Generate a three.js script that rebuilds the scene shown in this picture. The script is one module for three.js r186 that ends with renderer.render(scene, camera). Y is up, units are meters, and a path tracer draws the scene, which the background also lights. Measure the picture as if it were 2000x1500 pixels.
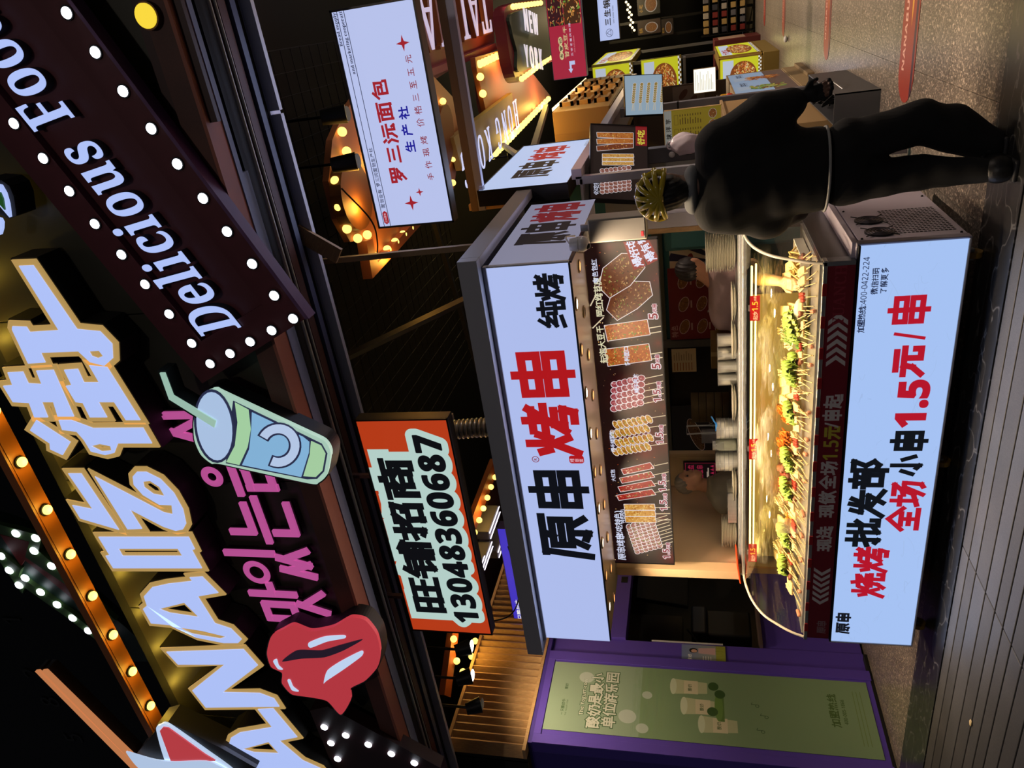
import * as THREE from 'three';
import { mergeGeometries, mergeVertices, toCreasedNormals } from 'three/addons/utils/BufferGeometryUtils.js';
import { RoundedBoxGeometry } from 'three/addons/geometries/RoundedBoxGeometry.js';
import { TextGeometry } from 'three/addons/geometries/TextGeometry.js';
import { FontLoader } from 'three/addons/loaders/FontLoader.js';
import { MarchingCubes } from 'three/addons/objects/MarchingCubes.js';
import { RectAreaLightUniformsLib } from 'three/addons/lights/RectAreaLightUniformsLib.js';

// ---------- camera, night sky, exposure ----------
// The photograph is a portrait shot stored on its side: the camera is rolled a quarter turn, world up points to the picture's left.
const scene = new THREE.Scene();
const EYE = new THREE.Vector3(0, 1.45, 0);
const RIGHT = new THREE.Vector3(0.88267, -0.02751, -0.46919), DOWN = new THREE.Vector3(-0.14048, -0.96809, -0.20752), FORWARD = new THREE.Vector3(-0.44851, 0.24909, -0.85837);
const FOCAL = 1427;
const camera = new THREE.PerspectiveCamera(2 * Math.atan(750 / FOCAL) * 180 / Math.PI, 4 / 3, 0.05, 120);
camera.position.copy(EYE);
camera.quaternion.setFromRotationMatrix(new THREE.Matrix4().makeBasis(DOWN, RIGHT, FORWARD.clone().negate()));
const renderer = new THREE.WebGLRenderer({ antialias: true });
renderer.toneMapping = THREE.LinearToneMapping;
renderer.toneMappingExposure = 1.0;
renderer.shadowMap.enabled = true;
RectAreaLightUniformsLib.init();
scene.background = new THREE.Color().setRGB(0.024, 0.025, 0.03);

const LAMP = new THREE.Vector3(1.6, 6.2, 5.2);   // the street lamp behind the photographer (built further down)
// a point of the place that the photograph shows at pixel (x, y), on the plane axis = value
function at(x, y, axis, value) {
  const d = new THREE.Vector3().addScaledVector(RIGHT, 1500 - y - 750).addScaledVector(DOWN, x - 1000).addScaledVector(FORWARD, FOCAL);
  return EYE.clone().addScaledVector(d, (value - EYE[axis]) / d[axis]);
}
let seed = 7;
const rnd = (a = 0, b = 1) => { seed = (seed + 0x6d2b79f5) | 0; let t = Math.imul(seed ^ (seed >>> 15), 1 | seed); t = (t + Math.imul(t ^ (t >>> 7), 61 | t)) ^ t; return a + (b - a) * (((t ^ (t >>> 14)) >>> 0) / 4294967296); };
const pick = (a) => a[Math.floor(rnd() * a.length)];

// ---------- naming and building helpers ----------
const taken = {};
const numbered = (n) => { const k = taken[n] = (taken[n] ?? -1) + 1; return k ? n + '_' + String(k).padStart(3, '0') : n; };
function tag(o, label, category, group, kind) {
  if (label) o.userData.label = label;
  if (category) o.userData.category = category;
  if (group) o.userData.group = group;
  if (kind) o.userData.kind = kind;
  return o;
}
function thing(name, label, category, [x, y, z] = [0, 0, 0], turn = 0, group) {
  const o = new THREE.Group(); o.name = numbered(name); o.position.set(x, y, z); o.rotation.y = turn; scene.add(o);
  return tag(o, label, category, group);
}
function mesh(name, geo, m, parent) {
  const g = Array.isArray(geo) ? (geo.length > 1 ? mergeGeometries(geo.map((q) => { const r = q.index ? q.toNonIndexed() : q; for (const k of Object.keys(r.attributes)) if (!['position', 'normal', 'uv'].includes(k)) r.deleteAttribute(k); return r; })) : geo[0]) : geo;
  const o = new THREE.Mesh(g, m);
  o.name = parent ? name : numbered(name); o.castShadow = o.receiveShadow = true;
  (parent ?? scene).add(o);
  return o;
}
function copy(o, label) { const c = o.clone(); c.name = numbered(o.name.replace(/_\d{3}$/, '')); c.userData = { ...o.userData }; if (label) c.userData.label = label; scene.add(c); return c; }
const structure = (name, geo, m) => { const o = mesh(name, geo, m); o.userData.kind = 'structure'; return o; };
function bx(x0, x1, y0, y1, z0, z1, r = 0) {
  const w = Math.abs(x1 - x0), h = Math.abs(y1 - y0), d = Math.abs(z1 - z0);
  const g = r ? new RoundedBoxGeometry(w, h, d, 2, Math.min(r, w / 2.01, h / 2.01, d / 2.01)) : new THREE.BoxGeometry(w, h, d);
  return g.translate((x0 + x1) / 2, (y0 + y1) / 2, (z0 + z1) / 2);
}
function rod(a, b, r, r2 = r, n = 12) {
  a = new THREE.Vector3(...a); b = new THREE.Vector3(...b);
  const d = b.clone().sub(a), g = new THREE.CylinderGeometry(r2, r, d.length(), n);
  g.applyQuaternion(new THREE.Quaternion().setFromUnitVectors(new THREE.Vector3(0, 1, 0), d.clone().normalize()));
  return g.translate(...a.add(b).multiplyScalar(0.5).toArray());
}
function bar(a, b, w, h) {   // square bar from a to b
  a = new THREE.Vector3(...a); b = new THREE.Vector3(...b);
  const d = b.clone().sub(a), L = d.length(), m = new THREE.Matrix4().lookAt(b, a, Math.abs(d.y) > 0.95 * L ? new THREE.Vector3(0, 0, 1) : new THREE.Vector3(0, 1, 0));
  return new THREE.BoxGeometry(w, h, L).applyMatrix4(m).translate(...a.add(b).multiplyScalar(0.5).toArray());
}
const tube = (pts, r, n = 24, k = 8) => new THREE.TubeGeometry(new THREE.CatmullRomCurve3(pts.map((p) => new THREE.Vector3(...p))), n, r, k);
const lathe = (pts, n = 32) => new THREE.LatheGeometry(pts.map(([x, y]) => new THREE.Vector2(x, y)), n);
const move = (g, x, y, z, ry = 0) => { if (ry) g.rotateY(ry); return g.translate(x, y, z); };
// a flat outline given in picture points, standing on the plane z = zf, thickness t behind it
const outline = (pts, zf) => pts.map(([x, y]) => { const p = at(x, y, 'z', zf); return new THREE.Vector2(p.x, p.y); });
function slab(pts, zf, t, { holes = [], grow = 0, curve = false } = {}) {
  const mk = (v, C) => { const s = new C(); if (curve) { const c = new THREE.CatmullRomCurve3(v.map((p) => new THREE.Vector3(p.x, p.y, 0)), true, 'catmullrom', 0.35).getPoints(v.length * 6); s.setFromPoints(c.map((p) => new THREE.Vector2(p.x, p.y))); } else s.setFromPoints(v); return s; };
  const v = pts[0].isVector2 ? pts : outline(pts, zf), s = mk(v, THREE.Shape);
  for (const h of holes) s.holes.push(mk(h[0].isVector2 ? h : outline(h, zf), THREE.Path));
  const g = new THREE.ExtrudeGeometry(s, { depth: t, bevelEnabled: grow > 0, bevelSize: grow, bevelThickness: 0.004, bevelSegments: 1, curveSegments: 8 });
  return g.translate(0, 0, zf - t);
}

// ---------- materials ----------
const mat = (color, roughness = 0.6, metalness = 0, more = {}) => new THREE.MeshPhysicalMaterial({ color, roughness, metalness, ...more });
const glowing = (color, k, base = 0x222222) => new THREE.MeshStandardMaterial({ color: base, emissive: color, emissiveIntensity: k, roughness: 0.4 });
function canvas(w, h, draw) {
  const c = document.createElement('canvas'); c.width = w; c.height = h;
  const g = c.getContext('2d'); draw(g, w, h);
  const t = new THREE.CanvasTexture(c); t.colorSpace = THREE.SRGBColorSpace; t.anisotropy = 8;
  return t;
}
const print = (t, roughness = 0.5) => new THREE.MeshPhysicalMaterial({ map: t, roughness });
const backlit = (t, k, roughness = 0.6) => new THREE.MeshPhysicalMaterial({ map: t, color: 0x484848, emissive: 0xffffff, emissiveMap: t, emissiveIntensity: k, roughness });
function noiseTex(n, f, seedling = 1) {   // f(x, y, r) -> [r, g, b] in 0..255
  seed = seedling * 991;
  const d = new Uint8Array(n * n * 4);
  for (let y = 0; y < n; y++) for (let x = 0; x < n; x++) { const [r, g, b] = f(x, y); d.set([r, g, b, 255], (y * n + x) * 4); }
  const t = new THREE.DataTexture(d, n, n); t.colorSpace = THREE.SRGBColorSpace; t.wrapS = t.wrapT = THREE.RepeatWrapping; t.magFilter = THREE.LinearFilter; t.needsUpdate = true;
  return t;
}
// smooth tiling value noise
function field(n, cells, s) {
  seed = s * 733 + 5; const v = Array.from({ length: cells * cells }, () => rnd()), sm = (t) => t * t * (3 - 2 * t);
  return (x, y) => { const fx = ((x / n) * cells) % cells, fy = ((y / n) * cells) % cells, ix = Math.floor(fx), iy = Math.floor(fy), tx = sm(fx - ix), ty = sm(fy - iy), q = (a, b) => v[((b + cells) % cells) * cells + ((a + cells) % cells)]; return (q(ix, iy) * (1 - tx) + q(ix + 1, iy) * tx) * (1 - ty) + (q(ix, iy + 1) * (1 - tx) + q(ix + 1, iy + 1) * tx) * ty; };
}
const areaLight = (color, k, w, h, p, look, name) => { const l = new THREE.RectAreaLight(color, k, w, h); l.position.set(...p); l.lookAt(...look); l.name = name; scene.add(l); return l; };
const spotLight = (color, k, p, to, angle, pen, name, radius = 2) => { const l = new THREE.SpotLight(color, k, 0, angle, pen, 2); l.position.set(...p); l.target.position.set(...to); l.castShadow = true; l.shadow.radius = radius; l.name = name; scene.add(l, l.target); l.target.name = name + '_target'; return l; };
const pointLight = (color, k, p, name, radius = 2) => { const l = new THREE.PointLight(color, k, 0, 2); l.position.set(...p); l.castShadow = true; l.shadow.radius = radius; l.name = name; scene.add(l); return l; };
// box uv in metres, so that patterns keep their size
function metric(g, s = 1) {
  const p = g.attributes.position, n = g.attributes.normal, uv = new Float32Array(p.count * 2);
  for (let i = 0; i < p.count; i++) { const ax = Math.abs(n.getX(i)), ay = Math.abs(n.getY(i)), az = Math.abs(n.getZ(i)); const [a, b] = ay > ax && ay > az ? [p.getX(i), p.getZ(i)] : ax > az ? [p.getZ(i), p.getY(i)] : [p.getX(i), p.getY(i)]; uv.set([a * s, b * s], i * 2); }
  g.setAttribute('uv', new THREE.BufferAttribute(uv, 2)); return g;
}

// ---------- lettering: strokes on a 100 x 100 grid, two digits a coordinate, four a point ----------
const GLYPH = {
  一: '10509050', 三: '18208220 25507550 10859085', 五: '15158515 45154085 25507050 70507085 08859285', 元: '25188018 10409040 38403265 32651090 60406085 60858885 88858870',
  小: '50105090 50903882 25401270 75408872', 大: '10409040 50104845 48451290 50458890', 干: '20188018 10509050 50185095', 手: '75123020 15408540 08629262 50205085 50853888',
  生: '30101045 22308530 20588058 08909290 52105290', 产: '50065016 15208520 32283640 68286440 15488848 18481092', 社: '22083018 08304230 42300865 27492795 30553865 52409240 72127288 48889588',
  作: '30080850 20382095 55103840 48309030 62306295 62528852 62738873', 现: '06184218 10484248 06804280 25182580 52155270 52159015 90159070 70287055 70554292 72607288 72889588 95889575',
  烤: '08301245 42283548 25102550 25500595 25553580 50209020 70087042 44429642 92154878 62608860 62606076 60769076 90768495 84956895',
  串: '16161642 16168416 84168442 16428442 16581684 16588458 84588484 16848484 50025098', 原: '12109510 16101050 10500495 58145028 30283062 30288828 88288862 30458845 30628862 58625895 58954590 38702888 78709088',
  纯: '30080835 08354235 42350862 08624260 05904282 50229822 56405664 56649464 94649440 75087592 75929892 98929878', 烧: '08301245 42283548 25102550 25500595 25553580 48229018 62066844 68449246 86265048 48589458 60585578 55784295 76587692 76929692 96929680',
  批: '05304030 24082492 24921485 05623850 52105290 52907078 52426842 78107888 78889688 96889672 92308045', 发: '28122038 20389238 50084050 40500895 38558055 80555595 45659595 68126028',
  部: '28042815 06165016 16222034 40223634 04385238 12501285 12504650 46504685 12854685 62086295 62089208 92087840 78409262 92628075 80756870', 全: '50050545 50059545 25427542 28657265 10909090 50425090',
  场: '05323832 22102278 05823872 48128812 88126535 65354640 46409540 95409088 90888094 62404872 78404895', 加: '05285028 50284688 46883588 28082065 20650595 60206088 60209220 92209288 60829282',
  盟: '10081048 10084008 40084048 10284028 10484048 55065050 55069006 90069050 55209020 55369036 18601890 18608260 82608290 40604090 60606090 06909690', 热: '06223622 21062154 21541250 06443836 46228022 80228256 82569456 62065638 56384260 52345846 15751092 38754292 60756692 82759092',
  线: '28080835 08353832 38320862 08624258 05904282 50259020 50459540 70088092 80929788 97889778 90605592', 微: '22080428 24280455 14481495 36103630 36305830 58305810 47084730 34425842 38523290 38525652 56525688 56886285 74086040 66269626 88266295 68369695',
  信: '30080845 20352095 60046014 42209620 48389038 48529052 48684895 48689068 90689095 48929092', 扫: '05304030 24082490 24901485 05623850 52209020 90209085 58508850 52829082',
  码: '05144214 22141255 18441888 18444044 40444088 18824082 50128612 86128240 56125244 52449244 92448890 88907890 46687668', 了: '15188218 82185042 50425090 50903585',
  解: '26041024 20144014 40143228 14281490 14284428 44284490 44903690 14464446 14644464 56109010 70105440 90108838 88387838 62486060 56609060 50769676 76447696', 更: '10109010 22262262 22267826 78267862 22447844 22627862 50105070 50701295 32669295',
  多: '48042226 42127612 76122644 40225030 54463072 50568856 88563298 48665676', 选: '12082020 06402240 22401578 15780690 15789695 50084228 40289028 66086652 38529452 56524478 44783682 76527678 76789478',
  做: '24080645 17341795 30286028 45104550 34503490 34505850 58505890 34865886 72086030 68249624 90246095 70449898', 起: '08164416 26042640 04404840 28402882 28604460 16520592 10786098 60989898 56188818 88188844 58448844 58445880 58809680 96809666',
  必: '18401462 34223478 34787886 78868668 48145632 82123488 82409260', 吃: '08220878 08223822 38223878 08703870 58084035 50229522 48428842 88424880 48804892 48929692 96929676',
  特: '14121036 08284428 26062696 06624456 54209420 74067440 48409840 54609660 82408292 82927490 60686878', 色: '38042030 32147014 70145832 22322288 22327832 78327858 22587858 50325058 22889088 90889074',
  泡: '08101622 04361248 04921660 44062835 38209020 90209058 90588062 40386838 68386858 40586858 40384092 40929692 96929678', 豆: '10109010 24282454 24287628 76287654 24547654 32643882 68646082 05929592',
  网: '12121295 12128812 88128890 88907890 26284668 46282868 56287268 74285668', 红: '28080835 08353832 38320862 08624258 05904282 50209520 72207286 46869886', 苕: '06189418 30063030 70067030 24428242 82427864 78646864 50422468 28722898 28727272 72727298 28947294',
  皮: '16221660 16600695 16228822 88228036 52065250 22507850 78502496 36609696', 爆: '08301245 36283048 22102250 22500495 22553276 50045030 50048804 88048830 50178817 50308830 46429642 58365858 80368058 40589858 54583674 84589874 70607098 52765886 88767886',
  好: '26080660 08304230 40302092 10553692 54148814 88147032 70327090 70905888 46489848', 有: '10209020 46040858 34403496 34407840 78407890 78906890 34567856 34727872', 料: '10141630 38143030 06404440 25062596 25420876 27424470 54126424 50346046 46609856 82048296',
  旺: '08120890 08123812 38123890 08503850 08863886 52149414 56489048 48889888 72147288', 铺: '22060635 16204020 10384038 04584458 25382592 25924280 48189618 80048810 56285694 56289028 90289092 56489048 56689068 72067296',
  招: '05304030 24082490 24901485 05623850 48149014 90148440 84407640 66144442 52545496 52548854 88548896 52928892', 商: '50045014 06169416 32223632 68226432 12361296 12368836 88368894 88947894 40402456 60407656 34623488 34626662 66626688 34866686',
  罗: '14081434 14088608 86088634 14348634 38083834 62086234 42402466 38508250 82502696 40625478', 沅: '08101622 04361248 04921660 40169016 30409640 50404868 48683092 70407086 70869486 94868672', 面: '05109510 48104228 12281294 12288828 88288894 12909090 36283690 62286290 36486248 36686268',
  包: '36040832 28208620 86208460 84607462 30386438 64386460 30606460 30383090 30909290 92909274', 会: '50040840 50049240 32407040 14589058 44582290 22907886 66708296', 价: '28080645 18341896 62043640 62049644 52485070 50703896 76467696',
  格: '06283828 22062296 22340464 22343656 62044428 56148614 86144056 56249650 52605296 52608860 88608896 52928892', 至: '12108810 44102436 24367434 64247840 20608260 50405090 08909290', 只: '22102250 22107810 78107850 22507850 38601492 62608692',
  酸: '04104410 08280896 08284428 44284496 18101850 32103248 08644064 08904090 66045020 50208820 78128824 58305040 78308842 64444868 58528852 88525096 60669698', 奶: '26080660 08304230 40302092 10553692 50149014 90148036 80369636 96369086 90868086 64146050 60504696',
  牛: '28101242 22268826 06589458 52045296', 是: '28042838 28047204 72047238 28217221 28387238 08509250 50505088 52687868 28600896 24789496', 最: '26042630 26047404 74047430 26177417 26307430 06409440 16401690 36403696 16563656 16723672 04903886 52529052 88524696 56649696',
  单: '32043818 68046218 18221862 18228222 82228262 18428242 18628262 06789478 50225098', 位: '28080645 18341896 62066218 42249424 54365878 82367478 38889888', 游: '06101420 02341046 02921258 34043812 22205020 32402496 34444644 46444290 62045228 58169816 56368836 88367648 76487696 76966892 54649864',
  乐: '76082016 22162048 20488448 50285092 50924090 32602286 70608086', 园: '08080896 08089208 92089296 08929292 28247224 20427842 40423072 60426072 60727872', 东: '10188818 42043048 30488448 54285492 54924490 34602286 72608286',
  馨: '06124412 25042532 10324032 56089008 60086026 88088826 54329432 08469246 50365066 24562466 30683096 30687068 70687096 30827082 30967096', 记: '14102022 06382038 20382086 20863070 46148814 88148848 48488848 48484888 48889488 94889470', 正: '10129012 52125290 52507850 26402690 06909490',
  宗: '50045012 10161028 10169016 90168028 30367036 12528852 52525294 52944290 30642088 70648288', 老: '22187018 46044638 08389238 82102880 36503688 36888688 70563268', 重: '72041612 08229222 22322262 22327832 78327862 22477847 22627862 48124890 16768476 06909490',
  庆: '50045214 12189018 16180696 28469246 58265646 56462896 58509296', 味: '06220676 06223422 34223476 06703470 48269026 42469646 70067096 68484476 72489678', 道: '12082020 06402240 22401578 15780692 15789694 50045816 82047416 36209620 64205830 46304678 46308830 88308878 46468846 46628862 46788878',
  铜: '22060635 16204020 10384038 04584458 25382592 25924280 50105096 50109410 94109494 94948494 60288428 62446272 62448244 82448272 62728272', 丁: '08149214 52145290 52903886', 家: '50045014 08160830 08169216 92168828 24307630 52302460 40425092 50924090 44561872 48702288 82445464 58569696',
  坡: '04323632 20102078 04843872 48244866 48664096 48249424 94248836 72067250 52508850 88504896 60589696', 洋: '08101622 04361248 04921660 46045216 84047616 36229622 44448844 34669866 66226696', 芋: '06189418 30063030 70067030 22428042 08629262 52425290 52904088',
  先: '30101236 26248424 50085048 08509250 36503272 32720892 62506286 62869286 92869272', 取: '05124812 14121482 38123896 14343834 14563856 04844876 54269026 86264896 58409696', 盘: '48043814 26142450 24500660 26147614 76147656 10309030 44204826 42364846 18661890 18668266 82668290 40664090 60666090 06909490',
  后: '82041614 16141252 12520496 18349634 28562896 28568656 86568696 28928692', 拿: '50041034 50049034 34306630 30403054 30407040 70407054 30547054 74581864 18768276 08889288 50585096 50964096', 步: '50045030 26142630 50165016 06309430 50305060 30401858 72408054 80601696',
  口: '18201885 18208220 82208285 18788278', 片: '28042650 26501096 28308830 58085830 28567056 70567096', 肉: '50045030 14201496 14208620 86208692 86927692 50303052 50307052 50523076 50527076',
};
GLYPH.丸 = '16308030 80308088 80889688 96889676 48044050 40501294 22544872';
function letter(g, ch, x, y, s, weight) {
  const d = GLYPH[ch];
  if (!d) return false;
  for (const stroke of d.split(' ')) {
    g.beginPath();
    for (let i = 0; i < stroke.length; i += 4) { const px = x + (+stroke.slice(i, i + 2) / 100) * s, py = y + (+stroke.slice(i + 2, i + 4) / 100) * s; i ? g.lineTo(px, py) : g.moveTo(px, py); }
    g.stroke();
  }
  return true;
}
// text from (x, y) = top left; s = size of one square; returns its width
function write(g, text, x, y, s, { color = '#111', weight = 0.13, gap = 0.08, font = 'bold', edge = null, edgeWidth = 0.2, squeeze = 1, family = 'sans-serif', fat = 0 } = {}) {
  const pass = (style, w, ascii) => {
    let cx = 0; g.save(); g.translate(x, y); g.scale(squeeze, 1);
    g.strokeStyle = g.fillStyle = style; g.lineCap = edge ? 'square' : 'square'; g.lineJoin = 'miter'; g.miterLimit = 3;
    for (const ch of text) {
      if (GLYPH[ch]) { g.lineWidth = w * s; g.lineCap = 'square'; letter(g, ch, cx, 0, s); cx += s * (1 + gap); continue; }
      if (ch === ' ') { cx += s * 0.45; continue; }
      g.font = font + ' ' + s * 1.12 + 'px ' + family; const m = g.measureText(ch).width;
      if (ascii + fat) { g.lineWidth = (ascii + fat) * s; g.lineJoin = 'round'; g.strokeText(ch, cx, s * 0.9); }
      g.fillText(ch, cx, s * 0.9); cx += m + s * gap * 0.4;
    }
    g.restore(); return cx * squeeze;
  };
  if (edge) pass(edge, weight + edgeWidth, edgeWidth);
  return pass(color, weight, 0);
}
const fill = (g, c, x, y, w, h) => { g.fillStyle = c; g.fillRect(x, y, w, h); };

// ---------- shared materials ----------
const fA = field(512, 8, 3), fB = field(512, 40, 4), fC = field(512, 128, 5);
const terrazzoTex = noiseTex(512, (x, y) => { const a = fC(x, y), b = fB(x * 2 % 512, y * 2 % 512), c = fA(x, y), l = 88 + 14 * c + (a > 0.66 ? 50 * (a - 0.5) * 2 : 0) + (b > 0.63 ? 62 * Math.min(1, (b - 0.63) * 6) : 0) - (a < 0.25 ? 22 : 0) + rnd(-8, 8); return [l * 1.06, l * 0.97, l * 0.88]; }, 2);
terrazzoTex.repeat.set(1.25, 1.25);
const graniteTex = noiseTex(512, (x, y) => { const v = Math.abs(fA(x, y * 3 % 512) + 0.25 * fB(x, y) - 0.62), l = 34 + rnd(-5, 5) + (v < 0.02 ? 60 : v < 0.05 ? 22 : 0) + 10 * fC(x, y); return [l * 1.02, l, l * 0.98]; }, 3);
graniteTex.repeat.set(0.8, 0.8);
const deckTex = noiseTex(512, (x, y) => { const l = 50 + 12 * fA(x, y) + 13 * fC(x * 3 % 512, y) + rnd(-7, 7); return [l * 1.03, l, l * 0.97]; }, 4);
const woodTex = noiseTex(512, (x, y) => { const g = fC(x * 6 % 512, Math.floor(y / 6)), l = 150 + 26 * g + 16 * fB(x * 4 % 512, y) + rnd(-6, 6); return [l * 1.08, l * 0.86, l * 0.6]; }, 5);
const steelTex = noiseTex(256, (x, y) => { const l = 186 + 20 * fC(x * 2 % 512, 3) + rnd(-5, 5) + 8 * fA(x * 2, y * 2); return [l, l, l * 0.98]; }, 6);
const brownTex = noiseTex(256, (x, y) => { const l = 70 + 16 * fA(x * 2, y * 2) + rnd(-4, 4); return [l * 1.12, l * 0.66, l * 0.56]; }, 8);
const M = {
  tile: mat(0xffffff, 0.34, 0, { map: terrazzoTex }), grout: mat(0x2b2724, 0.9), granite: mat(0xffffff, 0.3, 0, { map: graniteTex }),
  deck: mat(0xffffff, 0.55, 0, { map: deckTex }), deck2: mat(0xe4e2e0, 0.6, 0, { map: deckTex }), deckGap: mat(0x0c0c0c, 0.9),
  black: mat(0x0b0b0d, 0.7), blackMetal: mat(0x141416, 0.4, 0.4), darkGrey: mat(0x2c2d30, 0.5), steel: mat(0xffffff, 0.32, 0.85, { map: steelTex }), steelDull: mat(0x8d8f93, 0.45, 0.6),
  whiteMetal: mat(0xcfcdd2, 0.45, 0.1), greyMetal: mat(0x85878c, 0.45, 0.3), wood: mat(0xffffff, 0.6, 0, { map: woodTex }), plywood: mat(0xc9a877, 0.65), brown: mat(0xffffff, 0.6, 0, { map: brownTex }),
  maroon: mat(0x35151b, 0.5), purple: mat(0x5a44b6, 0.55), purpleDark: mat(0x463496, 0.55), salmon: mat(0x9a5a48, 0.6), bluegrey: mat(0x7d87a8, 0.55), cream: mat(0xd9cdb4, 0.5),
  glass: new THREE.MeshPhysicalMaterial({ color: 0xffffff, roughness: 0.02, transmission: 1, thickness: 0, ior: 1.45 }),
  porcelain: mat(0xe9e4d3, 0.25, 0, { clearcoat: 0.5 }), bamboo: mat(0xd9bd83, 0.6), darkRed: mat(0x4a0d15, 0.35), red: mat(0xb3202c, 0.5),
  bulbWhite: glowing(0xeef3ff, 4.5, 0xffffff), bulbYellow: glowing(0xffe070, 2.2, 0xfff0b0), bulbWarm: glowing(0xffd56a, 2.0, 0xfff0b0), face: glowing(0xa9bcf2, 1.0, 0xaab4d8), tan: glowing(0xd6ae66, 0.6, 0xb8924f),
  pink: glowing(0xd95fae, 0.6, 0xc46aa4), neon: glowing(0xf1eaff, 2.2, 0xffffff),
};

// ---------- the setting: floors ----------
const floor = structure('floor', bx(-9, 3.4, -0.2, -0.012, -24, -4.18), M.grout);
for (let i = -14; i < 7; i++) for (let k = 0; k < 15; k++) {
  const x0 = -0.72 + i * 0.61, z1 = k ? -5.02 - (k - 1) * 1.27 : -4.18, z0 = -5.02 - k * 1.27;
  if (x0 > 1.2 && k > 2) continue;
  if (x0 < -4.4 && k > 2) continue;
  mesh('tile', metric(bx(x0 + 0.0015, x0 + 0.6085, -0.02, 0, z0 + 0.0015, z1 - 0.0015)), M.tile, floor);
}
structure('trim_1', metric(bx(-9, 3.4, -0.2, 0.004, -4.18, -3.752)), M.granite);
const deck = structure('floor_deck', bx(-9, 4, -0.25, -0.03, -3.75, 2.5), M.deckGap);
const grooves = [-3.75, -3.637, -3.517, -3.364, -3.225, -3.113, -3.0];
while (grooves.length < 32) grooves.push(grooves.at(-1) + 0.132);
for (let i = 0; i + 1 < grooves.length; i++) for (const [a, b] of [[-8.6, -3.1], [-3.1, 1.4], [1.4, 4]]) {
  const g = bx(a + 0.003, b - 0.003, -0.04, 0, grooves[i] + 0.004, grooves[i + 1] - 0.004, 0.006);
  mesh('plank', metric(g, 0.9), (i + (a < -4)) % 2 ? M.deck : M.deck2, deck);
}

// ---------- walls and ceiling of the dark hall ----------
structure('wall_left', bx(-9.2, -9, 0, 7.5, -24, -3.5), M.black);
structure('wall_right', bx(3.4, 3.6, 0, 7.5, -24, -3.5), M.black);
structure('wall_back', bx(-9, 3.4, 0, 7.5, -24.2, -24), M.black);
const ceiling = structure('ceiling', bx(-9, 3.4, 4.9, 5.0, -24, -3.62), M.black);

// ---------- entrance front: panel wall, marquee, soffit beams ----------
const front = structure('wall_front', bx(-9, 3.4, 3.86, 6.0, -3.62, -3.54), M.black);
const panelMat = mat(0x35342a, 0.42);
for (let i = 0; i < 10; i++) mesh('panel', bx(-8.6 + i * 1.22, -8.6 + i * 1.22 + 1.213, 3.9, 5.86, -3.54, -3.5, 0.004), i === 3 ? mat(0x312f26, 0.42) : panelMat, front);
structure('trim_2', metric(bx(-9, 3.4, 3.802, 3.93, -3.52, -3.4)), M.brown);
structure('trim_3', bx(-9, 3.4, 3.782, 3.802, -3.53, -3.395), M.salmon);
structure('trim_4', bx(-9, -0.55, 3.775, 3.80, -3.62, -3.53), M.bluegrey);
structure('trim_5', bx(-0.55, 3.4, 3.775, 3.80, -3.57, -3.53), M.bluegrey);
structure('trim_6', bx(-9, 3.4, 3.79, 3.86, -3.9, -3.62), mat(0x15110f, 0.7));
structure('trim_7', [rod([-9, 3.74, -3.66], [3.4, 3.74, -3.66], 0.011), rod([-9, 3.745, -3.72], [3.4, 3.745, -3.72], 0.008)], mat(0xa7a49c, 0.4, 0.4));
structure('trim_8', metric(bx(-9, 3.4, 3.755, 3.79, -3.83, -3.76)), M.brown);
structure('trim_9', bx(-9, 3.4, 3.74, 3.79, -3.9, -3.85), mat(0x4d5574, 0.5));
{ const ch = [bx(-3.2, -0.32, 3.70, 3.765, -4.02, -3.985), bx(-0.3, 3.4, 3.70, 3.765, -4.02, -3.985), bx(-3.2, 3.4, 3.762, 3.772, -4.1, -3.985), bx(-9, -3.2, 3.70, 3.765, -4.02, -3.985)]; structure('trim_10', ch, mat(0xd6d4e0, 0.45)); }
structure('trim_11', bx(-9, 3.4, 3.772, 4.9, -4.12, -3.9), mat(0x0d0d10, 0.8));

// ---------- marquee beam with yellow bulbs along the top of the front ----------
{
  const t = thing('marquee_beam', 'long orange and brown beam studded with yellow bulbs above the giant letters', 'sign beam', [0, 6.0, -3.36]);
  mesh('beam_front', bx(-5.35, 3.3, 0.004, 0.075, 0.055, 0.075), mat(0xa05a24, 0.5), t);
  mesh('beam_underside', metric(bx(-5.35, 3.3, 0, 0.05, -0.06, 0.055)), mat(0xa05a24, 0.5), t);
  const bulb = new THREE.SphereGeometry(0.036, 16, 10).scale(1, 0.75, 1), socket = new THREE.CylinderGeometry(0.041, 0.041, 0.012, 16);
  for (let i = -1; i < 12; i++) {
    const x = -5.105 + i * 0.4075; if (x < -5.3 || x > 0.4) continue;
    const s = mesh('socket', socket, M.blackMetal, t); s.position.set(x, -0.006, 0);
    const b = mesh('bulb', bulb, M.bulbYellow, s); b.position.y = -0.02;
    pointLight(0xffd24a, 0.17, [x, 5.95, -3.36], 'marquee_bulb_glow', 1.8);
  }
}
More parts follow.
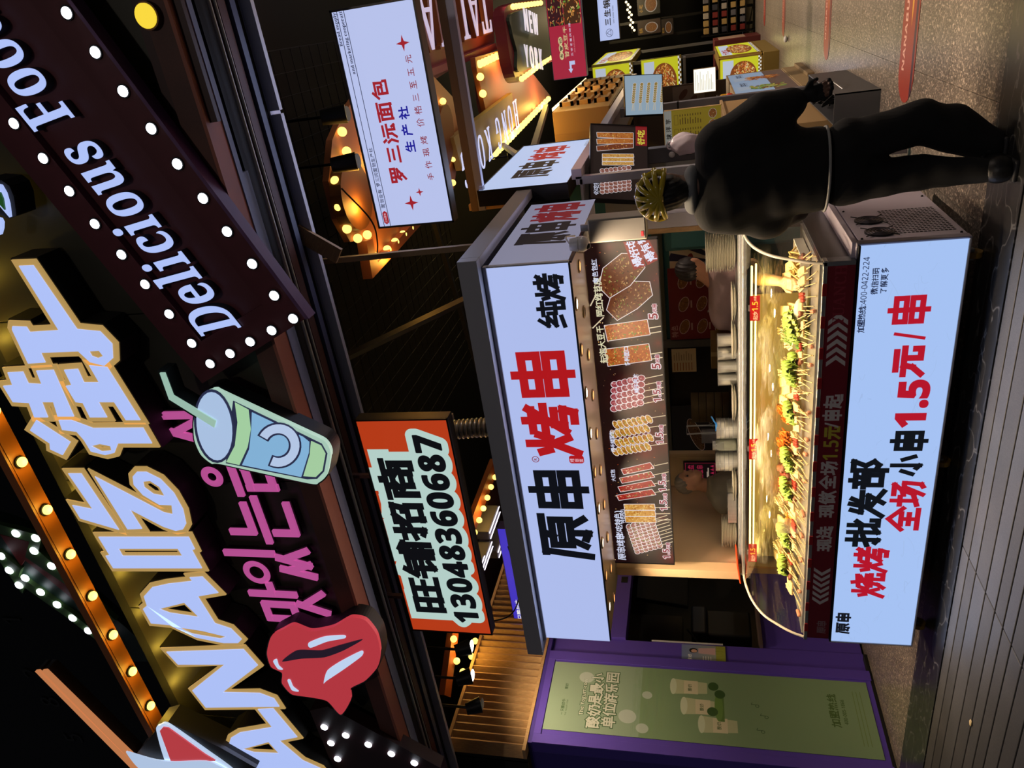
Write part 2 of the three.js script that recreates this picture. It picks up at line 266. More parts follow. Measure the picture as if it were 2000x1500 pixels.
// ---------- black upper hall above the beam: wire mesh, faint clock face ----------
structure('wall_upper', bx(-26, 3.4, 5.0, 24, -6.4, -6.2), mat(0x0c0b08, 0.8));
{
  const t = thing('wall_clock_face', 'large faint dark numerals of a clock on the black wall behind chopsticks', 'clock', [0, 0, 0]);
  const font = await new FontLoader().loadAsync('fonts/droid/droid_sans_regular.typeface.json');
  for (const [ch, x, y] of [['2', 60, 1320], ['8', 95, 1375], ['5', 140, 1445], ['1', 20, 1215]]) {
    const p = at(x, y, 'z', -6.15); mesh('numeral', new TextGeometry(ch, { font, size: 0.34, depth: 0.02, curveSegments: 5 }).translate(p.x - 0.12, p.y - 0.17, -6.2), mat(0x2a2822, 0.7), t);
  }
}
const serif = await new FontLoader().loadAsync('fonts/droid/droid_serif_bold.typeface.json');
const sans = await new FontLoader().loadAsync('fonts/droid/droid_sans_bold.typeface.json');
const serifThin = await new FontLoader().loadAsync('fonts/droid/droid_serif_regular.typeface.json');

// ---------- giant face-lit letters of the front ----------
const ZL = -3.3;
function giant(name, label, pieces, zoom) {   // pieces: [outline, ...holes] in picture points
  const t = thing(name, label, 'sign letter', [0, 0, 0]), [ox, oy, s] = zoom, q = (p) => p.map(([x, y]) => [ox + x / s, oy + y / s]);
  const g = [[], [], []];
  for (const [o, ...holes] of pieces) {
    const P = outline(q(o), ZL), H = holes.map((h) => outline(q(h), ZL));
    const area = THREE.ShapeUtils.area(P); if (area < 0) P.reverse(); H.forEach((h) => THREE.ShapeUtils.area(h) > 0 && h.reverse());
    const tidy = (v, d) => v.map((p, i) => { const a = v.at(i - 1), b = v[(i + 1) % v.length], e1 = p.clone().sub(a).normalize(), e2 = b.clone().sub(p).normalize(), n = new THREE.Vector2(e1.y + e2.y, -e1.x - e2.x), L = n.length(); return L < 0.2 ? p.clone() : p.clone().addScaledVector(n.divideScalar(L), d / Math.max(0.5, L / 2)); });
    g[0].push(slab(P, ZL + 0.006, 0.02, { holes: H }));
    g[1].push(slab(tidy(P, 0.034), ZL, 0.02, { holes: H.map((h) => tidy(h, 0.022)) }));
    g[2].push(slab(tidy(P, 0.042), ZL - 0.012, 0.17, { holes: H.map((h) => tidy(h, 0.03)) }));
  }
  mesh('return', g[2], mat(0x1c1a15, 0.6), t); mesh('border', g[1], M.tan, t); mesh('face', g[0], M.face, t);
  return t;
}
const ZB = [0, 475, 2.857], ZC = [0, 900, 5], Z3 = [0, 975, 2.857];
giant('sign_letter', 'white lit street character, tan edged, the highest of the giant letters', [
  [[[108, 125], [188, 122], [432, 478], [560, 490], [628, 560], [632, 640], [585, 682], [505, 662], [440, 602], [230, 610], [256, 664], [160, 670], [70, 480], [72, 462], [150, 465], [168, 494], [330, 484]], [[500, 602], [555, 598], [578, 628], [548, 640], [515, 628]]],
  [[[45, 720], [130, 715], [160, 780], [235, 785], [205, 710], [300, 705], [415, 965], [325, 965], [300, 885], [236, 885], [270, 970], [195, 970], [165, 890], [75, 885], [20, 795], [72, 790]]],
  [[[360, 705], [436, 700], [470, 775], [555, 775], [500, 680], [600, 690], [785, 985], [705, 985], [640, 885], [552, 885], [600, 970], [505, 970], [465, 890], [425, 885], [370, 795], [402, 790]]],
  [[[170, 1042], [205, 985], [395, 1108], [352, 1180], [283, 1148], [280, 1115]]],
  [[[330, 985], [400, 985], [520, 1030], [800, 1028], [850, 1115], [660, 1115], [640, 1168], [590, 1180], [510, 1160], [470, 1095], [430, 1050], [350, 1040]], [[512, 1130], [560, 1118], [618, 1130], [625, 1155], [570, 1160]]],
], ZB);
giant('sign_letter', 'white lit mouth shaped box character with narrow slot, tan edged', [[[[965, 740], [1845, 740], [1905, 860], [1875, 865], [1975, 1045], [1110, 1045], [1035, 925], [1075, 920]], [[1160, 855], [1740, 855], [1785, 925], [1200, 925]]]], ZC);
giant('sign_letter', 'white lit looping eat character with curled tail, tan edged', [
  [[[670, 120], [795, 120], [1165, 670], [790, 560], [710, 430], [910, 470]]],
  [[[930, 150], [1600, 500], [1690, 520], [1680, 430], [1560, 425], [1400, 330], [1310, 230], [1300, 150], [1340, 105], [1430, 105], [1570, 175], [1700, 310], [1790, 470], [1820, 610], [1790, 665], [1720, 680], [1600, 640], [1270, 470], [1390, 660], [1250, 665]], [[1400, 200], [1470, 192], [1560, 250], [1612, 342], [1500, 320], [1412, 255]]],
], ZC);
giant('sign_letter', 'white lit capital A with swooping foot beside the box character', [[[[1060, 435], [1130, 430], [1220, 520], [1105, 540], [1200, 690], [1290, 720], [1350, 780], [1330, 800], [1250, 800], [1100, 770], [950, 700], [845, 690], [800, 610], [822, 592], [805, 540], [850, 490], [940, 470], [1075, 455]], [[890, 610], [1030, 575], [1112, 656], [950, 632]], [[965, 708], [1130, 732], [1265, 765], [1230, 776], [1080, 750]]]], Z3);
giant('sign_letter', 'white lit capital N, tan edged, between the two capital A letters', [[[[930, 850], [1360, 835], [1440, 925], [1245, 1075], [1450, 1080], [1530, 1110], [1560, 1155], [1150, 1160], [1075, 1065], [1255, 920], [995, 920]]]], Z3);
giant('sign_letter', 'white lit capital A, tan edged, beside the red lips sign', [[[[1440, 1170], [1525, 1165], [1660, 1325], [1560, 1345], [1690, 1455], [1790, 1500], [1850, 1570], [1800, 1600], [1600, 1570], [1400, 1500], [1330, 1450], [1305, 1450], [1270, 1390], [1290, 1330], [1340, 1300], [1520, 1270]], [[1355, 1392], [1500, 1352], [1558, 1416], [1420, 1410]]]], Z3);
for (const [x, y] of [[-1.9, 5.3], [-2.9, 5.1], [-3.9, 5.0], [-4.9, 4.9]]) areaLight(0xb4c4f6, 2.6, 0.7, 0.8, [x, y, -3.26], [x, y, 5], 'giant_letter_glow');

// ---------- pink Korean letters ----------
{
  const K = {   // strokes on the 100 grid, [x0, y0, x1, y1]; ring = [cx, cy, r]
    mat: { s: [[8, 12, 8, 52], [8, 12, 45, 12], [45, 12, 45, 52], [8, 52, 45, 52], [72, 0, 72, 60], [72, 30, 95, 30], [50, 62, 30, 98], [48, 68, 78, 98]], r: [] },
    it: { s: [[78, 0, 78, 56], [42, 62, 25, 98], [40, 70, 54, 96], [70, 62, 52, 96], [68, 70, 88, 98]], r: [[30, 28, 22]] },
    neun: { s: [[22, 4, 22, 34], [22, 34, 84, 34], [2, 52, 98, 52], [22, 66, 22, 94], [22, 94, 86, 94]], r: [] },
    eum: { s: [[2, 50, 98, 50], [20, 64, 20, 96], [80, 64, 80, 96], [20, 66, 80, 66], [20, 94, 80, 94]], r: [[50, 22, 20]] },
    sik: { s: [[44, 0, 14, 56], [40, 16, 66, 52], [84, 0, 84, 56], [14, 66, 84, 66], [84, 66, 84, 98]], r: [] },
  };
  for (const [k, x0, x1, y0, y1, label] of [['mat', 512, 616, 1216, 1145, 'pink lit Korean character nearest the red lips sign'], ['it', 465, 588, 1143, 1070, 'pink lit Korean character with a ring and double fork'], ['neun', 455, 553, 1060, 976, 'pink lit Korean character of two corner strokes around a bar'], ['eum', 392, 515, 968, 900, 'pink lit Korean character half behind the cup sign'], ['sik', 335, 420, 875, 800, 'pink lit Korean character mostly hidden by the cup lid']]) {
    const a = at(x0 + 6, y0, 'z', -3.42), b = at(x1, y1, 'z', -3.42), w = b.x - a.x, h = a.y - b.y + 0.06;
    const t = thing('korean_letter', label, 'sign letter', [a.x, a.y + 0.03, -3.46]), lw = 0.05, g = [], bk = [];
    const line = (x, y, X, Y, d, z) => { const p = new THREE.Vector2(x * w / 100, -y * h / 100), q = new THREE.Vector2(X * w / 100, -Y * h / 100), e = q.clone().sub(p), L = e.length() + lw * 0.8; return new THREE.BoxGeometry(L, d, 0.02).rotateZ(Math.atan2(e.y, e.x)).translate((p.x + q.x) / 2, (p.y + q.y) / 2, z); };
    for (const s of K[k].s) { g.push(line(...s, lw, 0.02 + g.length * 0.0014)); bk.push(line(...s, lw + 0.014, 0.0)); }
    for (const [cx, cy, r] of K[k].r) { const R = r * Math.min(w, h) / 100; g.push(new THREE.TorusGeometry(R, lw / 2, 4, 40).rotateX(0).scale(1, 1, 0.4).translate(cx * w / 100, -cy * h / 100, 0.02)); bk.push(new THREE.TorusGeometry(R, lw / 2 + 0.007, 4, 40).scale(1, 1, 0.3).translate(cx * w / 100, -cy * h / 100, 0.0)); }
    mesh('backing', bk, mat(0x14120d, 0.6), t); mesh('face', g, M.pink, t);
  }
}

// ---------- slanted Delicious Food panel ----------
{
  const t = thing('delicious_food_sign', 'slanted dark maroon arrow panel with serif lettering and two rows of white bulbs', 'sign', [0, 0, 0]);
  const dir = new THREE.Vector2(0.905, 0.425).normalize();   // along the panel
  const A = new THREE.Vector2(-1.67, 4.286), B = new THREE.Vector2(-1.30, 3.50), Lx = 3.4;
  const far = (p, l, k) => p.clone().addScaledVector(k, l);
  const up = new THREE.Vector2(0.91, 0.4155), lo = new THREE.Vector2(0.9115, 0.4113);
  const P = [B, far(B, Lx, lo), far(A, Lx, up), A];
  mesh('panel', slab(P, -3.36, 0.02), mat(0x5a2228, 0.45), t);
  mesh('edge', slab([far(B, -0.01, dir).add(new THREE.Vector2(0.01, -0.02)), far(B, Lx, lo).add(new THREE.Vector2(0, -0.02)), far(B, Lx, lo), B], -3.31, 0.08), mat(0x5d3560, 0.5), t);
  // raised rim frame round a sunken field
  const inA = new THREE.Vector2(-1.40, 4.19), inB = new THREE.Vector2(-1.205, 3.735), rim = slab([...P], -3.315, 0.045, { holes: [[inA, far(inA, Lx - 0.5, up), far(inB, Lx - 0.5, lo), inB]] });
  mesh('rim', rim, mat(0x541e24, 0.4), t);
  const text = 'Delicious Food', cap = 0.275; let s = 0;
  const advance = (k) => [...'Delicious'].reduce((n, ch) => { const g = new TextGeometry(ch, { font: serif, size: cap, depth: 0.01, curveSegments: 2 }); g.computeBoundingBox(); return n + g.boundingBox.max.x * k + 0.014; }, 0.1);
  const wide = (1.29 - 0.1 - 9 * 0.014) / (advance(1) - 0.1 - 9 * 0.014);
  const e1 = new THREE.Vector2(1.18, 0.544).normalize(), sh = new THREE.Vector2(-0.16, 1).normalize();
  for (const ch of text) {
    if (ch === ' ') { s += 0.1; continue; }
    const opt = { font: serif, size: cap, depth: 0.05, curveSegments: 6, bevelEnabled: false };
    const place = (g, z) => g.applyMatrix4(new THREE.Matrix4().set(e1.x, sh.x, 0, -1.33 + e1.x * s, e1.y, sh.y, 0, 3.895 + e1.y * s, 0, 0, 1, z, 0, 0, 0, 1));
    const g = new TextGeometry(ch, opt); g.computeBoundingBox(); const w = g.boundingBox.max.x * wide; g.scale(wide, 1, 1);
    const body = mesh('letter', place(g.clone(), -3.36), mat(0x3a3a44, 0.5), t);
    const f = new TextGeometry(ch, { ...opt, depth: 0.006 }); f.scale(wide, 1, 1); mesh('letter_face', place(f, -3.308), M.face, body);
    s += w + 0.014;
  }
  const bulb = new THREE.SphereGeometry(0.027, 16, 8).scale(1, 1, 0.45), ring = new THREE.CylinderGeometry(0.034, 0.034, 0.01, 16).rotateX(Math.PI / 2);
  const spots = [[573, 622], [536, 577], [493, 515], [444, 452], [397, 387], [347, 320], [296, 251], [241, 178], [187, 102], [131, 25], [375, 670], [331, 613], [284, 555], [238, 497], [186, 437], [136, 373], [85, 309], [28, 241], [411, 710], [450, 690], [489, 667], [531, 645]];
  for (const [x, y] of spots) { const p = at(x, y, 'z', -3.31); const r = mesh('bulb_holder', ring, M.blackMetal, t); r.position.set(p.x, p.y, -3.312); const b = mesh('bulb', bulb, M.bulbWhite, r); b.position.z = 0.006; }
  for (const l of [0.3, 0.9, 1.5]) { areaLight(0xe6ecff, 7, 0.5, 0.05, [-1.1 + l * 0.9, 3.75 + l * 0.42, -3.28], [-1.1 + l * 0.9, 3.0, 2], 'panel_bulb_glow'); }
}
// a second such panel runs off the other side
{
  const t = thing('bulb_sign', 'dark maroon slanted bulb board below the red lips sign', 'sign');
  const P = [[612, 1395], [690, 1395], [860, 1530], [700, 1560]];
  mesh('panel', slab([[605, 1388], [640, 1380], [860, 1500], [900, 1620], [700, 1620]], -3.36, 0.1), mat(0x30161a, 0.5), t);
  const bulb = new THREE.SphereGeometry(0.03, 16, 8).scale(1, 1, 0.45);
  for (const [x, y] of [[633, 1421], [675, 1437], [719, 1455], [764, 1473], [809, 1491], [646, 1452], [659, 1483]]) { const p = at(x, y, 'z', -3.35); mesh('bulb', bulb, M.bulbWhite, t).position.set(p.x, p.y, -3.352); }
}
// ---------- cup sign ----------
{
  const t = thing('cup_sign', 'pale blue and green lit takeaway cup sign with a bent straw', 'sign'), z = -3.27, c = (X, Y) => [X / 2.857, 475 + Y / 2.857];
  const body = [[1080, 1000], [1100, 900], [1150, 830], [1200, 815], [1250, 840], [1700, 1050], [1810, 1105], [1845, 1170], [1825, 1290], [1780, 1335], [1720, 1340], [1240, 1235], [1180, 1230], [1120, 1180], [1085, 1100]].map(([x, y]) => c(x, y));
  const dark = glowing(0x4a4f7a, 0.25, 0x3a3f66);
  mesh('return', slab(body, z - 0.02, 0.12, { grow: 0.008, curve: true }), mat(0x14161c, 0.5), t);
  mesh('rim', slab(body, z, 0.03, { curve: true }), glowing(0xc4ecd6, 0.62, 0xbfe0d0), t);
  mesh('outline', slab([[1300, 880], [1690, 1068], [1795, 1120], [1826, 1175], [1808, 1275], [1770, 1315], [1715, 1318], [1260, 1228]].map(([x, y]) => c(x, y)), z + 0.004, 0.006), dark, t);
  mesh('cup_wall', slab([[1405, 945], [1690, 1082], [1725, 1110], [1722, 1170], [1680, 1305], [1350, 1238], [1390, 1150], [1402, 1040]].map(([x, y]) => c(x, y)), z + 0.008, 0.006), glowing(0x8fc4ee, 0.72, 0x9cc6e4), t);
  mesh('cup_foot', slab([[1735, 1105], [1790, 1130], [1815, 1175], [1798, 1270], [1762, 1305], [1692, 1300], [1728, 1180]].map(([x, y]) => c(x, y)), z + 0.008, 0.006), glowing(0xb8e6b4, 0.7, 0xb4d8b4), t);
  mesh('cup_band', slab([[1310, 890], [1385, 930], [1398, 1040], [1380, 1140], [1335, 1238], [1262, 1222], [1310, 1130], [1325, 1000]].map(([x, y]) => c(x, y)), z + 0.008, 0.006), glowing(0xb6e8b4, 0.7, 0xb4d8b4), t);
  const lid = [...Array(28)].map((_, i) => { const a = i / 28 * 2 * Math.PI; return c(1195 + 112 * Math.cos(a) + 18 * Math.sin(a), 1022 + 205 * Math.sin(a)); });
  const lidIn = [...Array(28)].map((_, i) => { const a = i / 28 * 2 * Math.PI; return c(1195 + 98 * Math.cos(a) + 18 * Math.sin(a), 1022 + 190 * Math.sin(a)); });
  mesh('lid_outline', slab(lid, z + 0.012, 0.006), dark, t); mesh('lid', slab(lidIn, z + 0.016, 0.006), glowing(0xb3cdf0, 0.8, 0xb6c8e6), t);
  const straw = mesh('straw', slab([[890, 725], [918, 725], [965, 850], [1205, 992], [1195, 1030], [942, 872]].map(([x, y]) => c(x, y)), z + 0.024, 0.012), glowing(0xb2dcc8, 0.62, 0xb0d0c4), t);
  mesh('straw_edge', slab([[878, 710], [926, 712], [975, 845], [1215, 985], [1198, 1042], [935, 878]].map(([x, y]) => c(x, y)), z + 0.014, 0.1), mat(0x1c2628, 0.6), t);
  // the letter C as a ring with a gap
  const C = []; for (let i = 0; i <= 24; i++) { const a = -0.75 + i / 24 * 4.6; C.push(c(1542 + 118 * Math.sin(a + 0.35) + 10, 1130 + 118 * Math.cos(a + 0.35))); } for (let i = 24; i >= 0; i--) { const a = -0.75 + i / 24 * 4.6; C.push(c(1542 + 70 * Math.sin(a + 0.35) + 10, 1130 + 70 * Math.cos(a + 0.35))); }
  mesh('letter_c_edge', slab(C, z + 0.012, 0.006, { grow: 0.012 }), dark, t); mesh('letter_c', slab(C, z + 0.018, 0.006), glowing(0xbfd4f4, 0.8, 0xb6c8e6), t);
  areaLight(0xb8dcf0, 0.6, 0.5, 0.4, [-2.05, 4.0, -3.2], [-2.05, 3.6, 4], 'cup_sign_glow');
}
// ---------- red lips sign (a plain pair of lips stands in for the design in the photograph) ----------
{
  const t = thing('lips_sign', 'red lit lips shaped sign with white gleams below the pink letters', 'sign'), z = -3.27, c = (X, Y) => [500 + X / 3.75, 1100 + Y / 3.75];
  const red = glowing(0xd8434e, 0.6, 0xb23a44), body = [[80, 660], [110, 540], [190, 490], [270, 455], [400, 500], [560, 470], [690, 400], [800, 420], [880, 520], [908, 640], [890, 760], [800, 860], [690, 920], [690, 1010], [620, 1110], [520, 1010], [380, 980], [260, 960], [190, 880], [190, 805], [110, 760]].map(([x, y]) => c(x, y));
  mesh('return', slab(body, z - 0.02, 0.12, { grow: 0.008, curve: true }), mat(0x151416, 0.5), t);
  mesh('lips', slab(body, z, 0.03, { curve: true }), red, t);
  mesh('mouth_line', slab([[190, 720], [300, 640], [480, 640], [620, 600], [780, 560], [640, 640], [500, 690], [330, 700]].map(([x, y]) => c(x, y)), z + 0.006, 0.008, { curve: true }), glowing(0x4a3550, 0.2, 0x3a2838), t);
  for (const p of [[[125, 720], [150, 705], [165, 750], [195, 780], [160, 775]], [[230, 860], [250, 858], [270, 905], [312, 940], [262, 930]], [[385, 585], [500, 540], [640, 530], [650, 550], [520, 575], [400, 620]], [[495, 880], [520, 790], [620, 720], [770, 645], [775, 680], [640, 780], [520, 860]]]) mesh('gleam', slab(p.map(([x, y]) => c(x, y)), z + 0.006, 0.006, { curve: true }), glowing(0xc6dcfa, 0.85, 0xc0d0e6), t);
  areaLight(0xff5060, 0.5, 0.5, 0.4, [-3.7, 4.0, -3.2], [-3.7, 3.5, 4], 'lips_sign_glow');
}
// ---------- noodle bowl with chopsticks ----------
{
  const t = thing('bowl_sign', 'lit red bowl sign with white noodles at the end of the beam', 'sign'), z = -3.2, c = (X, Y) => [X / 5, 1200 + Y / 5];
  mesh('return', slab([[1510, 1150], [1530, 1080], [1640, 1050], [2150, 1300], [2500, 1500], [2300, 1900], [1500, 1800], [1300, 1400]].map(([x, y]) => c(x, y)), z - 0.03, 0.17), mat(0x35312c, 0.6), t);
  mesh('rim', slab([[1525, 1130], [1560, 1085], [1640, 1080], [2000, 1330], [2300, 1560], [2200, 1700], [1800, 1600], [1620, 1450]].map(([x, y]) => c(x, y)), z - 0.01, 0.02, { curve: true }), glowing(0xc0d6f4, 0.85, 0xc0d0e6), t);
  mesh('soup', slab([[1560, 1140], [1590, 1105], [1640, 1110], [2000, 1370], [2100, 1430], [1670, 1440]].map(([x, y]) => c(x, y)), z, 0.01), glowing(0xdc4a52, 0.6, 0xb8444a), t);
  mesh('noodles', slab([[1230, 1345], [1290, 1360], [1500, 1420], [1700, 1440], [2050, 1440], [2300, 1600], [2100, 1700], [1500, 1600], [1330, 1480]].map(([x, y]) => c(x, y)), z + 0.008, 0.012, { curve: true }), glowing(0xbcd2f2, 0.8, 0xc0d0e6), t);
  for (const [a, b, l] of [[[340, 558], [378, 553], 'orange lit chopstick, the outer of the pair'], [[410, 552], [450, 548], 'orange lit chopstick, the inner of the pair']]) {
    const s = thing('chopstick_sign', l + ' above the bowl sign', 'sign'), dx = 985, dy = 960;
    mesh('stick_return', slab([a, b, [b[0] + dx, b[1] + dy], [a[0] + dx - 10, a[1] + dy + 25]].map(([x, y]) => c(x, y)), z - 0.02, 0.12), mat(0x2a2014, 0.6), s);
    mesh('stick_face', slab([a, b, [b[0] + dx, b[1] + dy], [a[0] + dx - 10, a[1] + dy + 25]].map(([x, y]) => c(x, y)), z, 0.02), glowing(0xf09a62, 0.55, 0xc07a4a), s);
  }
}
// ---------- green and red arrow with white bulbs, behind the beam ----------
{
  const t = thing('arrow_sign', 'green edged red arrow sign with white bulbs rising behind the beam', 'sign'), z = -5.0, c = (X, Y) => [X / 5, 900 + Y / 5];
  const outer = [[-250, 520], [0, 575], [435, 735], [390, 880], [760, 1220], [1150, 1560], [1600, 1960], [1300, 1960], [720, 1520], [265, 1170], [225, 1310], [-60, 900]];
  mesh('back', slab(outer.map(([x, y]) => c(x, y)), z, 0.12), mat(0x1e3428, 0.5), t);
  mesh('rim', slab([[-200, 600], [0, 625], [410, 735], [375, 880], [730, 1190], [1130, 1560], [1000, 1600], [640, 1210], [245, 940], [285, 790], [0, 715], [-150, 660]].map(([x, y]) => c(x, y)), z + 0.05, 0.06), mat(0x4d6a3a, 0.5), t);
  mesh('rim', slab([[-20, 880], [205, 1060], [180, 1130], [265, 1180], [700, 1490], [1130, 1830], [1040, 1830], [650, 1530], [240, 1240], [215, 1300], [-20, 960]].map(([x, y]) => c(x, y)), z + 0.05, 0.06), mat(0x4d6a3a, 0.5), t);
  mesh('field', slab([[0, 720], [285, 792], [262, 880], [640, 1200], [900, 1450], [880, 1500], [600, 1260], [240, 970], [205, 1030]].map(([x, y]) => c(x, y)), z + 0.02, 0.03), mat(0xa63a35, 0.5), t);
  const bulb = new THREE.SphereGeometry(0.05, 16, 8).scale(1, 1, 0.5);
  for (const [x, y] of [[155, 710], [348, 755], [332, 880], [503, 1028], [675, 1175], [8, 930], [90, 1070], [186, 1215], [245, 1145], [395, 1283], [557, 1405], [708, 1535], [862, 1660], [1018, 1790]]) { const p = at(...c(x, y), 'z', z + 0.055); mesh('bulb', bulb, M.bulbWhite, t).position.set(p.x, p.y, z + 0.055); }
  areaLight(0xe6ecff, 0.8, 1.0, 0.6, [-4.6, 8.5, z + 0.2], [-4.6, 8.5, 0], 'arrow_bulb_glow');
}

// ---------- round yellow lamp and a fragment of a green sign at the top of the front ----------
{
  const p = at(283, 31, 'z', -3.36), t = thing('yellow_lamp', 'round flat yellow lamp glowing at the edge of the brown trim', 'lamp', [p.x, p.y, -3.4]);
  mesh('lamp_rim', new THREE.CylinderGeometry(0.062, 0.062, 0.06, 28).rotateX(Math.PI / 2), M.brown, t); mesh('lamp_lens', new THREE.CylinderGeometry(0.054, 0.054, 0.01, 28).rotateX(Math.PI / 2).translate(0, 0, 0.034), glowing(0xf2d23a, 1.0, 0xe8d040), t);
  const q = at(262, 120, 'z', -3.42); mesh('lamp_board', bx(-0.5, 1.6, -0.16, 0.1, -0.06, -0.03), mat(0x3a1e1c, 0.5), t);
  const g = thing('green_fragment_sign', 'green filled white edged sign fragment behind the giant letters', 'sign'), c = (X, Y) => [X / 6.667, 300 + Y / 6.667];
  mesh('return', slab([[-200, 330], [20, 350], [120, 420], [180, 560], [215, 810], [120, 850], [-200, 700]].map(([x, y]) => c(x, y)), -3.32, 0.14), mat(0x2c2a2a, 0.6), g);
  mesh('white_edge', slab([[-200, 380], [0, 415], [60, 520], [100, 660], [122, 832], [0, 690], [-200, 600]].map(([x, y]) => c(x, y)), -3.3, 0.02), M.face, g);
  mesh('green_field', slab([[-200, 450], [0, 510], [35, 590], [58, 735], [0, 670], [-200, 560]].map(([x, y]) => c(x, y)), -3.29, 0.01), glowing(0x2a6a2c, 0.35, 0x2a5a2c), g);
  mesh('white_edge', slab([[-100, 820], [0, 850], [25, 900], [22, 980], [0, 1060], [-100, 1060]].map(([x, y]) => c(x, y)), -3.3, 0.02), M.face, g);
}

// ---------- lightbox builder: a thing with case, lit face and its glow ----------
function faceGeo(w, h) { return new THREE.PlaneGeometry(w, h); }
function lightbox(name, label, cat, { w, h, d, pos, turn = 0, tilt = 0, tex, k, caseMat = M.blackMetal, frame = 0.012, glow, glowColor = 0xc9d6ff, group, dark = false }) {
  const t = thing(name, label, cat, pos, turn, group); t.rotation.order = 'YXZ'; t.rotation.x = tilt;
  mesh('case', bx(-w / 2, w / 2, -h / 2, h / 2, -d, -0.004, 0.004), caseMat, t);
  if (frame) mesh('frame', [bx(-w / 2, w / 2, h / 2 - frame, h / 2, -0.004, 0.006), bx(-w / 2, w / 2, -h / 2, -h / 2 + frame, -0.004, 0.006), bx(-w / 2, -w / 2 + frame, -h / 2, h / 2, -0.004, 0.006), bx(w / 2 - frame, w / 2, -h / 2, h / 2, -0.004, 0.006)], caseMat, t);
  const fm = backlit(tex, k); if (dark) fm.color.set(0x1a1a1a); mesh('lit_face', faceGeo(w - frame * 2, h - frame * 2), fm, t);
  if (glow) { const l = new THREE.RectAreaLight(glowColor, glow, w * 0.96, h * 0.96); l.position.set(0, 0, 0.03); l.rotation.y = Math.PI; l.name = name + '_glow'; t.add(l); }
  return t;
}

// ---------- bread shop lightbox hanging in the aisle ----------
{
  const tex = canvas(1600, 660, (g, w, h) => {
    fill(g, '#c3cefa', 0, 0, w, h);
    fill(g, '#20243f', 0, 38, w, 5); fill(g, '#20243f', 0, 96, w, 5);
    g.fillStyle = '#a8222c'; g.beginPath(); [[30, 48], [110, 48], [126, 69], [110, 92], [30, 92], [14, 69]].forEach(([x, y], i) => (i ? g.lineTo(x, y) : g.moveTo(x, y))); g.fill();
    write(g, '三沅面包', 28, 58, 20, { color: '#ecd', weight: 0.1, gap: 0 });
    write(g, '面包会有 罗三沅面包生产社', 150, 51, 36, { color: '#20243f', weight: 0.09 });
    g.fillStyle = '#20243f'; g.font = 'bold 34px serif'; g.fillText('Bread supply', 1370, 30); g.fillText('and marketing cooperatives', 1170, 84);
    write(g, '罗三沅面包', 330, 190, 140, { color: '#a8202c', weight: 0.14, gap: 0.14 });
    write(g, '生产社', 560, 370, 92, { color: '#1d1c9c', weight: 0.13, gap: 0.35 });
    write(g, '手作现烤', 330, 510, 62, { color: '#8f2836', weight: 0.08, gap: 0.5 }); write(g, '价格三至五元', 740, 510, 62, { color: '#8f2836', weight: 0.08, gap: 0.45 });
    g.fillStyle = '#a8202c';
    for (const [x, y, r] of [[170, 330, 62], [250, 420, 34], [1330, 520, 56]]) { g.beginPath(); for (let i = 0; i < 8; i++) { const a = i / 8 * 2 * Math.PI, R = i % 2 ? r * 0.3 : r; g.lineTo(x + R * Math.cos(a), y + R * Math.sin(a)); } g.fill(); }
  });
  lightbox('bread_lightbox', 'white lit bread shop box with red characters hanging over the aisle', 'sign', { w: 1.34, h: 0.545, d: 0.1, pos: [-0.505, 3.275, -4.6], tex, k: 0.86, caseMat: mat(0x3a3530, 0.35, 0.5), glow: 1.6 });
}
// ---------- orange shop-to-let lightbox ----------
{
  const tex = canvas(1400, 480, (g, w, h) => {
    fill(g, '#d0441c', 0, 0, w, h);
    const lines = (e) => { write(g, '旺铺招商', 140, 44, 200, { color: '#0c0f14', weight: 0.17, gap: 0.06, squeeze: 1.24, ...e }); write(g, '13048360687', 72, 270, 168, { color: '#0c0f14', squeeze: 1.02, gap: 0.12, fat: 0.07, ...e }); };
    lines({ edge: '#cfeee6', edgeWidth: 0.42, color: '#cfeee6' }); lines({});
  });
  lightbox('letting_lightbox', 'orange lit shop letting box with a phone number in black digits', 'sign', { w: 1.84, h: 0.63, d: 0.09, pos: [-3.08, 3.285, -3.7], tex, k: 0.72, frame: 0.01, glow: 0.7, glowColor: 0xffc0a0 });
  const s = thing('sign_hanger', 'brown wooden hanger struts holding the orange letting box', 'bracket', [0, 0, 0]);
  mesh('strut', bar([-2.62, 3.6, -3.74], [-2.62, 3.79, -3.74], 0.025, 0.03), M.brown, s); mesh('strut', bar([-3.7, 3.6, -3.74], [-3.7, 3.79, -3.74], 0.025, 0.03), M.brown, s);
}
// ---------- purple yogurt shop hanging box ----------
{
  const tex = canvas(900, 100, (g, w, h) => { fill(g, '#4538cf', 0, 0, w, h); write(g, '一只酸奶牛', 20, 28, 46, { color: '#fff', weight: 0.12, gap: 0.06 }); });
  lightbox('yogurt_lightbox', 'narrow purple lit yogurt shop box above the white stall', 'sign', { w: 1.35, h: 0.15, d: 0.12, pos: [-5.25, 3.40, -5.62], tex, k: 0.8, caseMat: M.purpleDark, frame: 0.004, glow: 0.3, glowColor: 0x8878ff });
}
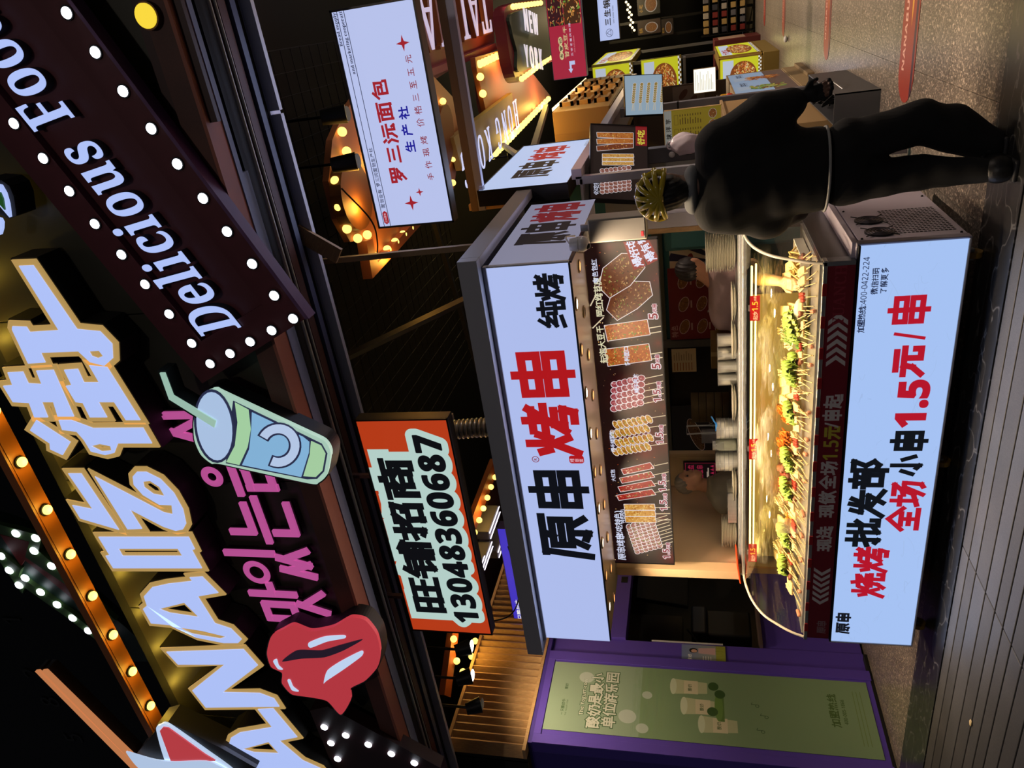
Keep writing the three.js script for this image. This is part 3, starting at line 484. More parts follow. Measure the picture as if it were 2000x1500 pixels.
// ---------- signs lying under the ceiling, facing down ----------
function slabY(pts, y, t, { holes = [], curve = false } = {}) {
  const cv = (p) => { let v = p.map(([a, b]) => { const q = at(a, b, 'y', y); return new THREE.Vector2(q.x, q.z); }); if (curve) v = new THREE.CatmullRomCurve3(v.map((q) => new THREE.Vector3(q.x, q.y, 0)), true, 'catmullrom', 0.4).getPoints(v.length * 6).map((q) => new THREE.Vector2(q.x, q.y)); return v; };
  const s = new THREE.Shape(cv(pts)); for (const h of holes) s.holes.push(new THREE.Path(cv(h)));
  return new THREE.ExtrudeGeometry(s, { depth: t, bevelEnabled: false }).rotateX(Math.PI / 2).translate(0, y + t, 0);
}
function ceilingText(text, font, size, origin, e1, e2, y, m, parent, deep = 0.05, gap = 0.06, slim = 1) {   // letters facing down
  let s = 0;
  for (const ch of text) {
    if (ch === ' ') { s += size * 0.5; continue; }
    const g = new TextGeometry(ch, { font, size, depth: deep, curveSegments: 5 }); g.computeBoundingBox(); const w = g.boundingBox.max.x; g.scale(slim, 1, 1);
    g.applyMatrix4(new THREE.Matrix4().set(e1[0], e2[0], 0, origin[0] + e1[0] * s, 0, 0, -1, y + deep, e1[1], e2[1], 0, origin[1] + e1[1] * s, 0, 0, 0, 1));
    mesh('letter', g, m, parent); s += w + size * gap;
  }
  return s;
}
{
  const t = thing('hong_kong_sign', 'dusty pink ceiling sign with yellow bulb edges and upside down city lettering', 'sign');
  mesh('panel', slabY([[931, 116], [1000, 92], [1074, 186], [962, 305], [940, 200]], 3.95, 0.06), mat(0xb0625c, 0.5), t);
  mesh('rim', slabY([[928, 112], [986, 96], [990, 106], [943, 128], [956, 207], [952, 230], [930, 130]], 3.9, 0.06), mat(0xb8622e, 0.5), t);
  mesh('rim', slabY([[1076, 187], [1074, 196], [962, 310], [958, 303]], 3.9, 0.06), mat(0xc4843a, 0.5), t);
  mesh('plate', slabY([[1000, 181], [1008, 244], [940, 328], [903, 333], [886, 268]], 3.82, 0.07), mat(0xa98d55, 0.5), t);
  const o = at(1012, 218, 'y', 3.76), e = at(935, 302, 'y', 3.76), L = Math.hypot(e.x - o.x, e.z - o.z);
  ceilingText('HONG KONG', serifThin, 0.36, [o.x + 0.17, o.z], [(e.x - o.x) / L, (e.z - o.z) / L], [-1, 0], 3.76, glowing(0xcfd6ff, 0.9, 0xc8cce0), t, 0.008, 0.02, 0.66);
  const bulb = new THREE.SphereGeometry(0.045, 12, 8);
  for (let i = 0; i < 22; i++) { const k = i / 21, p = at(1071 - 108 * k, 193 + 111 * k, 'y', 3.88); mesh('bulb', bulb, M.bulbYellow, t).position.copy(p); }
  for (let i = 0; i < 8; i++) { const k = i / 7, p = at(983 - 46 * k, 104 + 21 * k, 'y', 3.88); mesh('bulb', bulb, M.bulbYellow, t).position.copy(p); }
  for (const [x, y] of [[938, 150], [943, 183]]) mesh('bulb', bulb, M.bulbYellow, t).position.copy(at(x, y, 'y', 3.88));
  for (const [x, z] of [[-1.5, -10.2], [-1.45, -12.6], [-0.5, -10.2]]) pointLight(0xffcf60, 1.1, [x, 3.75, z], 'hong_kong_bulb_glow', 4);
}
{
  const t = thing('tai_nan_sign', 'dark red ceiling sign with neon edged serif letters next to the bread box', 'sign');
  mesh('panel', slabY([[966, 82], [842, 160], [780, 60], [800, -60], [960, -70]], 4.14, 0.06), mat(0x8c3f46, 0.5), t);
  mesh('rim', slabY([[968, 84], [972, 96], [842, 150], [838, 136]], 4.06, 0.09), mat(0xa35057, 0.5), t);
  const o = at(962, 62, 'y', 4.06), e = at(846, 98, 'y', 4.06), L = Math.hypot(e.x - o.x, e.z - o.z), e1 = [(e.x - o.x) / L, (e.z - o.z) / L];
  ceilingText('TAI NAN', serifThin, 0.62, [o.x + 0.6, o.z], e1, [-1, 0], 4.06, mat(0x9a5a2a, 0.5), t, 0.06);
  ceilingText('TAI NAN', serifThin, 0.60, [o.x + 0.6, o.z + 0.03], e1, [-1, 0], 4.045, glowing(0xe9dcff, 0.55, 0xc8b8c8), t, 0.012);
}
{
  const t = thing('new_york_sign', 'dark green ceiling sign with rounded red rim and bulbs beside the red arrow box', 'sign');
  mesh('rim', slabY([[988, 14], [990, 70], [1000, 130], [1016, 160], [1062, 128], [1100, 100], [1100, 0], [1040, 0]], 3.58, 0.14, { curve: true }), mat(0x7c1f2c, 0.5), t);
  mesh('panel', slabY([[1004, 24], [1000, 60], [1010, 100], [1014, 140], [1060, 118], [1100, 88], [1095, 14]], 3.54, 0.04, { curve: true }), mat(0x34463a, 0.5), t);
  const o = at(1026, 62, 'y', 3.5);
  ceilingText('NEW', sans, 0.27, [o.x + 0.02, o.z], [-0.12, -0.99], [0.99, -0.12], 3.5, glowing(0xe8e2f4, 0.7, 0xbab4c4), t, 0.01, 0.3);
  ceilingText('YORK', sans, 0.27, [o.x - 0.4, o.z + 0.2], [-0.12, -0.99], [0.99, -0.12], 3.5, glowing(0xe8e2f4, 0.7, 0xbab4c4), t, 0.01, 0.3);
  const bulb = new THREE.SphereGeometry(0.035, 12, 8);
  for (let i = 0; i < 12; i++) mesh('bulb', bulb, M.bulbYellow, t).position.copy(at(1019 + i * 5.5, 154 - i * 4.1, 'y', 3.55));
  for (let i = 0; i < 10; i++) mesh('bulb', bulb, M.bulbYellow, t).position.copy(at(1002 + i * 6, 13 - i * 0.8, 'y', 3.55));
  pointLight(0xffcf60, 0.8, [-0.8, 3.35, -10.5], 'new_york_bulb_glow', 4);
}
{
  const t = thing('oval_arrow_sign', 'orange ceiling sign of an oval on an arrow tip with round yellow bulbs', 'sign'), c = (a) => a.map(([x, y]) => [600 + x / 2.857, y / 2.857]);
  mesh('plate', slabY(c([[120, 1010], [140, 780], [200, 640], [300, 500], [700, 420], [830, 560], [850, 800], [820, 1050], [640, 1210], [380, 1500], [345, 1330], [240, 1350], [170, 1220]]), 3.93, 0.05), mat(0xc07a50, 0.5), t);
  mesh('rim', slabY(c([[330, 1345], [365, 1555], [640, 1250], [600, 1235], [395, 1465], [365, 1330]]), 3.86, 0.08), mat(0xb46a48, 0.5), t);
  mesh('oval', slabY([...Array(20)].map((_, i) => { const a = i / 20 * 2 * Math.PI; return [600 + (275 + 85 * Math.cos(a) + 25 * Math.sin(a)) / 2.857, (1090 + 195 * Math.sin(a)) / 2.857]; }), 3.84, 0.09), mat(0x8f5a2c, 0.55), t);
  mesh('oval', slabY([...Array(20)].map((_, i) => { const a = i / 20 * 2 * Math.PI; return [600 + (775 + 45 * Math.cos(a)) / 2.857, (760 + 180 * Math.sin(a)) / 2.857]; }), 3.86, 0.07), mat(0x8a5020, 0.55), t);
  const bulb = new THREE.SphereGeometry(0.034, 14, 10);
  for (const [x, y] of [[195, 735], [220, 845], [180, 900], [157, 1010], [175, 1152], [222, 1277], [335, 1310], [282, 1330], [368, 1425], [398, 1437], [447, 1392], [491, 1350], [535, 1308], [573, 1273], [757, 565], [815, 885], [812, 1020]]) mesh('bulb', bulb, M.bulbWarm, t).position.copy(at(600 + x / 2.857, y / 2.857, 'y', 3.89));
  for (const [x, z] of [[-1.1, -4.95], [-0.9, -5.6], [-1.6, -5.3]]) pointLight(0xffb84a, 0.32, [x, 3.8, z], 'oval_bulb_glow', 3);
}
{
  const t = thing('bulb_bar', 'orange ceiling bar with a single row of yellow bulbs above the purple box', 'sign');
  mesh('bar_body', [bar([-4.95, 3.97, -7.3], [-5.0, 3.97, -5.9], 0.2, 0.06), bar([-5.0, 3.97, -5.9], [-5.85, 3.97, -4.6], 0.2, 0.06)], mat(0x9a4f22, 0.5), t);
  mesh('panel', slabY([[967, 925], [990, 940], [1000, 1080], [960, 1180], [925, 1100]], 4.0, 0.05), mat(0x3c2028, 0.6), t);
  const bulb = new THREE.SphereGeometry(0.034, 14, 10);
  for (const [x, y] of [[967, 932], [959, 951], [952, 972], [944, 993], [936, 1016], [927, 1040], [886, 1248], [892, 1291], [904, 1312], [928, 1252], [921, 1282]]) mesh('bulb', bulb, M.bulbWarm, t).position.copy(at(x, y, 'y', 3.91));
  pointLight(0xffc860, 0.5, [-4.9, 3.8, -6.4], 'bulb_bar_glow', 3); pointLight(0xffc860, 0.4, [-5.6, 3.8, -5.0], 'bulb_bar_glow', 3);
  const n = thing('neon_letters', 'grey block letters with thin white neon lines above the purple box', 'sign');
  for (const [x, y, w, l] of [[965, 1020, 0.12, 0.5], [980, 1060, 0.12, 0.45], [952, 1085, 0.1, 0.4], [935, 1120, 0.1, 0.5]]) { const p = at(x, y, 'y', 3.86); const b = mesh('block', bx(-w / 2, w / 2, 0, 0.22, -l / 2, l / 2, 0.01), mat(0x6a6872, 0.5), n); b.position.copy(p); mesh('hanger', rod([0, 0.22, 0], [0, 4.9 - p.y, 0], 0.008), M.black, b); mesh('neon_line', [rod([-w / 3, -0.012, -l / 2], [-w / 3, -0.012, l / 2], 0.006), rod([w / 3, -0.012, -l / 2], [w / 3, -0.012, l / 2], 0.006)], M.neon, b); }
}
// ---------- small boxes far down the aisle ----------
{
  const tex = canvas(900, 560, (g, w, h) => {
    fill(g, '#b3263f', 0, 0, w, h);
    fill(g, '#3a1418', 470, 10, 440, 250); fill(g, '#4a2a12', 470, 270, 440, 270);
    for (let i = 0; i < 160; i++) { g.fillStyle = pick(['#c9602a', '#e09a4a', '#8a3a1c', '#d8b070', '#6f9a3a']); g.beginPath(); g.ellipse(480 + rnd(0, 420), rnd(20, 540), rnd(5, 30), rnd(4, 10), rnd(0, 3), 0, 7); g.fill(); }
    g.fillStyle = '#cdd6ff'; g.beginPath(); [[40, 300], [80, 260], [80, 285], [150, 285], [150, 380], [115, 380], [115, 318], [80, 318], [80, 340]].forEach(([x, y], i) => (i ? g.lineTo(x, y) : g.moveTo(x, y))); g.fill();
    for (let i = 0; i < 3; i++) { g.fillStyle = '#e8d89a'; g.beginPath(); g.arc(205 + i * 66, 170, 36, 0, 7); g.fill(); }
    write(g, '东馨记', 182, 148, 46, { color: '#2a1510', weight: 0.12, gap: 0.43 });
    write(g, '苕皮豆干', 180, 225, 68, { color: '#e8d89a', weight: 0.1, gap: 0.05 }); write(g, '正宗老重庆味道', 190, 330, 34, { color: '#e7d8f0', weight: 0.1, gap: 0.25 });
    g.font = '24px sans-serif'; g.fillStyle = '#f0a8a8'; g.fillText('400-035-8686', 220, 405);
  });
  lightbox('arrow_lightbox', 'crimson lit box with a white turning arrow hanging far down the aisle', 'sign', { w: 0.95, h: 0.345, d: 0.1, pos: [-0.2, 2.645, -8], tex, k: 0.75, caseMat: mat(0x6a6a72, 0.4, 0.5), frame: 0.004, glow: 0.5, glowColor: 0xff7088 });
  const tex2 = canvas(700, 260, (g, w, h) => { fill(g, '#b9c8f6', 0, 0, w, h); g.strokeStyle = '#3a4560'; g.lineWidth = 5; g.beginPath(); g.arc(80, 130, 44, 0, 7); g.stroke(); g.beginPath(); g.moveTo(50, 150); g.lineTo(80, 95); g.lineTo(110, 150); g.closePath(); g.stroke(); write(g, '三生铜', 160, 75, 90, { color: '#111', weight: 0.12 }); g.font = '24px sans-serif'; g.fillStyle = '#222'; g.fillText('SAN SHENG TONG', 180, 205); });
  lightbox('white_lightbox', 'small white lit box with a triangle emblem beyond the crimson box', 'sign', { w: 0.7, h: 0.247, d: 0.1, pos: [-0.12, 2.41, -10], tex: tex2, k: 0.85, frame: 0.004, glow: 0.8 });
}
// ---------- beams, struts, wires and spotlights under the black ceiling ----------
{
  const t = thing('aisle_crossbeam', 'pale metal crossbeam spanning the aisle in front of the city signs', 'beam', [0, 0, 0]);
  mesh('beam_body', bx(-1.36, 3.3, 3.06, 3.12, -5.66, -5.6, 0.004), mat(0x9a9ab0, 0.4, 0.2), t); mesh('beam_wood', metric(bx(-1.36, 3.3, 3.12, 3.18, -5.66, -5.6)), mat(0x6d5a4c, 0.7), t);
  mesh('end_post', bar([-1.33, 2.8, -5.63], [-1.33, 3.2, -5.63], 0.05, 0.05), M.wood, t);
  const p = thing('wood_bracket', 'short plywood board nailed to the white channel over the aisle', 'board'); const g = metric(bx(-0.16, 0.16, -0.05, 0.05, -0.012, 0.012), 1); const q = mesh('board', g, M.wood, p); q.position.set(-1.07, 3.69, -3.975); q.rotation.z = 0.95;
  const v = thing('ceiling_duct', 'silver corrugated flexible duct rising from the stall roof', 'duct', [-2.78, 2.8, -4.6]); const rings = []; for (let i = 0; i < 14; i++) rings.push(new THREE.TorusGeometry(0.062, 0.016, 8, 24).rotateX(Math.PI / 2).translate(Math.sin(i * 0.3) * 0.01, 0.03 + i * 0.036, 0)); mesh('ribs', rings, M.steel, v); mesh('plate', bx(-0.09, 0.09, 0.52, 0.535, -0.09, 0.09), M.whiteMetal, v); mesh('hose', new THREE.CylinderGeometry(0.06, 0.06, 0.5, 24).translate(0, 0.26, 0), M.steelDull, v);
  const add = (l, a, b, r, m) => { const o = thing('ceiling_strut', l, 'strut'); mesh('strut_bar', bar(a, b, r, r), m, o); };
  add('dark steel strut sloping behind the white stall roof', [-1.9, 2.85, -5.6], [-2.4, 4.6, -4.8], 0.05, M.darkGrey);
  add('dark steel strut crossing above the flexible duct', [-4.3, 3.6, -6.6], [-1.4, 3.75, -6.2], 0.04, M.darkGrey);
  add('brown wooden strut running up from the stall roof to the oval sign', [-1.28, 2.8, -4.35], [-1.30, 3.9, -4.35], 0.035, mat(0x7d6545, 0.6));
  add('grey metal strut slanting beside the pink city sign', [-1.3, 3.05, -7.2], [-1.5, 3.85, -9.6], 0.05, M.greyMetal);
  add('grey metal strut leaning over the second lightbox', [-1.25, 2.95, -7.0], [-1.15, 3.3, -10], 0.06, M.steelDull);
  const wire = (l, pts, r = 0.006) => { const o = tag(mesh('ceiling_cable', tube(pts, r, 30, 6), M.black), l, 'cable'); };
  wire('black cable drooping across the orange oval sign', [[-0.9, 3.8, -4.7], [-1.15, 3.66, -4.75], [-1.35, 3.72, -4.9], [-1.5, 3.8, -5.0]]);
  wire('black cable looping below the orange letting box', [[-4.0, 3.1, -3.8], [-4.2, 2.95, -4.1], [-4.35, 3.0, -4.6], [-4.45, 3.25, -5.2]]);
  const grid = []; for (let i = 0; i < 26; i++) { grid.push(rod([-4 + i * 0.16, 4.4, -4.5], [-4 + i * 0.16, 4.4, -8.5], 0.004, 0.004, 4)); grid.push(rod([-4, 4.4, -4.5 - i * 0.16], [0, 4.4, -4.5 - i * 0.16], 0.004, 0.004, 4)); }
  tag(mesh('ceiling_mesh', grid, mat(0x24242a, 0.5, 0.5)), 'black wire mesh hung under the dark ceiling', 'wire mesh');
  for (const [x, y, z, yy, l] of [[-1.55, 3.55, -9.0, 4.9, 'black track spotlight beside the pink city sign'], [-0.74, 3.72, -4.72, 4.9, 'black track spotlight over the orange oval sign'], [-0.45, 3.8, -4.9, 4.9, 'black track spotlight above the bread box']]) {
    const s = thing('track_spotlight', l, 'spotlight', [x, y, z]); mesh('housing', rod([0, 0.1, 0.04], [0, -0.06, -0.02], 0.05, 0.062, 20), M.blackMetal, s); mesh('stem', rod([0, 0.08, 0], [0, yy - y, 0], 0.01), M.blackMetal, s);
    mesh('lens', new THREE.CylinderGeometry(0.05, 0.05, 0.006, 20).translate(0, -0.065, -0.022), glowing(0xfff4e0, x < -1.5 ? 5 : 0.05, 0x222222), s);
  }
  for (const [x, y, z, l, on] of [[-4.75, 3.42, -4.25, 'black round spotlight shining between the orange box and the louvre', 1], [-5.05, 3.45, -4.2, 'black tilted spotlight shining on the wooden louvre', 1], [-5.35, 3.4, -4.15, 'black unlit spotlight before the wooden louvre', 0]]) {
    const s = thing('round_spotlight', l, 'spotlight', [x, y, z]); mesh('housing', rod([0, 0.12, 0.06], [0, 0, 0], 0.05, 0.07, 20), M.blackMetal, s); mesh('stem', rod([0, 0.1, 0.04], [0, 4.9 - y, 0.04], 0.012), M.blackMetal, s); mesh('lens', new THREE.SphereGeometry(0.06, 20, 8, 0, 7, 0, 1.2).rotateX(Math.PI).scale(1, 0.4, 1), glowing(0xfff6e6, on ? 5 : 0.02, 0x303030), s);
    if (on) spotLight(0xffe2b4, 3.5, [x, y - 0.05, z], [-5.8, 2.2, z - 0.6], 0.9, 0.6, 'round_spotlight_beam', 3);
  }
}
// ---------- purple yogurt booth ----------
{
  const t = thing('yogurt_booth', 'purple painted yogurt booth with a dark serving window', 'booth', [-5.8, 0, -5.2]);
  const b = (n, x0, x1, y0, y1, z0, z1, m = M.purple) => mesh(n, bx(x0, x1, y0, y1, z0, z1, 0.004), m, t);
  b('side_panel', -0.12, 0, 0.02, 3.0, 0, 1.05); b('corner_trim', 0, 0.012, 0.02, 3.0, 0.96, 1.05); b('corner_trim', 0, 0.012, 0.02, 3.0, 0.0, 0.11); b('corner_trim', 0, 0.012, 2.93, 3.0, 0.11, 0.96);
  b('pillar', -0.2, -0.06, 0.02, 3.0, -0.26, 0); b('header', -0.2, -0.06, 2.26, 3.0, -3.2, -0.26); b('header_trim', -0.06, -0.03, 2.26, 2.42, -3.2, -0.26, M.purple); b('lower_wall', -0.2, -0.08, 0.02, 0.92, -3.2, -0.26);
  b('counter_ledge', -0.22, -0.02, 0.92, 0.95, -3.2, -0.26, mat(0x5a4a4a, 0.4)); b('end_panel', -0.2, -0.06, 0.02, 3.0, -3.4, -3.2); b('base', -0.12, 0.003, 0, 0.03, -0.2, 1.05, M.black);
  b('back_wall', -1.9, -1.85, 0, 3.0, -3.4, 1.05, mat(0x5b5748, 0.7)); b('side_wall', -1.9, -0.12, 0, 3.0, 1.0, 1.05, M.purpleDark); b('far_wall', -1.9, -0.2, 0, 3.0, -3.4, -3.35, mat(0x4b4840, 0.7)); b('roof', -1.9, 0.0, 3.0, 3.04, -3.4, 1.05, M.purpleDark);
  mesh('window_strip', bx(-0.06, -0.05, 1.3, 2.0, -0.275, -0.262), M.whiteMetal, t);
  const sw = b('wall_switch', -0.03, -0.02, 2.30, 2.37, -1.15, -1.06, M.black);
  // cow-less silver emblem fragment on the header
  const e = new THREE.Shape(); e.moveTo(0, 0); e.bezierCurveTo(0.1, 0.16, 0.25, 0.1, 0.3, 0.0); e.bezierCurveTo(0.26, -0.06, 0.2, 0.03, 0.14, -0.05); e.bezierCurveTo(0.1, -0.1, 0.03, -0.08, 0, 0);
  mesh('emblem', new THREE.ExtrudeGeometry(e, { depth: 0.03, bevelEnabled: true, bevelSize: 0.008, bevelThickness: 0.008, bevelSegments: 2 }).rotateY(Math.PI / 2).translate(-0.06, 2.66, -0.3), mat(0x9a9ab4, 0.4, 0.3), t);
  // inside
  const cab = thing('booth_cabinet', 'grey wall cabinet inside the dark purple booth', 'cabinet', [-7.4, 1.75, -6.6]); mesh('body', bx(-0.2, 0.15, 0, 0.75, -0.6, 0.6, 0.01), mat(0x6b675c, 0.6), cab); mesh('door', bx(0.15, 0.17, 0.02, 0.73, -0.59, -0.01), mat(0x716d60, 0.6), cab); mesh('door', bx(0.15, 0.17, 0.02, 0.73, 0.01, 0.59), mat(0x716d60, 0.6), cab);
  const mon = thing('menu_monitor', 'black menu monitor hanging inside the purple booth window', 'monitor', [-6.3, 1.95, -7.0]); mesh('screen_case', bx(-0.03, 0.03, -0.3, 0.3, -0.55, 0.55, 0.01), M.blackMetal, mon); mesh('wall_arm', bar([-0.02, 0.2, 0], [-0.5, 0.5, 0], 0.05, 0.05), M.black, mon); mon.rotation.z = -0.15;
  const mac = thing('drink_machine', 'dark grey drink sealing machine on the booth counter', 'machine', [-6.9, 0.95, -6.6]); mesh('body', bx(-0.2, 0.2, 0, 0.5, -0.2, 0.2, 0.03), M.darkGrey, mac); mesh('head', bx(-0.22, 0.24, 0.5, 0.68, -0.22, 0.22, 0.03), mat(0x3c3e44, 0.4), mac); mesh('lever', rod([0.1, 0.6, 0.24], [0.3, 0.72, 0.24], 0.012), M.steelDull, mac);
  const lm = thing('counter_menu', 'three pale menu cards in a row on the booth counter', 'menu', [-5.95, 0.96, -7.1]); 
  mesh('stand', bx(-0.012, 0, 0, 0.03, -0.55, 0.55), M.steelDull, lm);
  for (let i = 0; i < 3; i++) { const tx = canvas(128, 128, (g) => { fill(g, i ? '#b9cfae' : '#d5d6d0', 0, 0, 128, 128); g.fillStyle = '#68786a'; for (let r = 0; r < 6; r++) g.fillRect(20, 20 + r * 15, rnd(30, 90), 5); }); const c = mesh('menu_card', new THREE.PlaneGeometry(0.34, 0.26).rotateY(Math.PI / 2), print(tx), lm); c.position.set(0.005, 0.16, 0.37 - i * 0.36); c.rotation.z = 0.3; }
}
{   // the long green poster
  const tex = canvas(560, 2048, (g, w, h) => {
    fill(g, '#92a894', 0, 0, w, h); fill(g, '#7f9a78', 0, 620, w, 1428);
    for (let i = 0; i < 500; i++) { g.fillStyle = `rgba(118,148,112,${rnd(0.02, 0.08)})`; g.fillRect(rnd(0, w), rnd(560, 760), rnd(20, 140), rnd(4, 20)); }
    const dk = '#41603f';
    write(g, '一只酸奶牛', 120, 96, 24, { color: dk, weight: 0.1 }); g.fillStyle = dk; g.font = '15px sans-serif'; g.fillText('THE YOGURT-COW', 118, 138); write(g, '酸奶', 330, 100, 22, { color: dk, weight: 0.1 });
    g.font = 'bold 40px sans-serif'; g.lineWidth = 7; g.strokeStyle = '#3d5f41'; g.fillStyle = '#d8dcd4'; g.lineJoin = 'round'; g.strokeText('The Yogurt-cow', 130, 250); g.fillText('The Yogurt-cow', 130, 250);
    for (const [s, y, x] of [['酸奶是最小', 275, 40], ['单位游乐园', 375, 52]]) write(g, s, x, y, 88, { color: '#d4d8d2', weight: 0.13, gap: 0.02, edge: '#3d5f41', edgeWidth: 0.12 });
    for (const [x, y, r] of [[440, 240, 46], [150, 540, 52], [70, 640, 36], [330, 660, 30]]) { g.fillStyle = 'rgba(196,205,206,.75)'; g.beginPath(); g.ellipse(x, y, r, r * 1.12, 0.2, 0, 7); g.fill(); }
    for (const [x, y, s] of [[140, 1010, 1], [270, 900, 1.05], [420, 830, 1]]) { g.fillStyle = '#b7bd9c'; g.beginPath(); g.moveTo(x - 62 * s, y); g.lineTo(x + 62 * s, y); g.lineTo(x + 44 * s, y + 220 * s); g.lineTo(x - 44 * s, y + 220 * s); g.fill(); fill(g, '#cfc8ae', x - 54 * s, y + 70 * s, 108 * s, 90 * s); g.fillStyle = '#c9d2bb'; g.beginPath(); g.ellipse(x, y, 66 * s, 22 * s, 0, 0, 7); g.fill(); write(g, '酸奶', x - 30, y + 95 * s, 26, { color: '#5a6b4a', weight: 0.1 }); }
    fill(g, '#5d7d45', 170, 1120, 220, 34); g.fillStyle = '#6c8f4c'; g.beginPath(); g.ellipse(280, 1120, 110, 26, 0, 0, 7); g.fill(); g.fillStyle = '#3d5c33'; for (const [x, y] of [[240, 1080], [440, 1090], [380, 1130]]) { g.beginPath(); g.arc(x, y, 34, 0, 7); g.fill(); }
    g.strokeStyle = dk; g.lineWidth = 4; for (const [x, y] of [[120, 1380], [230, 1410], [310, 1360]]) { g.beginPath(); g.arc(x, y, 10, 0, 7); g.moveTo(x + 10, y); g.lineTo(x + 10, y - 36); g.lineTo(x + 26, y - 30); g.stroke(); }
    write(g, '加盟热线', 200, 1790, 58, { color: '#47622f', weight: 0.12 }); g.font = 'bold 30px sans-serif'; g.fillStyle = '#47622f'; g.fillText('400-005-1866', 225, 1890);
    for (let i = 0; i < 3; i++) fill(g, '#6d854c', 80, 1950 + i * 22, 400, 4);
  });
  const t = thing('green_poster', 'tall green yogurt poster on the purple booth wall', 'poster', [-5.795, 1.5, -4.68]);
  mesh('sheet', new THREE.BoxGeometry(0.77, 2.85, 0.004).rotateY(Math.PI / 2), print(tex, 0.45), t);
}
{   // small recruitment poster
  const tex = canvas(200, 350, (g, w, h) => { fill(g, '#7f8fc4', 0, 0, w, h); for (let y = 0; y < 350; y++) { g.fillStyle = `rgb(${120 + y * 0.15},${135 + y * 0.12},${190 - y * 0.1})`; g.fillRect(0, y, w, 1); } g.fillStyle = '#a7ad4a'; g.fillRect(0, 275, w, 75); for (let i = 0; i < 60; i++) { g.strokeStyle = '#8c953a'; g.beginPath(); const x = rnd(0, w); g.moveTo(x, 350); g.lineTo(x + rnd(-10, 10), 270); g.stroke(); } g.fillStyle = '#1c1a20'; g.beginPath(); g.ellipse(135, 95, 28, 34, 0, 0, 7); g.fill(); g.fillStyle = '#d8a898'; g.beginPath(); g.ellipse(130, 100, 18, 24, 0, 0, 7); g.fill(); g.fillStyle = '#d4b0b8'; g.beginPath(); g.moveTo(105, 135); g.lineTo(165, 135); g.lineTo(175, 270); g.lineTo(95, 270); g.fill(); write(g, '有好', 22, 50, 34, { color: '#fff', weight: 0.13 }); g.fillStyle = '#eee'; for (let i = 0; i < 4; i++) g.fillRect(14, 170 + i * 20, 60, 6); });
  const t = thing('small_poster', 'small sky blue poster with a figure stuck on the purple pillar', 'poster', [-5.855, 1.49, -5.33]);
  mesh('sheet', new THREE.BoxGeometry(0.22, 0.42, 0.003).rotateY(Math.PI / 2), print(tex), t); t.position.set(-5.852, 1.49, -5.33);
}
{   // wooden louvre above the booth
  const t = thing('wooden_louvre', 'wall of vertical wooden louvre slats above the purple booth', 'louvre', [-5.86, 3.04, -4.1]);
  const slat = metric(bx(-0.06, 0.06, 0.03, 0.72, -0.012, 0.012), 1);
  for (let i = 0; i < 36; i++) { const s = mesh('slat', slat, M.wood, t); s.position.z = -i * 0.083; s.rotation.y = 0.5; }
  mesh('bottom_rail', metric(bx(-0.05, 0.07, 0, 0.03, -3.0, 0.04)), M.wood, t); mesh('top_rail', metric(bx(-0.05, 0.07, 0.72, 0.75, -3.0, 0.04)), M.wood, t); mesh('backing', bx(-0.1, -0.09, 0, 0.75, -3.0, 0.04), mat(0x1c140c, 0.8), t);
  mesh('ledge', bx(0.07, 0.5, -0.012, 0.008, -1.95, -1.3), M.wood, t); mesh('end_board', metric(bx(-1.9, -0.05, 0, 0.75, 0.02, 0.04)), mat(0x1a1510, 0.8), t);
  const r = thing('red_crate', 'red ribbed plastic crate behind the white stall roof', 'crate', [-5.55, 3.05, -5.75]); mesh('crate_body', bx(-0.14, 0.14, 0, 0.14, -0.2, 0.2, 0.02), mat(0x9c1f24, 0.4), r); const rb = []; for (let i = 0; i < 12; i++) rb.push(bx(-0.13 + i * 0.023, -0.122 + i * 0.023, 0.01, 0.13, 0.2, 0.208)); mesh('ribs', rb, mat(0x83181c, 0.4), r);
}

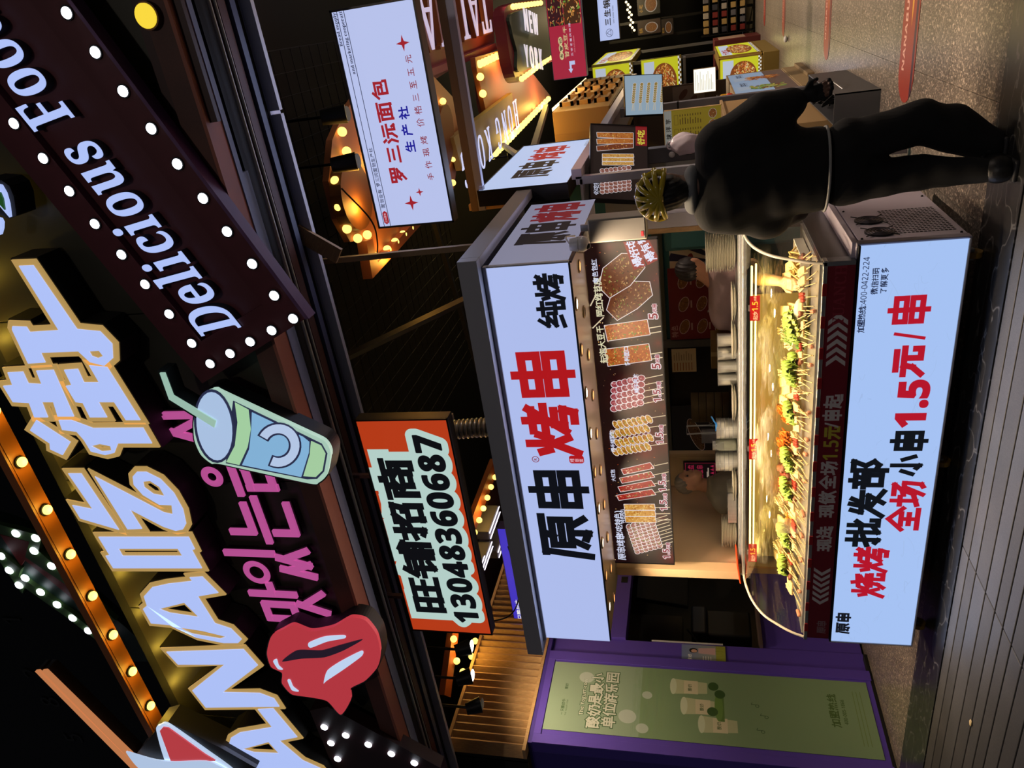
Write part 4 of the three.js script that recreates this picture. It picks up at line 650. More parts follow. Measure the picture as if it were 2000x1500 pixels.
// ---------- the white skewer stall: canopy ----------
const STALL_WHITE = '#b4c3f4';
const mainText = (g) => {};
{
  const t = thing('stall_canopy', 'long white skewer stall canopy with lit front and side lettering', 'canopy', [-2.79, 0, -3.97]);
  const lx = (x) => x + 2.79, lz = (z) => z + 3.97, B = (n, x0, x1, y0, y1, z0, z1, m, r = 0.004) => mesh(n, bx(lx(x0), lx(x1), y0, y1, lz(z0), lz(z1), r), m, t);
  const capDark = mat(0xa3a3ab, 0.5), capLight = capDark;
  B('cap_front', -4.36, -1.22, 2.665, 2.785, -3.93, -3.86, capDark); B('cap_side', -1.285, -1.22, 2.665, 2.785, -5.6, -3.93, capLight); B('cap_side', -4.36, -4.295, 2.665, 2.785, -5.6, -3.93, capDark); B('roof', -4.3, -1.28, 2.75, 2.775, -5.6, -3.93, capDark);
  B('face_trim', -4.29, -1.29, 2.645, 2.666, -3.985, -3.95, M.whiteMetal); B('corner_trim', -1.302, -1.29, 2.155, 2.65, -3.985, -3.96, M.whiteMetal);
  B('box_core', -4.27, -1.32, 2.17, 2.65, -5.4, -4.02, M.whiteMetal, 0);
  const front = canvas(2048, 330, (g, w, h) => {
    fill(g, STALL_WHITE, 0, 0, w, h);
    const U = (y) => (at(1080, y, 'z', -3.965).x + 4.28) / 2.98 * w;
    const put = (s, y0, y1, top, size, color, weight) => { const a = U(y0), b = U(y1), n = [...s].length; write(g, s, a, top, size, { color, weight, gap: 0.05, squeeze: (b - a) / (n * size * 1.05) }); };
    put('原串', 1088, 906, 42, 256, '#0d0f16', 0.15); put('烤串', 890, 670, 44, 252, '#b5161c', 0.15); put('纯烤', 640, 532, 180, 122, '#0d0f16', 0.15);
    g.strokeStyle = '#8a2430'; g.lineWidth = 3; g.beginPath(); g.arc(U(897), 84, 15, 0, 7); g.stroke(); g.font = 'bold 19px sans-serif'; g.fillStyle = '#8a2430'; g.fillText('R', U(897) - 7, 91);
    g.fillStyle = '#b5161c'; g.beginPath(); g.roundRect(U(905), 238, U(890) - U(905), 66, 12); g.fill(); write(g, '烤', U(903), 240, 20, { color: '#e7c8d8', weight: 0.1 }); write(g, '串', U(903), 262, 20, { color: '#e7c8d8', weight: 0.1 }); write(g, '面', U(903), 283, 18, { color: '#e7c8d8', weight: 0.1 });
  });
  const f = mesh('lit_front', new THREE.PlaneGeometry(2.98, 0.485), backlit(front, 0.92), t); f.position.set(lx(-2.79), 2.4025, 0.005);
  const side = canvas(900, 310, (g, w, h) => { fill(g, '#b9b9d8', 0, 0, w, h); write(g, '原串', 250, 48, 210, { color: '#17151c', weight: 0.18, gap: 0.04, squeeze: 0.74 }); write(g, '烤串', 575, 48, 210, { color: '#a01c2c', weight: 0.18, gap: 0.04, squeeze: 0.72 }); });
  const s = mesh('lit_side', new THREE.PlaneGeometry(1.42, 0.485).rotateY(Math.PI / 2), backlit(side, 0.42), t); s.position.set(lx(-1.302), 2.4025, lz(-4.69));
  // soffit with recessed downlights
  mesh('soffit', bx(lx(-4.27), lx(-1.32), 2.158, 2.17, lz(-4.66), lz(-3.98)), mat(0xb4a68a, 0.3, 0.7), t);
  B('soffit_edge', -4.28, -1.31, 2.15, 2.172, -3.985, -3.972, M.blackMetal); B('drip_rail', -1.31, -1.30, 2.14, 2.165, -4.7, -3.98, M.blackMetal);
  const ring = new THREE.TorusGeometry(0.036, 0.007, 8, 24).rotateX(Math.PI / 2), lens = new THREE.CylinderGeometry(0.03, 0.03, 0.004, 20), lit = glowing(0xfff1d8, 6, 0xffffff), warm = glowing(0xffa860, 1.6, 0xffd0a0);
  for (const [z, x0, n] of [[-4.08, -1.6, 9], [-4.33, -1.45, 10]]) for (let i = 0; i < n; i++) {
    const x = x0 - i * 0.305, on = !(i === 1 && z < -4.2);
    const r = mesh('downlight_ring', ring, mat(0xa08a68, 0.35, 0.5), t); r.position.set(lx(x), 2.156, lz(z)); mesh('downlight_lens', lens, on ? (z > -4.2 && i % 3 !== 1 ? lit : warm) : M.black, r).position.y = -0.002;
    if (on && i % 2 === 0) spotLight(0xffe0b8, 4.5, [x, 2.14, z], [x, 0.8, z - 0.35], 1.1, 0.8, 'stall_downlight', 1.5);
  }
  // posts
  mesh('post', bx(lx(-1.44), lx(-1.34), 1.18, 2.16, lz(-5.08), lz(-4.98), 0.006), mat(0xc9c4cf, 0.45), t); mesh('post_inner', metric(bx(lx(-1.475), lx(-1.44), 1.18, 2.16, lz(-5.08), lz(-4.98))), M.wood, t);
  mesh('post', metric(bx(lx(-4.22), lx(-4.14), 1.18, 2.16, lz(-4.72), lz(-4.62))), mat(0xc8ab84, 0.6), t);
  areaLight(0xc2d0ff, 1.5, 2.9, 0.46, [-2.79, 2.40, -3.93], [-2.79, 2.0, 5], 'stall_front_glow');
  areaLight(0xd0ccf0, 0.8, 1.36, 0.46, [-1.27, 2.40, -4.69], [5, 2.2, -4.69], 'stall_side_glow');
}
// ---------- lit menu board under the canopy ----------
function foodBits(g, x, y, rx, ry, ang, base, bits, n) {   // an outlined lump with speckled browning
  g.save(); g.translate(x, y); g.rotate(ang);
  g.fillStyle = '#efe6ea'; g.beginPath(); g.ellipse(0, 0, rx + 4, ry + 4, 0, 0, 7); g.fill();
  g.fillStyle = base; g.beginPath(); g.ellipse(0, 0, rx, ry, 0, 0, 7); g.fill();
  g.save(); g.beginPath(); g.ellipse(0, 0, rx, ry, 0, 0, 7); g.clip();
  for (let i = 0; i < n; i++) { g.fillStyle = pick(bits); g.beginPath(); g.ellipse(rnd(-rx, rx), rnd(-ry, ry), rnd(1.5, 7), rnd(1, 4), rnd(0, 3), 0, 7); g.fill(); }
  g.restore(); g.restore();
}
function slabFood(g, pts, base, bits, n) {
  g.save(); g.beginPath(); pts.forEach(([x, y], i) => (i ? g.lineTo(x, y) : g.moveTo(x, y))); g.closePath(); g.lineJoin = 'round'; g.strokeStyle = '#efe6ea'; g.lineWidth = 8; g.stroke(); g.fillStyle = base; g.fill(); g.clip();
  const xs = pts.map((p) => p[0]), ys = pts.map((p) => p[1]);
  for (let i = 0; i < n; i++) { g.fillStyle = pick(bits); g.beginPath(); g.ellipse(rnd(Math.min(...xs), Math.max(...xs)), rnd(Math.min(...ys), Math.max(...ys)), rnd(2, 9), rnd(1, 4), rnd(0, 3), 0, 7); g.fill(); }
  g.restore();
}
const stick = (g, x0, y0, x1, y1, w = 4) => { g.strokeStyle = '#e8d6b4'; g.lineWidth = w; g.beginPath(); g.moveTo(x0, y0); g.lineTo(x1, y1); g.stroke(); };
{
  const W = 2048, H = 368;
  const tex = canvas(W, H, (g) => {
    fill(g, '#1c090c', 0, 0, W, H);
    for (let i = 0; i < 26; i++) { const x = rnd(0, W), y = rnd(H * 0.3, H), r = rnd(60, 190), gr = g.createRadialGradient(x, y, 4, x, y, r); gr.addColorStop(0, x > 1500 ? 'rgba(140,12,50,.45)' : 'rgba(150,20,18,.45)'); gr.addColorStop(1, 'rgba(60,0,8,0)'); g.fillStyle = gr; g.fillRect(x - r, y - r, 2 * r, 2 * r); }
    for (let i = 0; i < 150; i++) { g.fillStyle = pick(['#d8a860', '#b04a1c', '#e8c890']); g.beginPath(); g.ellipse(rnd(0, W), rnd(0, H), rnd(1, 5), rnd(1, 3), rnd(0, 3), 0, 7); g.fill(); }
    const U = (y) => (at(1245, y, 'z', -4.62).x + 4.07) / 2.68 * W, white = '#dfe6ff';
    write(g, '原串烤串', U(1092), 20, 52, { color: white, weight: 0.12, gap: 0 }); write(g, '(必吃特色)', U(1052), 22, 46, { color: white, weight: 0.12, gap: 0 });
    for (let i = 0; i < 9; i++) { const x = U(1075) + i * 24, y = 108 + (8 - i) * 5; stick(g, x + 60, y + 160, x + 90, y + 236, 5); for (let k = 0; k < 6; k++) foodBits(g, x + k * 10, y + k * 28, 19, 15, 0.5, '#a4655c', ['#7c3a34', '#c99a8c', '#e2c8b0', '#54301f', '#7a8a3a'], 16); }
    for (let i = 0; i < 3; i++) { const x = U(1018) + i * 46; stick(g, x + 20, 270, x + 24, 362, 6); slabFood(g, [[x, 92], [x + 40, 90], [x + 44, 270], [x + 4, 274]], '#d99a44', ['#f1cf86', '#b56a22', '#e9b860', '#c07a2c'], 90); }
    for (let i = 0; i < 4; i++) { const x = U(975) + i * 62; stick(g, x + 56, 270, x + 80, 366, 5); slabFood(g, [[x, 62 + i * 14], [x + 34, 50 + i * 14], [x + 80, 262], [x + 44, 282]], '#a5241e', ['#d4553a', '#7c1512', '#e8a07a', '#6f8f3a', '#e7d2b0'], 70); }
    for (let i = 0; i < 4; i++) { const x = U(880) + i * 60; stick(g, x + 40, 260, x + 56, 366, 5); for (let k = 0; k < 8; k++) foodBits(g, x + k * 5, 66 + (i % 2) * 18 + k * 27, 27, 14, -0.5, k % 2 ? '#c98f34' : '#b9761f', ['#e7bf62', '#8a5016', '#6f8f3a', '#f0d890'], 12); }
    for (let i = 0; i < 5; i++) { const x = U(795) + i * 38; stick(g, x + 30, 250, x + 52, 362, 5); for (let k = 0; k < 6; k++) foodBits(g, x + k * 7, 80 + i * 4 + k * 30, 17, 18, 0.2, '#9c3f48', ['#c46a70', '#6e2630', '#e0a8a8', '#b85058'], 14); }
    for (const [a, b, c] of [[710, 675, 0], [660, 628, 10]]) { const x = U(a), x2 = U(b); stick(g, x + 30, 290, x + 40, 366, 6); stick(g, x + 60, 290, x + 70, 366, 6); slabFood(g, [[x, 70 + c], [x2 - 6, 60 + c], [x2 + 16, 296], [x + 26, 306]], '#b25a26', ['#d98a3e', '#8a3a14', '#e3b460', '#5f8a2c', '#c46a2c'], 190); }
    for (const [a, b, c] of [[620, 560, 30], [575, 505, 0]]) { const x = U(a), x2 = U(b); stick(g, x + 20, 40 + c, x - 40, 4, 7); slabFood(g, [[x, 110 + c], [x + 60, 60 + c], [x2 - 30, 90 + c], [x2 + 40, 190 + c], [x2 + 30, 290 + c], [x2 - 40, 300 + c], [x + 60, 220 + c]], '#6d3a22', ['#8f5a30', '#4a2414', '#a87844', '#c9a070', '#7c8a3a', '#7a3020'], 260); }
    const price = (y, n) => { write(g, n, U(y), 300, n === '5' ? 58 : 50, { color: '#8d1530', edge: '#f2e6ee', edgeWidth: 0.16 }); write(g, '元串', U(y) + (n === '5' ? 38 : 82), 326, 24, { color: '#8d1530', edge: '#f2e6ee', edgeWidth: 0.2, weight: 0.12, gap: 0 }); };
    price(1088, '1.5'); price(995, '1.5'); price(958, '1.5'); price(866, '1.5'); price(784, '1.5'); price(719, '5'); price(622, '5');
    for (const [s, y, v, z, r] of [['起泡大豆干', 704, 30, 44, -0.05], ['网红烤苕皮', 612, 30, 44, 0.0]]) { g.save(); g.translate(U(y), v); g.rotate(r); write(g, s, 0, 0, z, { color: '#e9e3bc', weight: 0.13, gap: 0 }); g.restore(); }
    write(g, '特色肉丸', U(1020), 60, 26, { color: white, weight: 0.13, gap: 0 }); write(g, '大红包', U(938), 26, 28, { color: white, weight: 0.13, gap: 0 }); write(g, '招手烤面包', U(880), 40, 28, { color: white, weight: 0.13, gap: 0 }); write(g, '烤牛肉片', U(765), 200, 30, { color: white, weight: 0.13, gap: 0 }); write(g, '多料面口', U(712), 160, 30, { color: white, weight: 0.13, gap: 0 }); write(g, '有色包红', U(545), 30, 32, { color: white, weight: 0.13, gap: 0 });
    for (const [s, y, v, a] of [['爆好吃!', 520, 250, -0.28], ['爆有料!', 512, 320, -0.42]]) { g.save(); g.translate(U(y), v); g.rotate(a); fill(g, '#8e1420', -8, -8, 240, 66); write(g, s, 0, 0, 50, { color: '#dfe6ff', weight: 0.13, gap: 0.02 }); g.restore(); }
  });
  lightbox('menu_board', 'long lit skewer menu board with food pictures under the stall canopy', 'menu board', { w: 2.68, h: 0.48, d: 0.05, pos: [-2.73, 1.925, -4.60], tex, k: 0.85, frame: 0.006, glow: 0.25, glowColor: 0xffd0c0, dark: true });
}
// ---------- display counter ----------
const SIGN_FRONT = -3.962;
{
  const t = thing('display_counter', 'white skewer counter with lit front panel and curved glass case', 'counter', [-2.735, 0, -4.5]);
  const lx = (x) => x + 2.735, lz = (z) => z + 4.5, B = (n, x0, x1, y0, y1, z0, z1, m, r = 0.004, p = t) => mesh(n, bx(lx(x0), lx(x1), y0, y1, lz(z0), lz(z1), r), m, p);
  const shell = mat(0xbdb4c4, 0.45, 0.1);
  B('cabinet', -4.14, -1.33, 0.1, 0.64, -5.07, -3.985, shell);
  const side = B('side_plate', -1.332, -1.318, 0.105, 0.62, -5.06, -4.03, shell); B('side_rim', -1.335, -1.312, 0.105, 0.64, -4.03, -3.97, mat(0x8f8894, 0.5));
  B('side_ledge', -1.46, -1.312, 0.63, 0.66, -5.07, -4.0, shell);
  for (const [y, z] of [[0.505, -4.38], [0.495, -4.155]]) {
    const f = mesh('fan_vent', new THREE.CylinderGeometry(0.075, 0.075, 0.012, 28).rotateZ(Math.PI / 2), M.blackMetal, t); f.position.set(lx(-1.316), y, lz(z));
    for (const r of [0.02, 0.036, 0.052, 0.068]) mesh('fan_ring', new THREE.TorusGeometry(r, 0.0025, 6, 28).rotateY(Math.PI / 2), mat(0x55525c, 0.4, 0.6), f).position.x = 0.007;
    mesh('fan_guard', [rod([0.006, -0.08, -0.08], [0.006, 0.08, 0.08], 0.003), rod([0.006, -0.08, 0.08], [0.006, 0.08, -0.08], 0.003)], M.blackMetal, f);
  }
  const holes = []; for (let i = 0; i < 15; i++) for (let k = 0; k < 15; k++) holes.push(new THREE.CircleGeometry(0.0085, 8).rotateY(Math.PI / 2).translate(lx(-1.3165), 0.145 + i * 0.0195, lz(-4.12 - k * 0.031)));
  const pf = mesh('perforations', holes, M.black, t); pf.userData.kind = 'stuff';
  for (const [y, z] of [[0.6, -4.06], [0.6, -4.6], [0.13, -4.06], [0.13, -4.8]]) mesh('screw', new THREE.SphereGeometry(0.007, 8, 6).translate(lx(-1.316), y, lz(z)), M.blackMetal, t);
  // lit front panel
  const front = canvas(2048, 366, (g, w, h) => {
    fill(g, '#a9c6f8', 0, 0, w, h);
    for (let i = 0; i < 90; i++) { g.strokeStyle = `rgba(150,175,215,${rnd(0.1, 0.35)})`; g.lineWidth = rnd(1, 4); g.beginPath(); const x = rnd(0, w), y = rnd(0, h); g.moveTo(x, y); g.quadraticCurveTo(x + rnd(-60, 60), y + rnd(-30, 30), x + rnd(-90, 90), y + rnd(-40, 40)); g.stroke(); }
    const P = (x, y) => { const p = at(x, y, 'z', SIGN_FRONT); return [(p.x + 4.15) / 2.83 * w, (0.625 - p.y) / 0.505 * h]; };
    const row = (s, y0, y1, x0, x1, color, weight) => { const [a, top] = P(x0, (y0 + y1) / 2), [b] = P(x0, y1), [a0] = P(x0, y0), [, bot] = P(x1, (y0 + y1) / 2), size = bot - top, n = [...s].length; write(g, s, a0, top, size, { color, weight, gap: 0.05, squeeze: (b - a0) / (n * size * 1.05) }); };
    row('烧烤', 1165, 1066, 1664, 1731, '#b8142a', 0.15); row('批发部', 1066, 894, 1656, 1728, '#0d1118', 0.16);
    row('全场', 1036, 938, 1735, 1802, '#b8142a', 0.16); row('小串', 931, 836, 1740, 1806, '#0d1118', 0.17);
    { const [x, y] = P(1750, 836), [x2] = P(1750, 742), [, y2] = P(1802, 800); g.save(); g.translate(x, 0); g.font = 'bold 150px sans-serif'; g.fillStyle = g.strokeStyle = '#b8142a'; g.lineWidth = 10; g.scale((x2 - x) / g.measureText('1.5').width, 1); g.fillText('1.5', 0, y2 + 12); g.strokeText('1.5', 0, y2 + 12); g.restore(); }
    row('元', 738, 672, 1738, 1808, '#b8142a', 0.18); { const [x, y] = P(1745, 662), [x2, y2] = P(1808, 655); g.strokeStyle = '#b8142a'; g.lineWidth = 13; g.beginPath(); g.moveTo(x + 22, y); g.lineTo(x2 - 12, y2); g.stroke(); } row('串', 640, 570, 1738, 1814, '#b8142a', 0.15);
    row('原串', 1236, 1194, 1633, 1660, '#15171f', 0.16);
    const [px, py] = P(1678, 606); g.fillStyle = '#1c2440'; write(g, '加盟热线', 1690, 10, 28, { color: '#1c2440', weight: 0.11, gap: 0 }); g.font = '31px sans-serif'; g.fillText(':400-0422-224', 1804, 36);
    write(g, '微信扫码', 1850, 48, 26, { color: '#1c2440', weight: 0.1, gap: 0.04 }); write(g, '了解更多', 1850, 80, 26, { color: '#1c2440', weight: 0.1, gap: 0.04 });
  });
  const f = mesh('lit_panel', new THREE.PlaneGeometry(2.83, 0.505), backlit(front, 0.95), t); f.position.set(0, 0.3725, lz(SIGN_FRONT));
  B('panel_frame', -4.15, -1.32, 0.112, 0.122, -3.985, -3.955, M.whiteMetal); B('panel_frame', -4.15, -1.32, 0.622, 0.634, -3.985, -3.955, M.blackMetal); B('panel_frame', -4.152, -4.142, 0.112, 0.634, -3.985, -3.955, M.whiteMetal);
  // dark red band with slogan
  const band = canvas(2048, 104, (g, w, h) => {
    fill(g, '#80202e', 0, 0, w, h); const U = (y) => (at(1605, y, 'z', SIGN_FRONT).x + 4.13) / 2.72 * w, grey = '#d8d2d3';
    for (const [y, dirn] of [[1178, -1], [712, 1]]) for (let i = 0; i < 6; i++) { const x = U(y) + i * 38; g.fillStyle = grey; g.beginPath(); const k = dirn * 16; [[x - k, 14], [x + 22 - k, 14], [x + 22 + k, 52], [x + 22 - k, 90], [x - k, 90], [x + k, 52]].forEach(([a, b], j) => (j ? g.lineTo(a, b) : g.moveTo(a, b))); g.fill(); }
    write(g, '现选', U(1078), 16, 72, { color: grey, weight: 0.16 }); write(g, '现做', U(1012), 16, 72, { color: grey, weight: 0.16 }); write(g, '全场', U(956), 16, 72, { color: grey, weight: 0.16 }); write(g, '1.5元', U(902), 16, 78, { color: '#c9be44', weight: 0.17, squeeze: 0.9 }); write(g, '/串起', U(838), 16, 72, { color: grey, weight: 0.16, squeeze: 0.9 });
    g.font = 'bold 60px serif'; g.fillStyle = '#97303e'; g.fillText('YUANCHUAN', U(640), 72); write(g, '原串', U(1238), 44, 44, { color: '#9a7a80', weight: 0.14, gap: 0 });
  });
  const bm = mesh('slogan_band', new THREE.PlaneGeometry(2.72, 0.138), mat(0xffffff, 0.25, 0, { map: band, clearcoat: 0.6 }), t); bm.position.set(lx(-2.765), 0.708, lz(-3.964));
  B('band_backing', -4.13, -1.40, 0.638, 0.778, -4.0, -3.967, M.blackMetal, 0); B('front_rim', -4.14, -1.39, 0.778, 0.80, -4.02, -3.955, M.steel); B('band_end', -1.42, -1.395, 0.64, 0.80, -4.03, -3.955, M.steelDull);
  B('end_base', -1.42, -1.40, 0.64, 0.80, -5.0, -4.03, mat(0x39393d, 0.3, 0.4)); B('end_base', -4.14, -4.12, 0.64, 0.80, -5.0, -3.99, M.steelDull);
  // case inside
  B('tray_floor', -4.11, -1.42, 0.80, 0.812, -4.78, -3.99, M.steel, 0); B('case_back', -4.11, -1.88, 0.80, 1.15, -4.80, -4.78, mat(0xb9a779, 0.55), 0); B('top_rail', -4.13, -1.40, 1.15, 1.172, -4.72, -4.56, M.steel); B('top_rail', -4.13, -1.40, 1.168, 1.186, -4.80, -4.70, M.steelDull); B('shelf', -4.14, -1.40, 1.165, 1.185, -5.15, -4.8, M.steel); B('lamp_rail', -4.08, -1.45, 1.125, 1.15, -4.60, -4.54, M.blackMetal);
  const led = glowing(0xffe48a, 3.6, 0xffffff); mesh('led_strip', bx(lx(-3.92), lx(-1.6), 1.112, 1.124, lz(-4.565), lz(-4.545), 0.003), led, t); mesh('led_strip', bx(lx(-3.92), lx(-1.6), 1.085, 1.095, lz(-4.60), lz(-4.585), 0.003), led, t);
  { const l = new THREE.RectAreaLight(0xffdf80, 7, 2.3, 0.05); l.position.set(lx(-2.76), 1.08, lz(-4.56)); l.rotation.x = -Math.PI / 2 + 0.25; l.name = 'case_led_glow'; t.add(l); }
  // curved glass
  const prof = [[-3.962, 0.80], [-4.0, 0.88], [-4.06, 0.957], [-4.13, 1.034], [-4.21, 1.084], [-4.31, 1.123], [-4.42, 1.147], [-4.5, 1.157], [-4.57, 1.16]];
  const cv = new THREE.CatmullRomCurve3(prof.map(([z, y]) => new THREE.Vector3(0, y, lz(z)))), pp = cv.getPoints(32), pos = [], idx = [];
  pp.forEach((p, i) => { pos.push(lx(-4.115), p.y, p.z, lx(-1.405), p.y, p.z); if (i < 32) idx.push(i * 2, i * 2 + 1, i * 2 + 2, i * 2 + 1, i * 2 + 3, i * 2 + 2); });
  const cg = new THREE.BufferGeometry(); cg.setAttribute('position', new THREE.Float32BufferAttribute(pos, 3)); cg.setIndex(idx); cg.computeVertexNormals(); mesh('curved_glass', cg, M.glass, t);
  for (const x of [-4.118, -1.402]) {
    const sh = new THREE.Shape([...pp.map((p) => new THREE.Vector2(-p.z, p.y)), new THREE.Vector2(-lz(-4.78), 1.16), new THREE.Vector2(-lz(-4.78), 0.80)]);
    mesh('end_glass', new THREE.ShapeGeometry(sh).rotateY(Math.PI / 2).translate(lx(x), 0, 0), M.glass, t);
    mesh('glass_trim', new THREE.TubeGeometry(new THREE.CatmullRomCurve3(pp.map((p) => new THREE.Vector3(lx(x), p.y, p.z))), 32, 0.009, 8), mat(0xd9cfba, 0.35), t);
  }
  for (const x of [-4.08, -2.75, -1.45]) for (const z of [-4.1, -4.95]) { mesh('caster', new THREE.CylinderGeometry(0.045, 0.045, 0.03, 20).rotateZ(Math.PI / 2).translate(lx(x), 0.05, lz(z)), mat(0x8a6a22, 0.5), t); mesh('caster_fork', bx(lx(x) - 0.03, lx(x) + 0.03, 0.05, 0.1, lz(z) - 0.02, lz(z) + 0.02), M.steelDull, t); }
  areaLight(0xbcd2ff, 1.5, 2.75, 0.48, [-2.735, 0.372, -3.93], [-2.735, 0.2, 5], 'counter_panel_glow');
}
// red price tags clipped along the rim and the lamp rail
{
  const tx = canvas(200, 70, (g) => { fill(g, '#b5141c', 0, 0, 200, 70); write(g, '起步', 8, 22, 34, { color: '#f3d8c0', weight: 0.12, gap: 0 }); g.font = 'bold 58px sans-serif'; g.fillStyle = '#f2cf4a'; g.fillText('1.5', 76, 56); write(g, '元串', 158, 26, 20, { color: '#f3d8c0', weight: 0.12, gap: 0 }); });
  const m = print(tx, 0.4);
  for (const [x, l] of [[-1.87, 'red price tag on the lamp rail above the cabbage'], [-2.93, 'red price tag on the lamp rail above the orange skewers'], [-3.86, 'red price tag on the lamp rail at the purple booth end']]) { const t = thing('price_tag', l, 'price tag', [x, 1.10, -4.52]); mesh('card', new THREE.BoxGeometry(0.17, 0.06, 0.003), m, t); mesh('clip', bx(-0.02, 0.02, 0.02, 0.04, -0.012, -0.002), M.steelDull, t); }
  const small = mat(0xa11a22, 0.4), tags = 14;
  for (let i = 0; i < tags; i++) { const t = tag(mesh('rim_label', bx(-0.035, 0.035, -0.011, 0.013, 0, 0.003), small), 'tiny red product label stuck along the steel rim', 'label', 'red labels on the case rim'); t.position.set(-4.02 + i * 0.19, 0.787, -3.953); }
  const h = thing('orange_hazard_sheet', 'orange plastic sheet lying on the left end of the counter shelf', 'sheet', [-4.13, 1.19, -4.72]); mesh('sheet', bx(-0.1, 0.1, 0, 0.012, -0.1, 0.14, 0.004), mat(0xd84a1c, 0.5), h); h.rotation.z = 0.12;
}
// ---------- food in the case ----------
function leafGeo(l, w, ruffle, s) { seed = s; const g = new THREE.PlaneGeometry(l, w, 14, 10), p = g.attributes.position; for (let i = 0; i < p.count; i++) { const x = p.getX(i) / l, y = p.getY(i) / w, e = Math.abs(y) * 2; p.setY(i, p.getY(i) * (1 - 0.55 * Math.pow(Math.abs(x * 2), 2.2))); p.setZ(i, 0.25 * w * (1 - e * e) * 0.5 + ruffle * e * Math.sin(x * 31 + s) + ruffle * 0.6 * Math.sin(y * 23 + s * 2) * e); } g.rotateX(-Math.PI / 2); g.computeVertexNormals(); return g; }
{
  const stickG = (L) => rod([0, 0, 0], [0, 0.004, L], 0.0028, 0.0022, 6);
  const kinds = {
    shred: { label: 'bamboo skewer of orange shredded bean curd in the glass case', col: 0xd07a24, geo: () => { seed = 11; const q = []; for (let i = 0; i < 26; i++) q.push(new THREE.BoxGeometry(0.006, 0.006, rnd(0.08, 0.14)).rotateY(rnd(-0.3, 0.3)).rotateX(rnd(-0.2, 0.2)).translate(rnd(-0.022, 0.022), rnd(0, 0.03), rnd(-0.03, 0.04))); return q; } },
    green: { label: 'bamboo skewer of ruffled green lettuce in the glass case', col: 0x8fae3c, geo: () => [leafGeo(0.13, 0.1, 0.016, 3).rotateY(1.5).translate(0, 0.012, 0), leafGeo(0.11, 0.09, 0.014, 8).rotateY(1.3).translate(0.01, 0.03, 0.01)] },
    meat: { label: 'bamboo skewer of brown marinated meat in the glass case', col: 0x7d4626, geo: () => { seed = 15; const q = []; for (let i = 0; i < 7; i++) q.push(new THREE.IcosahedronGeometry(rnd(0.014, 0.02), 1).scale(1.1, 0.7, 1).translate(rnd(-0.01, 0.01), 0.012 + rnd(0, 0.008), -0.06 + i * 0.02)); return q; } },
    enoki: { label: 'bamboo skewer of pale enoki mushroom in the glass case', col: 0xe2cf9c, geo: () => { seed = 19; const q = []; for (let i = 0; i < 22; i++) { const x = rnd(-0.025, 0.025), y = rnd(0, 0.03); q.push(rod([x * 0.4, y, 0.05], [x, y, -0.05 + rnd(-0.01, 0.01)], 0.0022, 0.0022, 5), new THREE.SphereGeometry(0.006, 6, 5).translate(x, y, -0.052)); } return q; } },
    red: { label: 'bamboo skewer of red sausage strips in the glass case', col: 0xa8341c, geo: () => [0, 1, 2].map((i) => new THREE.CapsuleGeometry(0.009, 0.1, 4, 8).rotateX(Math.PI / 2).translate(-0.018 + i * 0.018, 0.012, 0)) },
    tofu: { label: 'bamboo skewer of folded pale tofu skin in the glass case', col: 0xdcc184, geo: () => [0, 1, 2, 3].map((i) => new RoundedBoxGeometry(0.045, 0.012, 0.032, 2, 0.004).rotateX(0.35).translate(0, 0.012, -0.055 + i * 0.034)) },
  };
  const protos = {};
  for (const [k, d] of Object.entries(kinds)) { const t = thing('skewer_' + k, d.label, 'skewer', [0, -5, 0], 0, k + ' skewers in the case'); mesh('stick', stickG(0.34), M.bamboo, t); mesh('food', d.geo(), mat(d.col, 0.55, 0, k === 'green' ? { side: THREE.DoubleSide } : {}), t); protos[k] = { t, used: false }; }
  const lay = (k, x, z, y, turn, tilt = 0, size = 1.4) => { const p = protos[k], o = p.used ? copy(p.t) : p.t; p.used = true; o.position.set(x, y, z); o.rotation.set(tilt, turn, 0, 'YXZ'); o.scale.setScalar(size); };
  seed = 77;
  const plan = [['tofu', -4.0, 5], ['enoki', -3.9, 4], ['green', -3.82, 3], ['tofu', -3.72, 5], ['green', -3.55, 3], ['enoki', -3.48, 4], ['red', -3.3, 5], ['meat', -3.16, 6], ['green', -3.12, 3], ['shred', -2.98, 5], ['green', -2.88, 3], ['shred', -2.72, 5], ['tofu', -2.6, 6], ['green', -2.52, 2], ['enoki', -2.42, 5], ['green', -2.25, 4], ['enoki', -2.14, 5], ['tofu', -2.0, 4], ['green', -1.95, 3], ['tofu', -1.75, 5]];
  for (const [k, x0, n] of plan) for (let i = 0; i < n; i++) lay(k, x0 + i * 0.035 + rnd(-0.015, 0.015) - (k === 'green' ? 0.05 : 0), (k === 'green' ? -4.36 : -4.55) + rnd(-0.05, 0.05), 0.856 + (i % 3) * 0.016 + rnd(0, 0.008), 0.42 + rnd(-0.14, 0.14), 0.09, k === 'green' ? 1.15 : 1.4);
  for (let i = 0; i < 46; i++) lay(['enoki', 'tofu', 'tofu', 'meat', 'tofu', 'red'][i % 6], -4.02 + i * 0.056, -4.30 + rnd(-0.05, 0.04), 0.834 + rnd(0, 0.02), 0.4 + rnd(-0.12, 0.12), 0.06, 1.05);
  // golden balls
  const ball = thing('fish_ball', 'golden fried fish ball heaped in the glass case', 'fish ball', [0, 0, 0], 0, 'golden fish balls in the case'); mesh('ball_body', new THREE.SphereGeometry(0.021, 14, 10), mat(0xc98f2e, 0.5), ball);
  let first = true; for (let i = 0; i < 18; i++) { const o = first ? ball : copy(ball); first = false; o.position.set(-3.62 + (i % 5) * 0.037 + (i > 9 ? 0.34 : 0), 0.836 + Math.floor((i % 10) / 5) * 0.03, -4.5 + rnd(-0.05, 0.05)); o.scale.set(1, 0.9, rnd(1, 1.35)); }
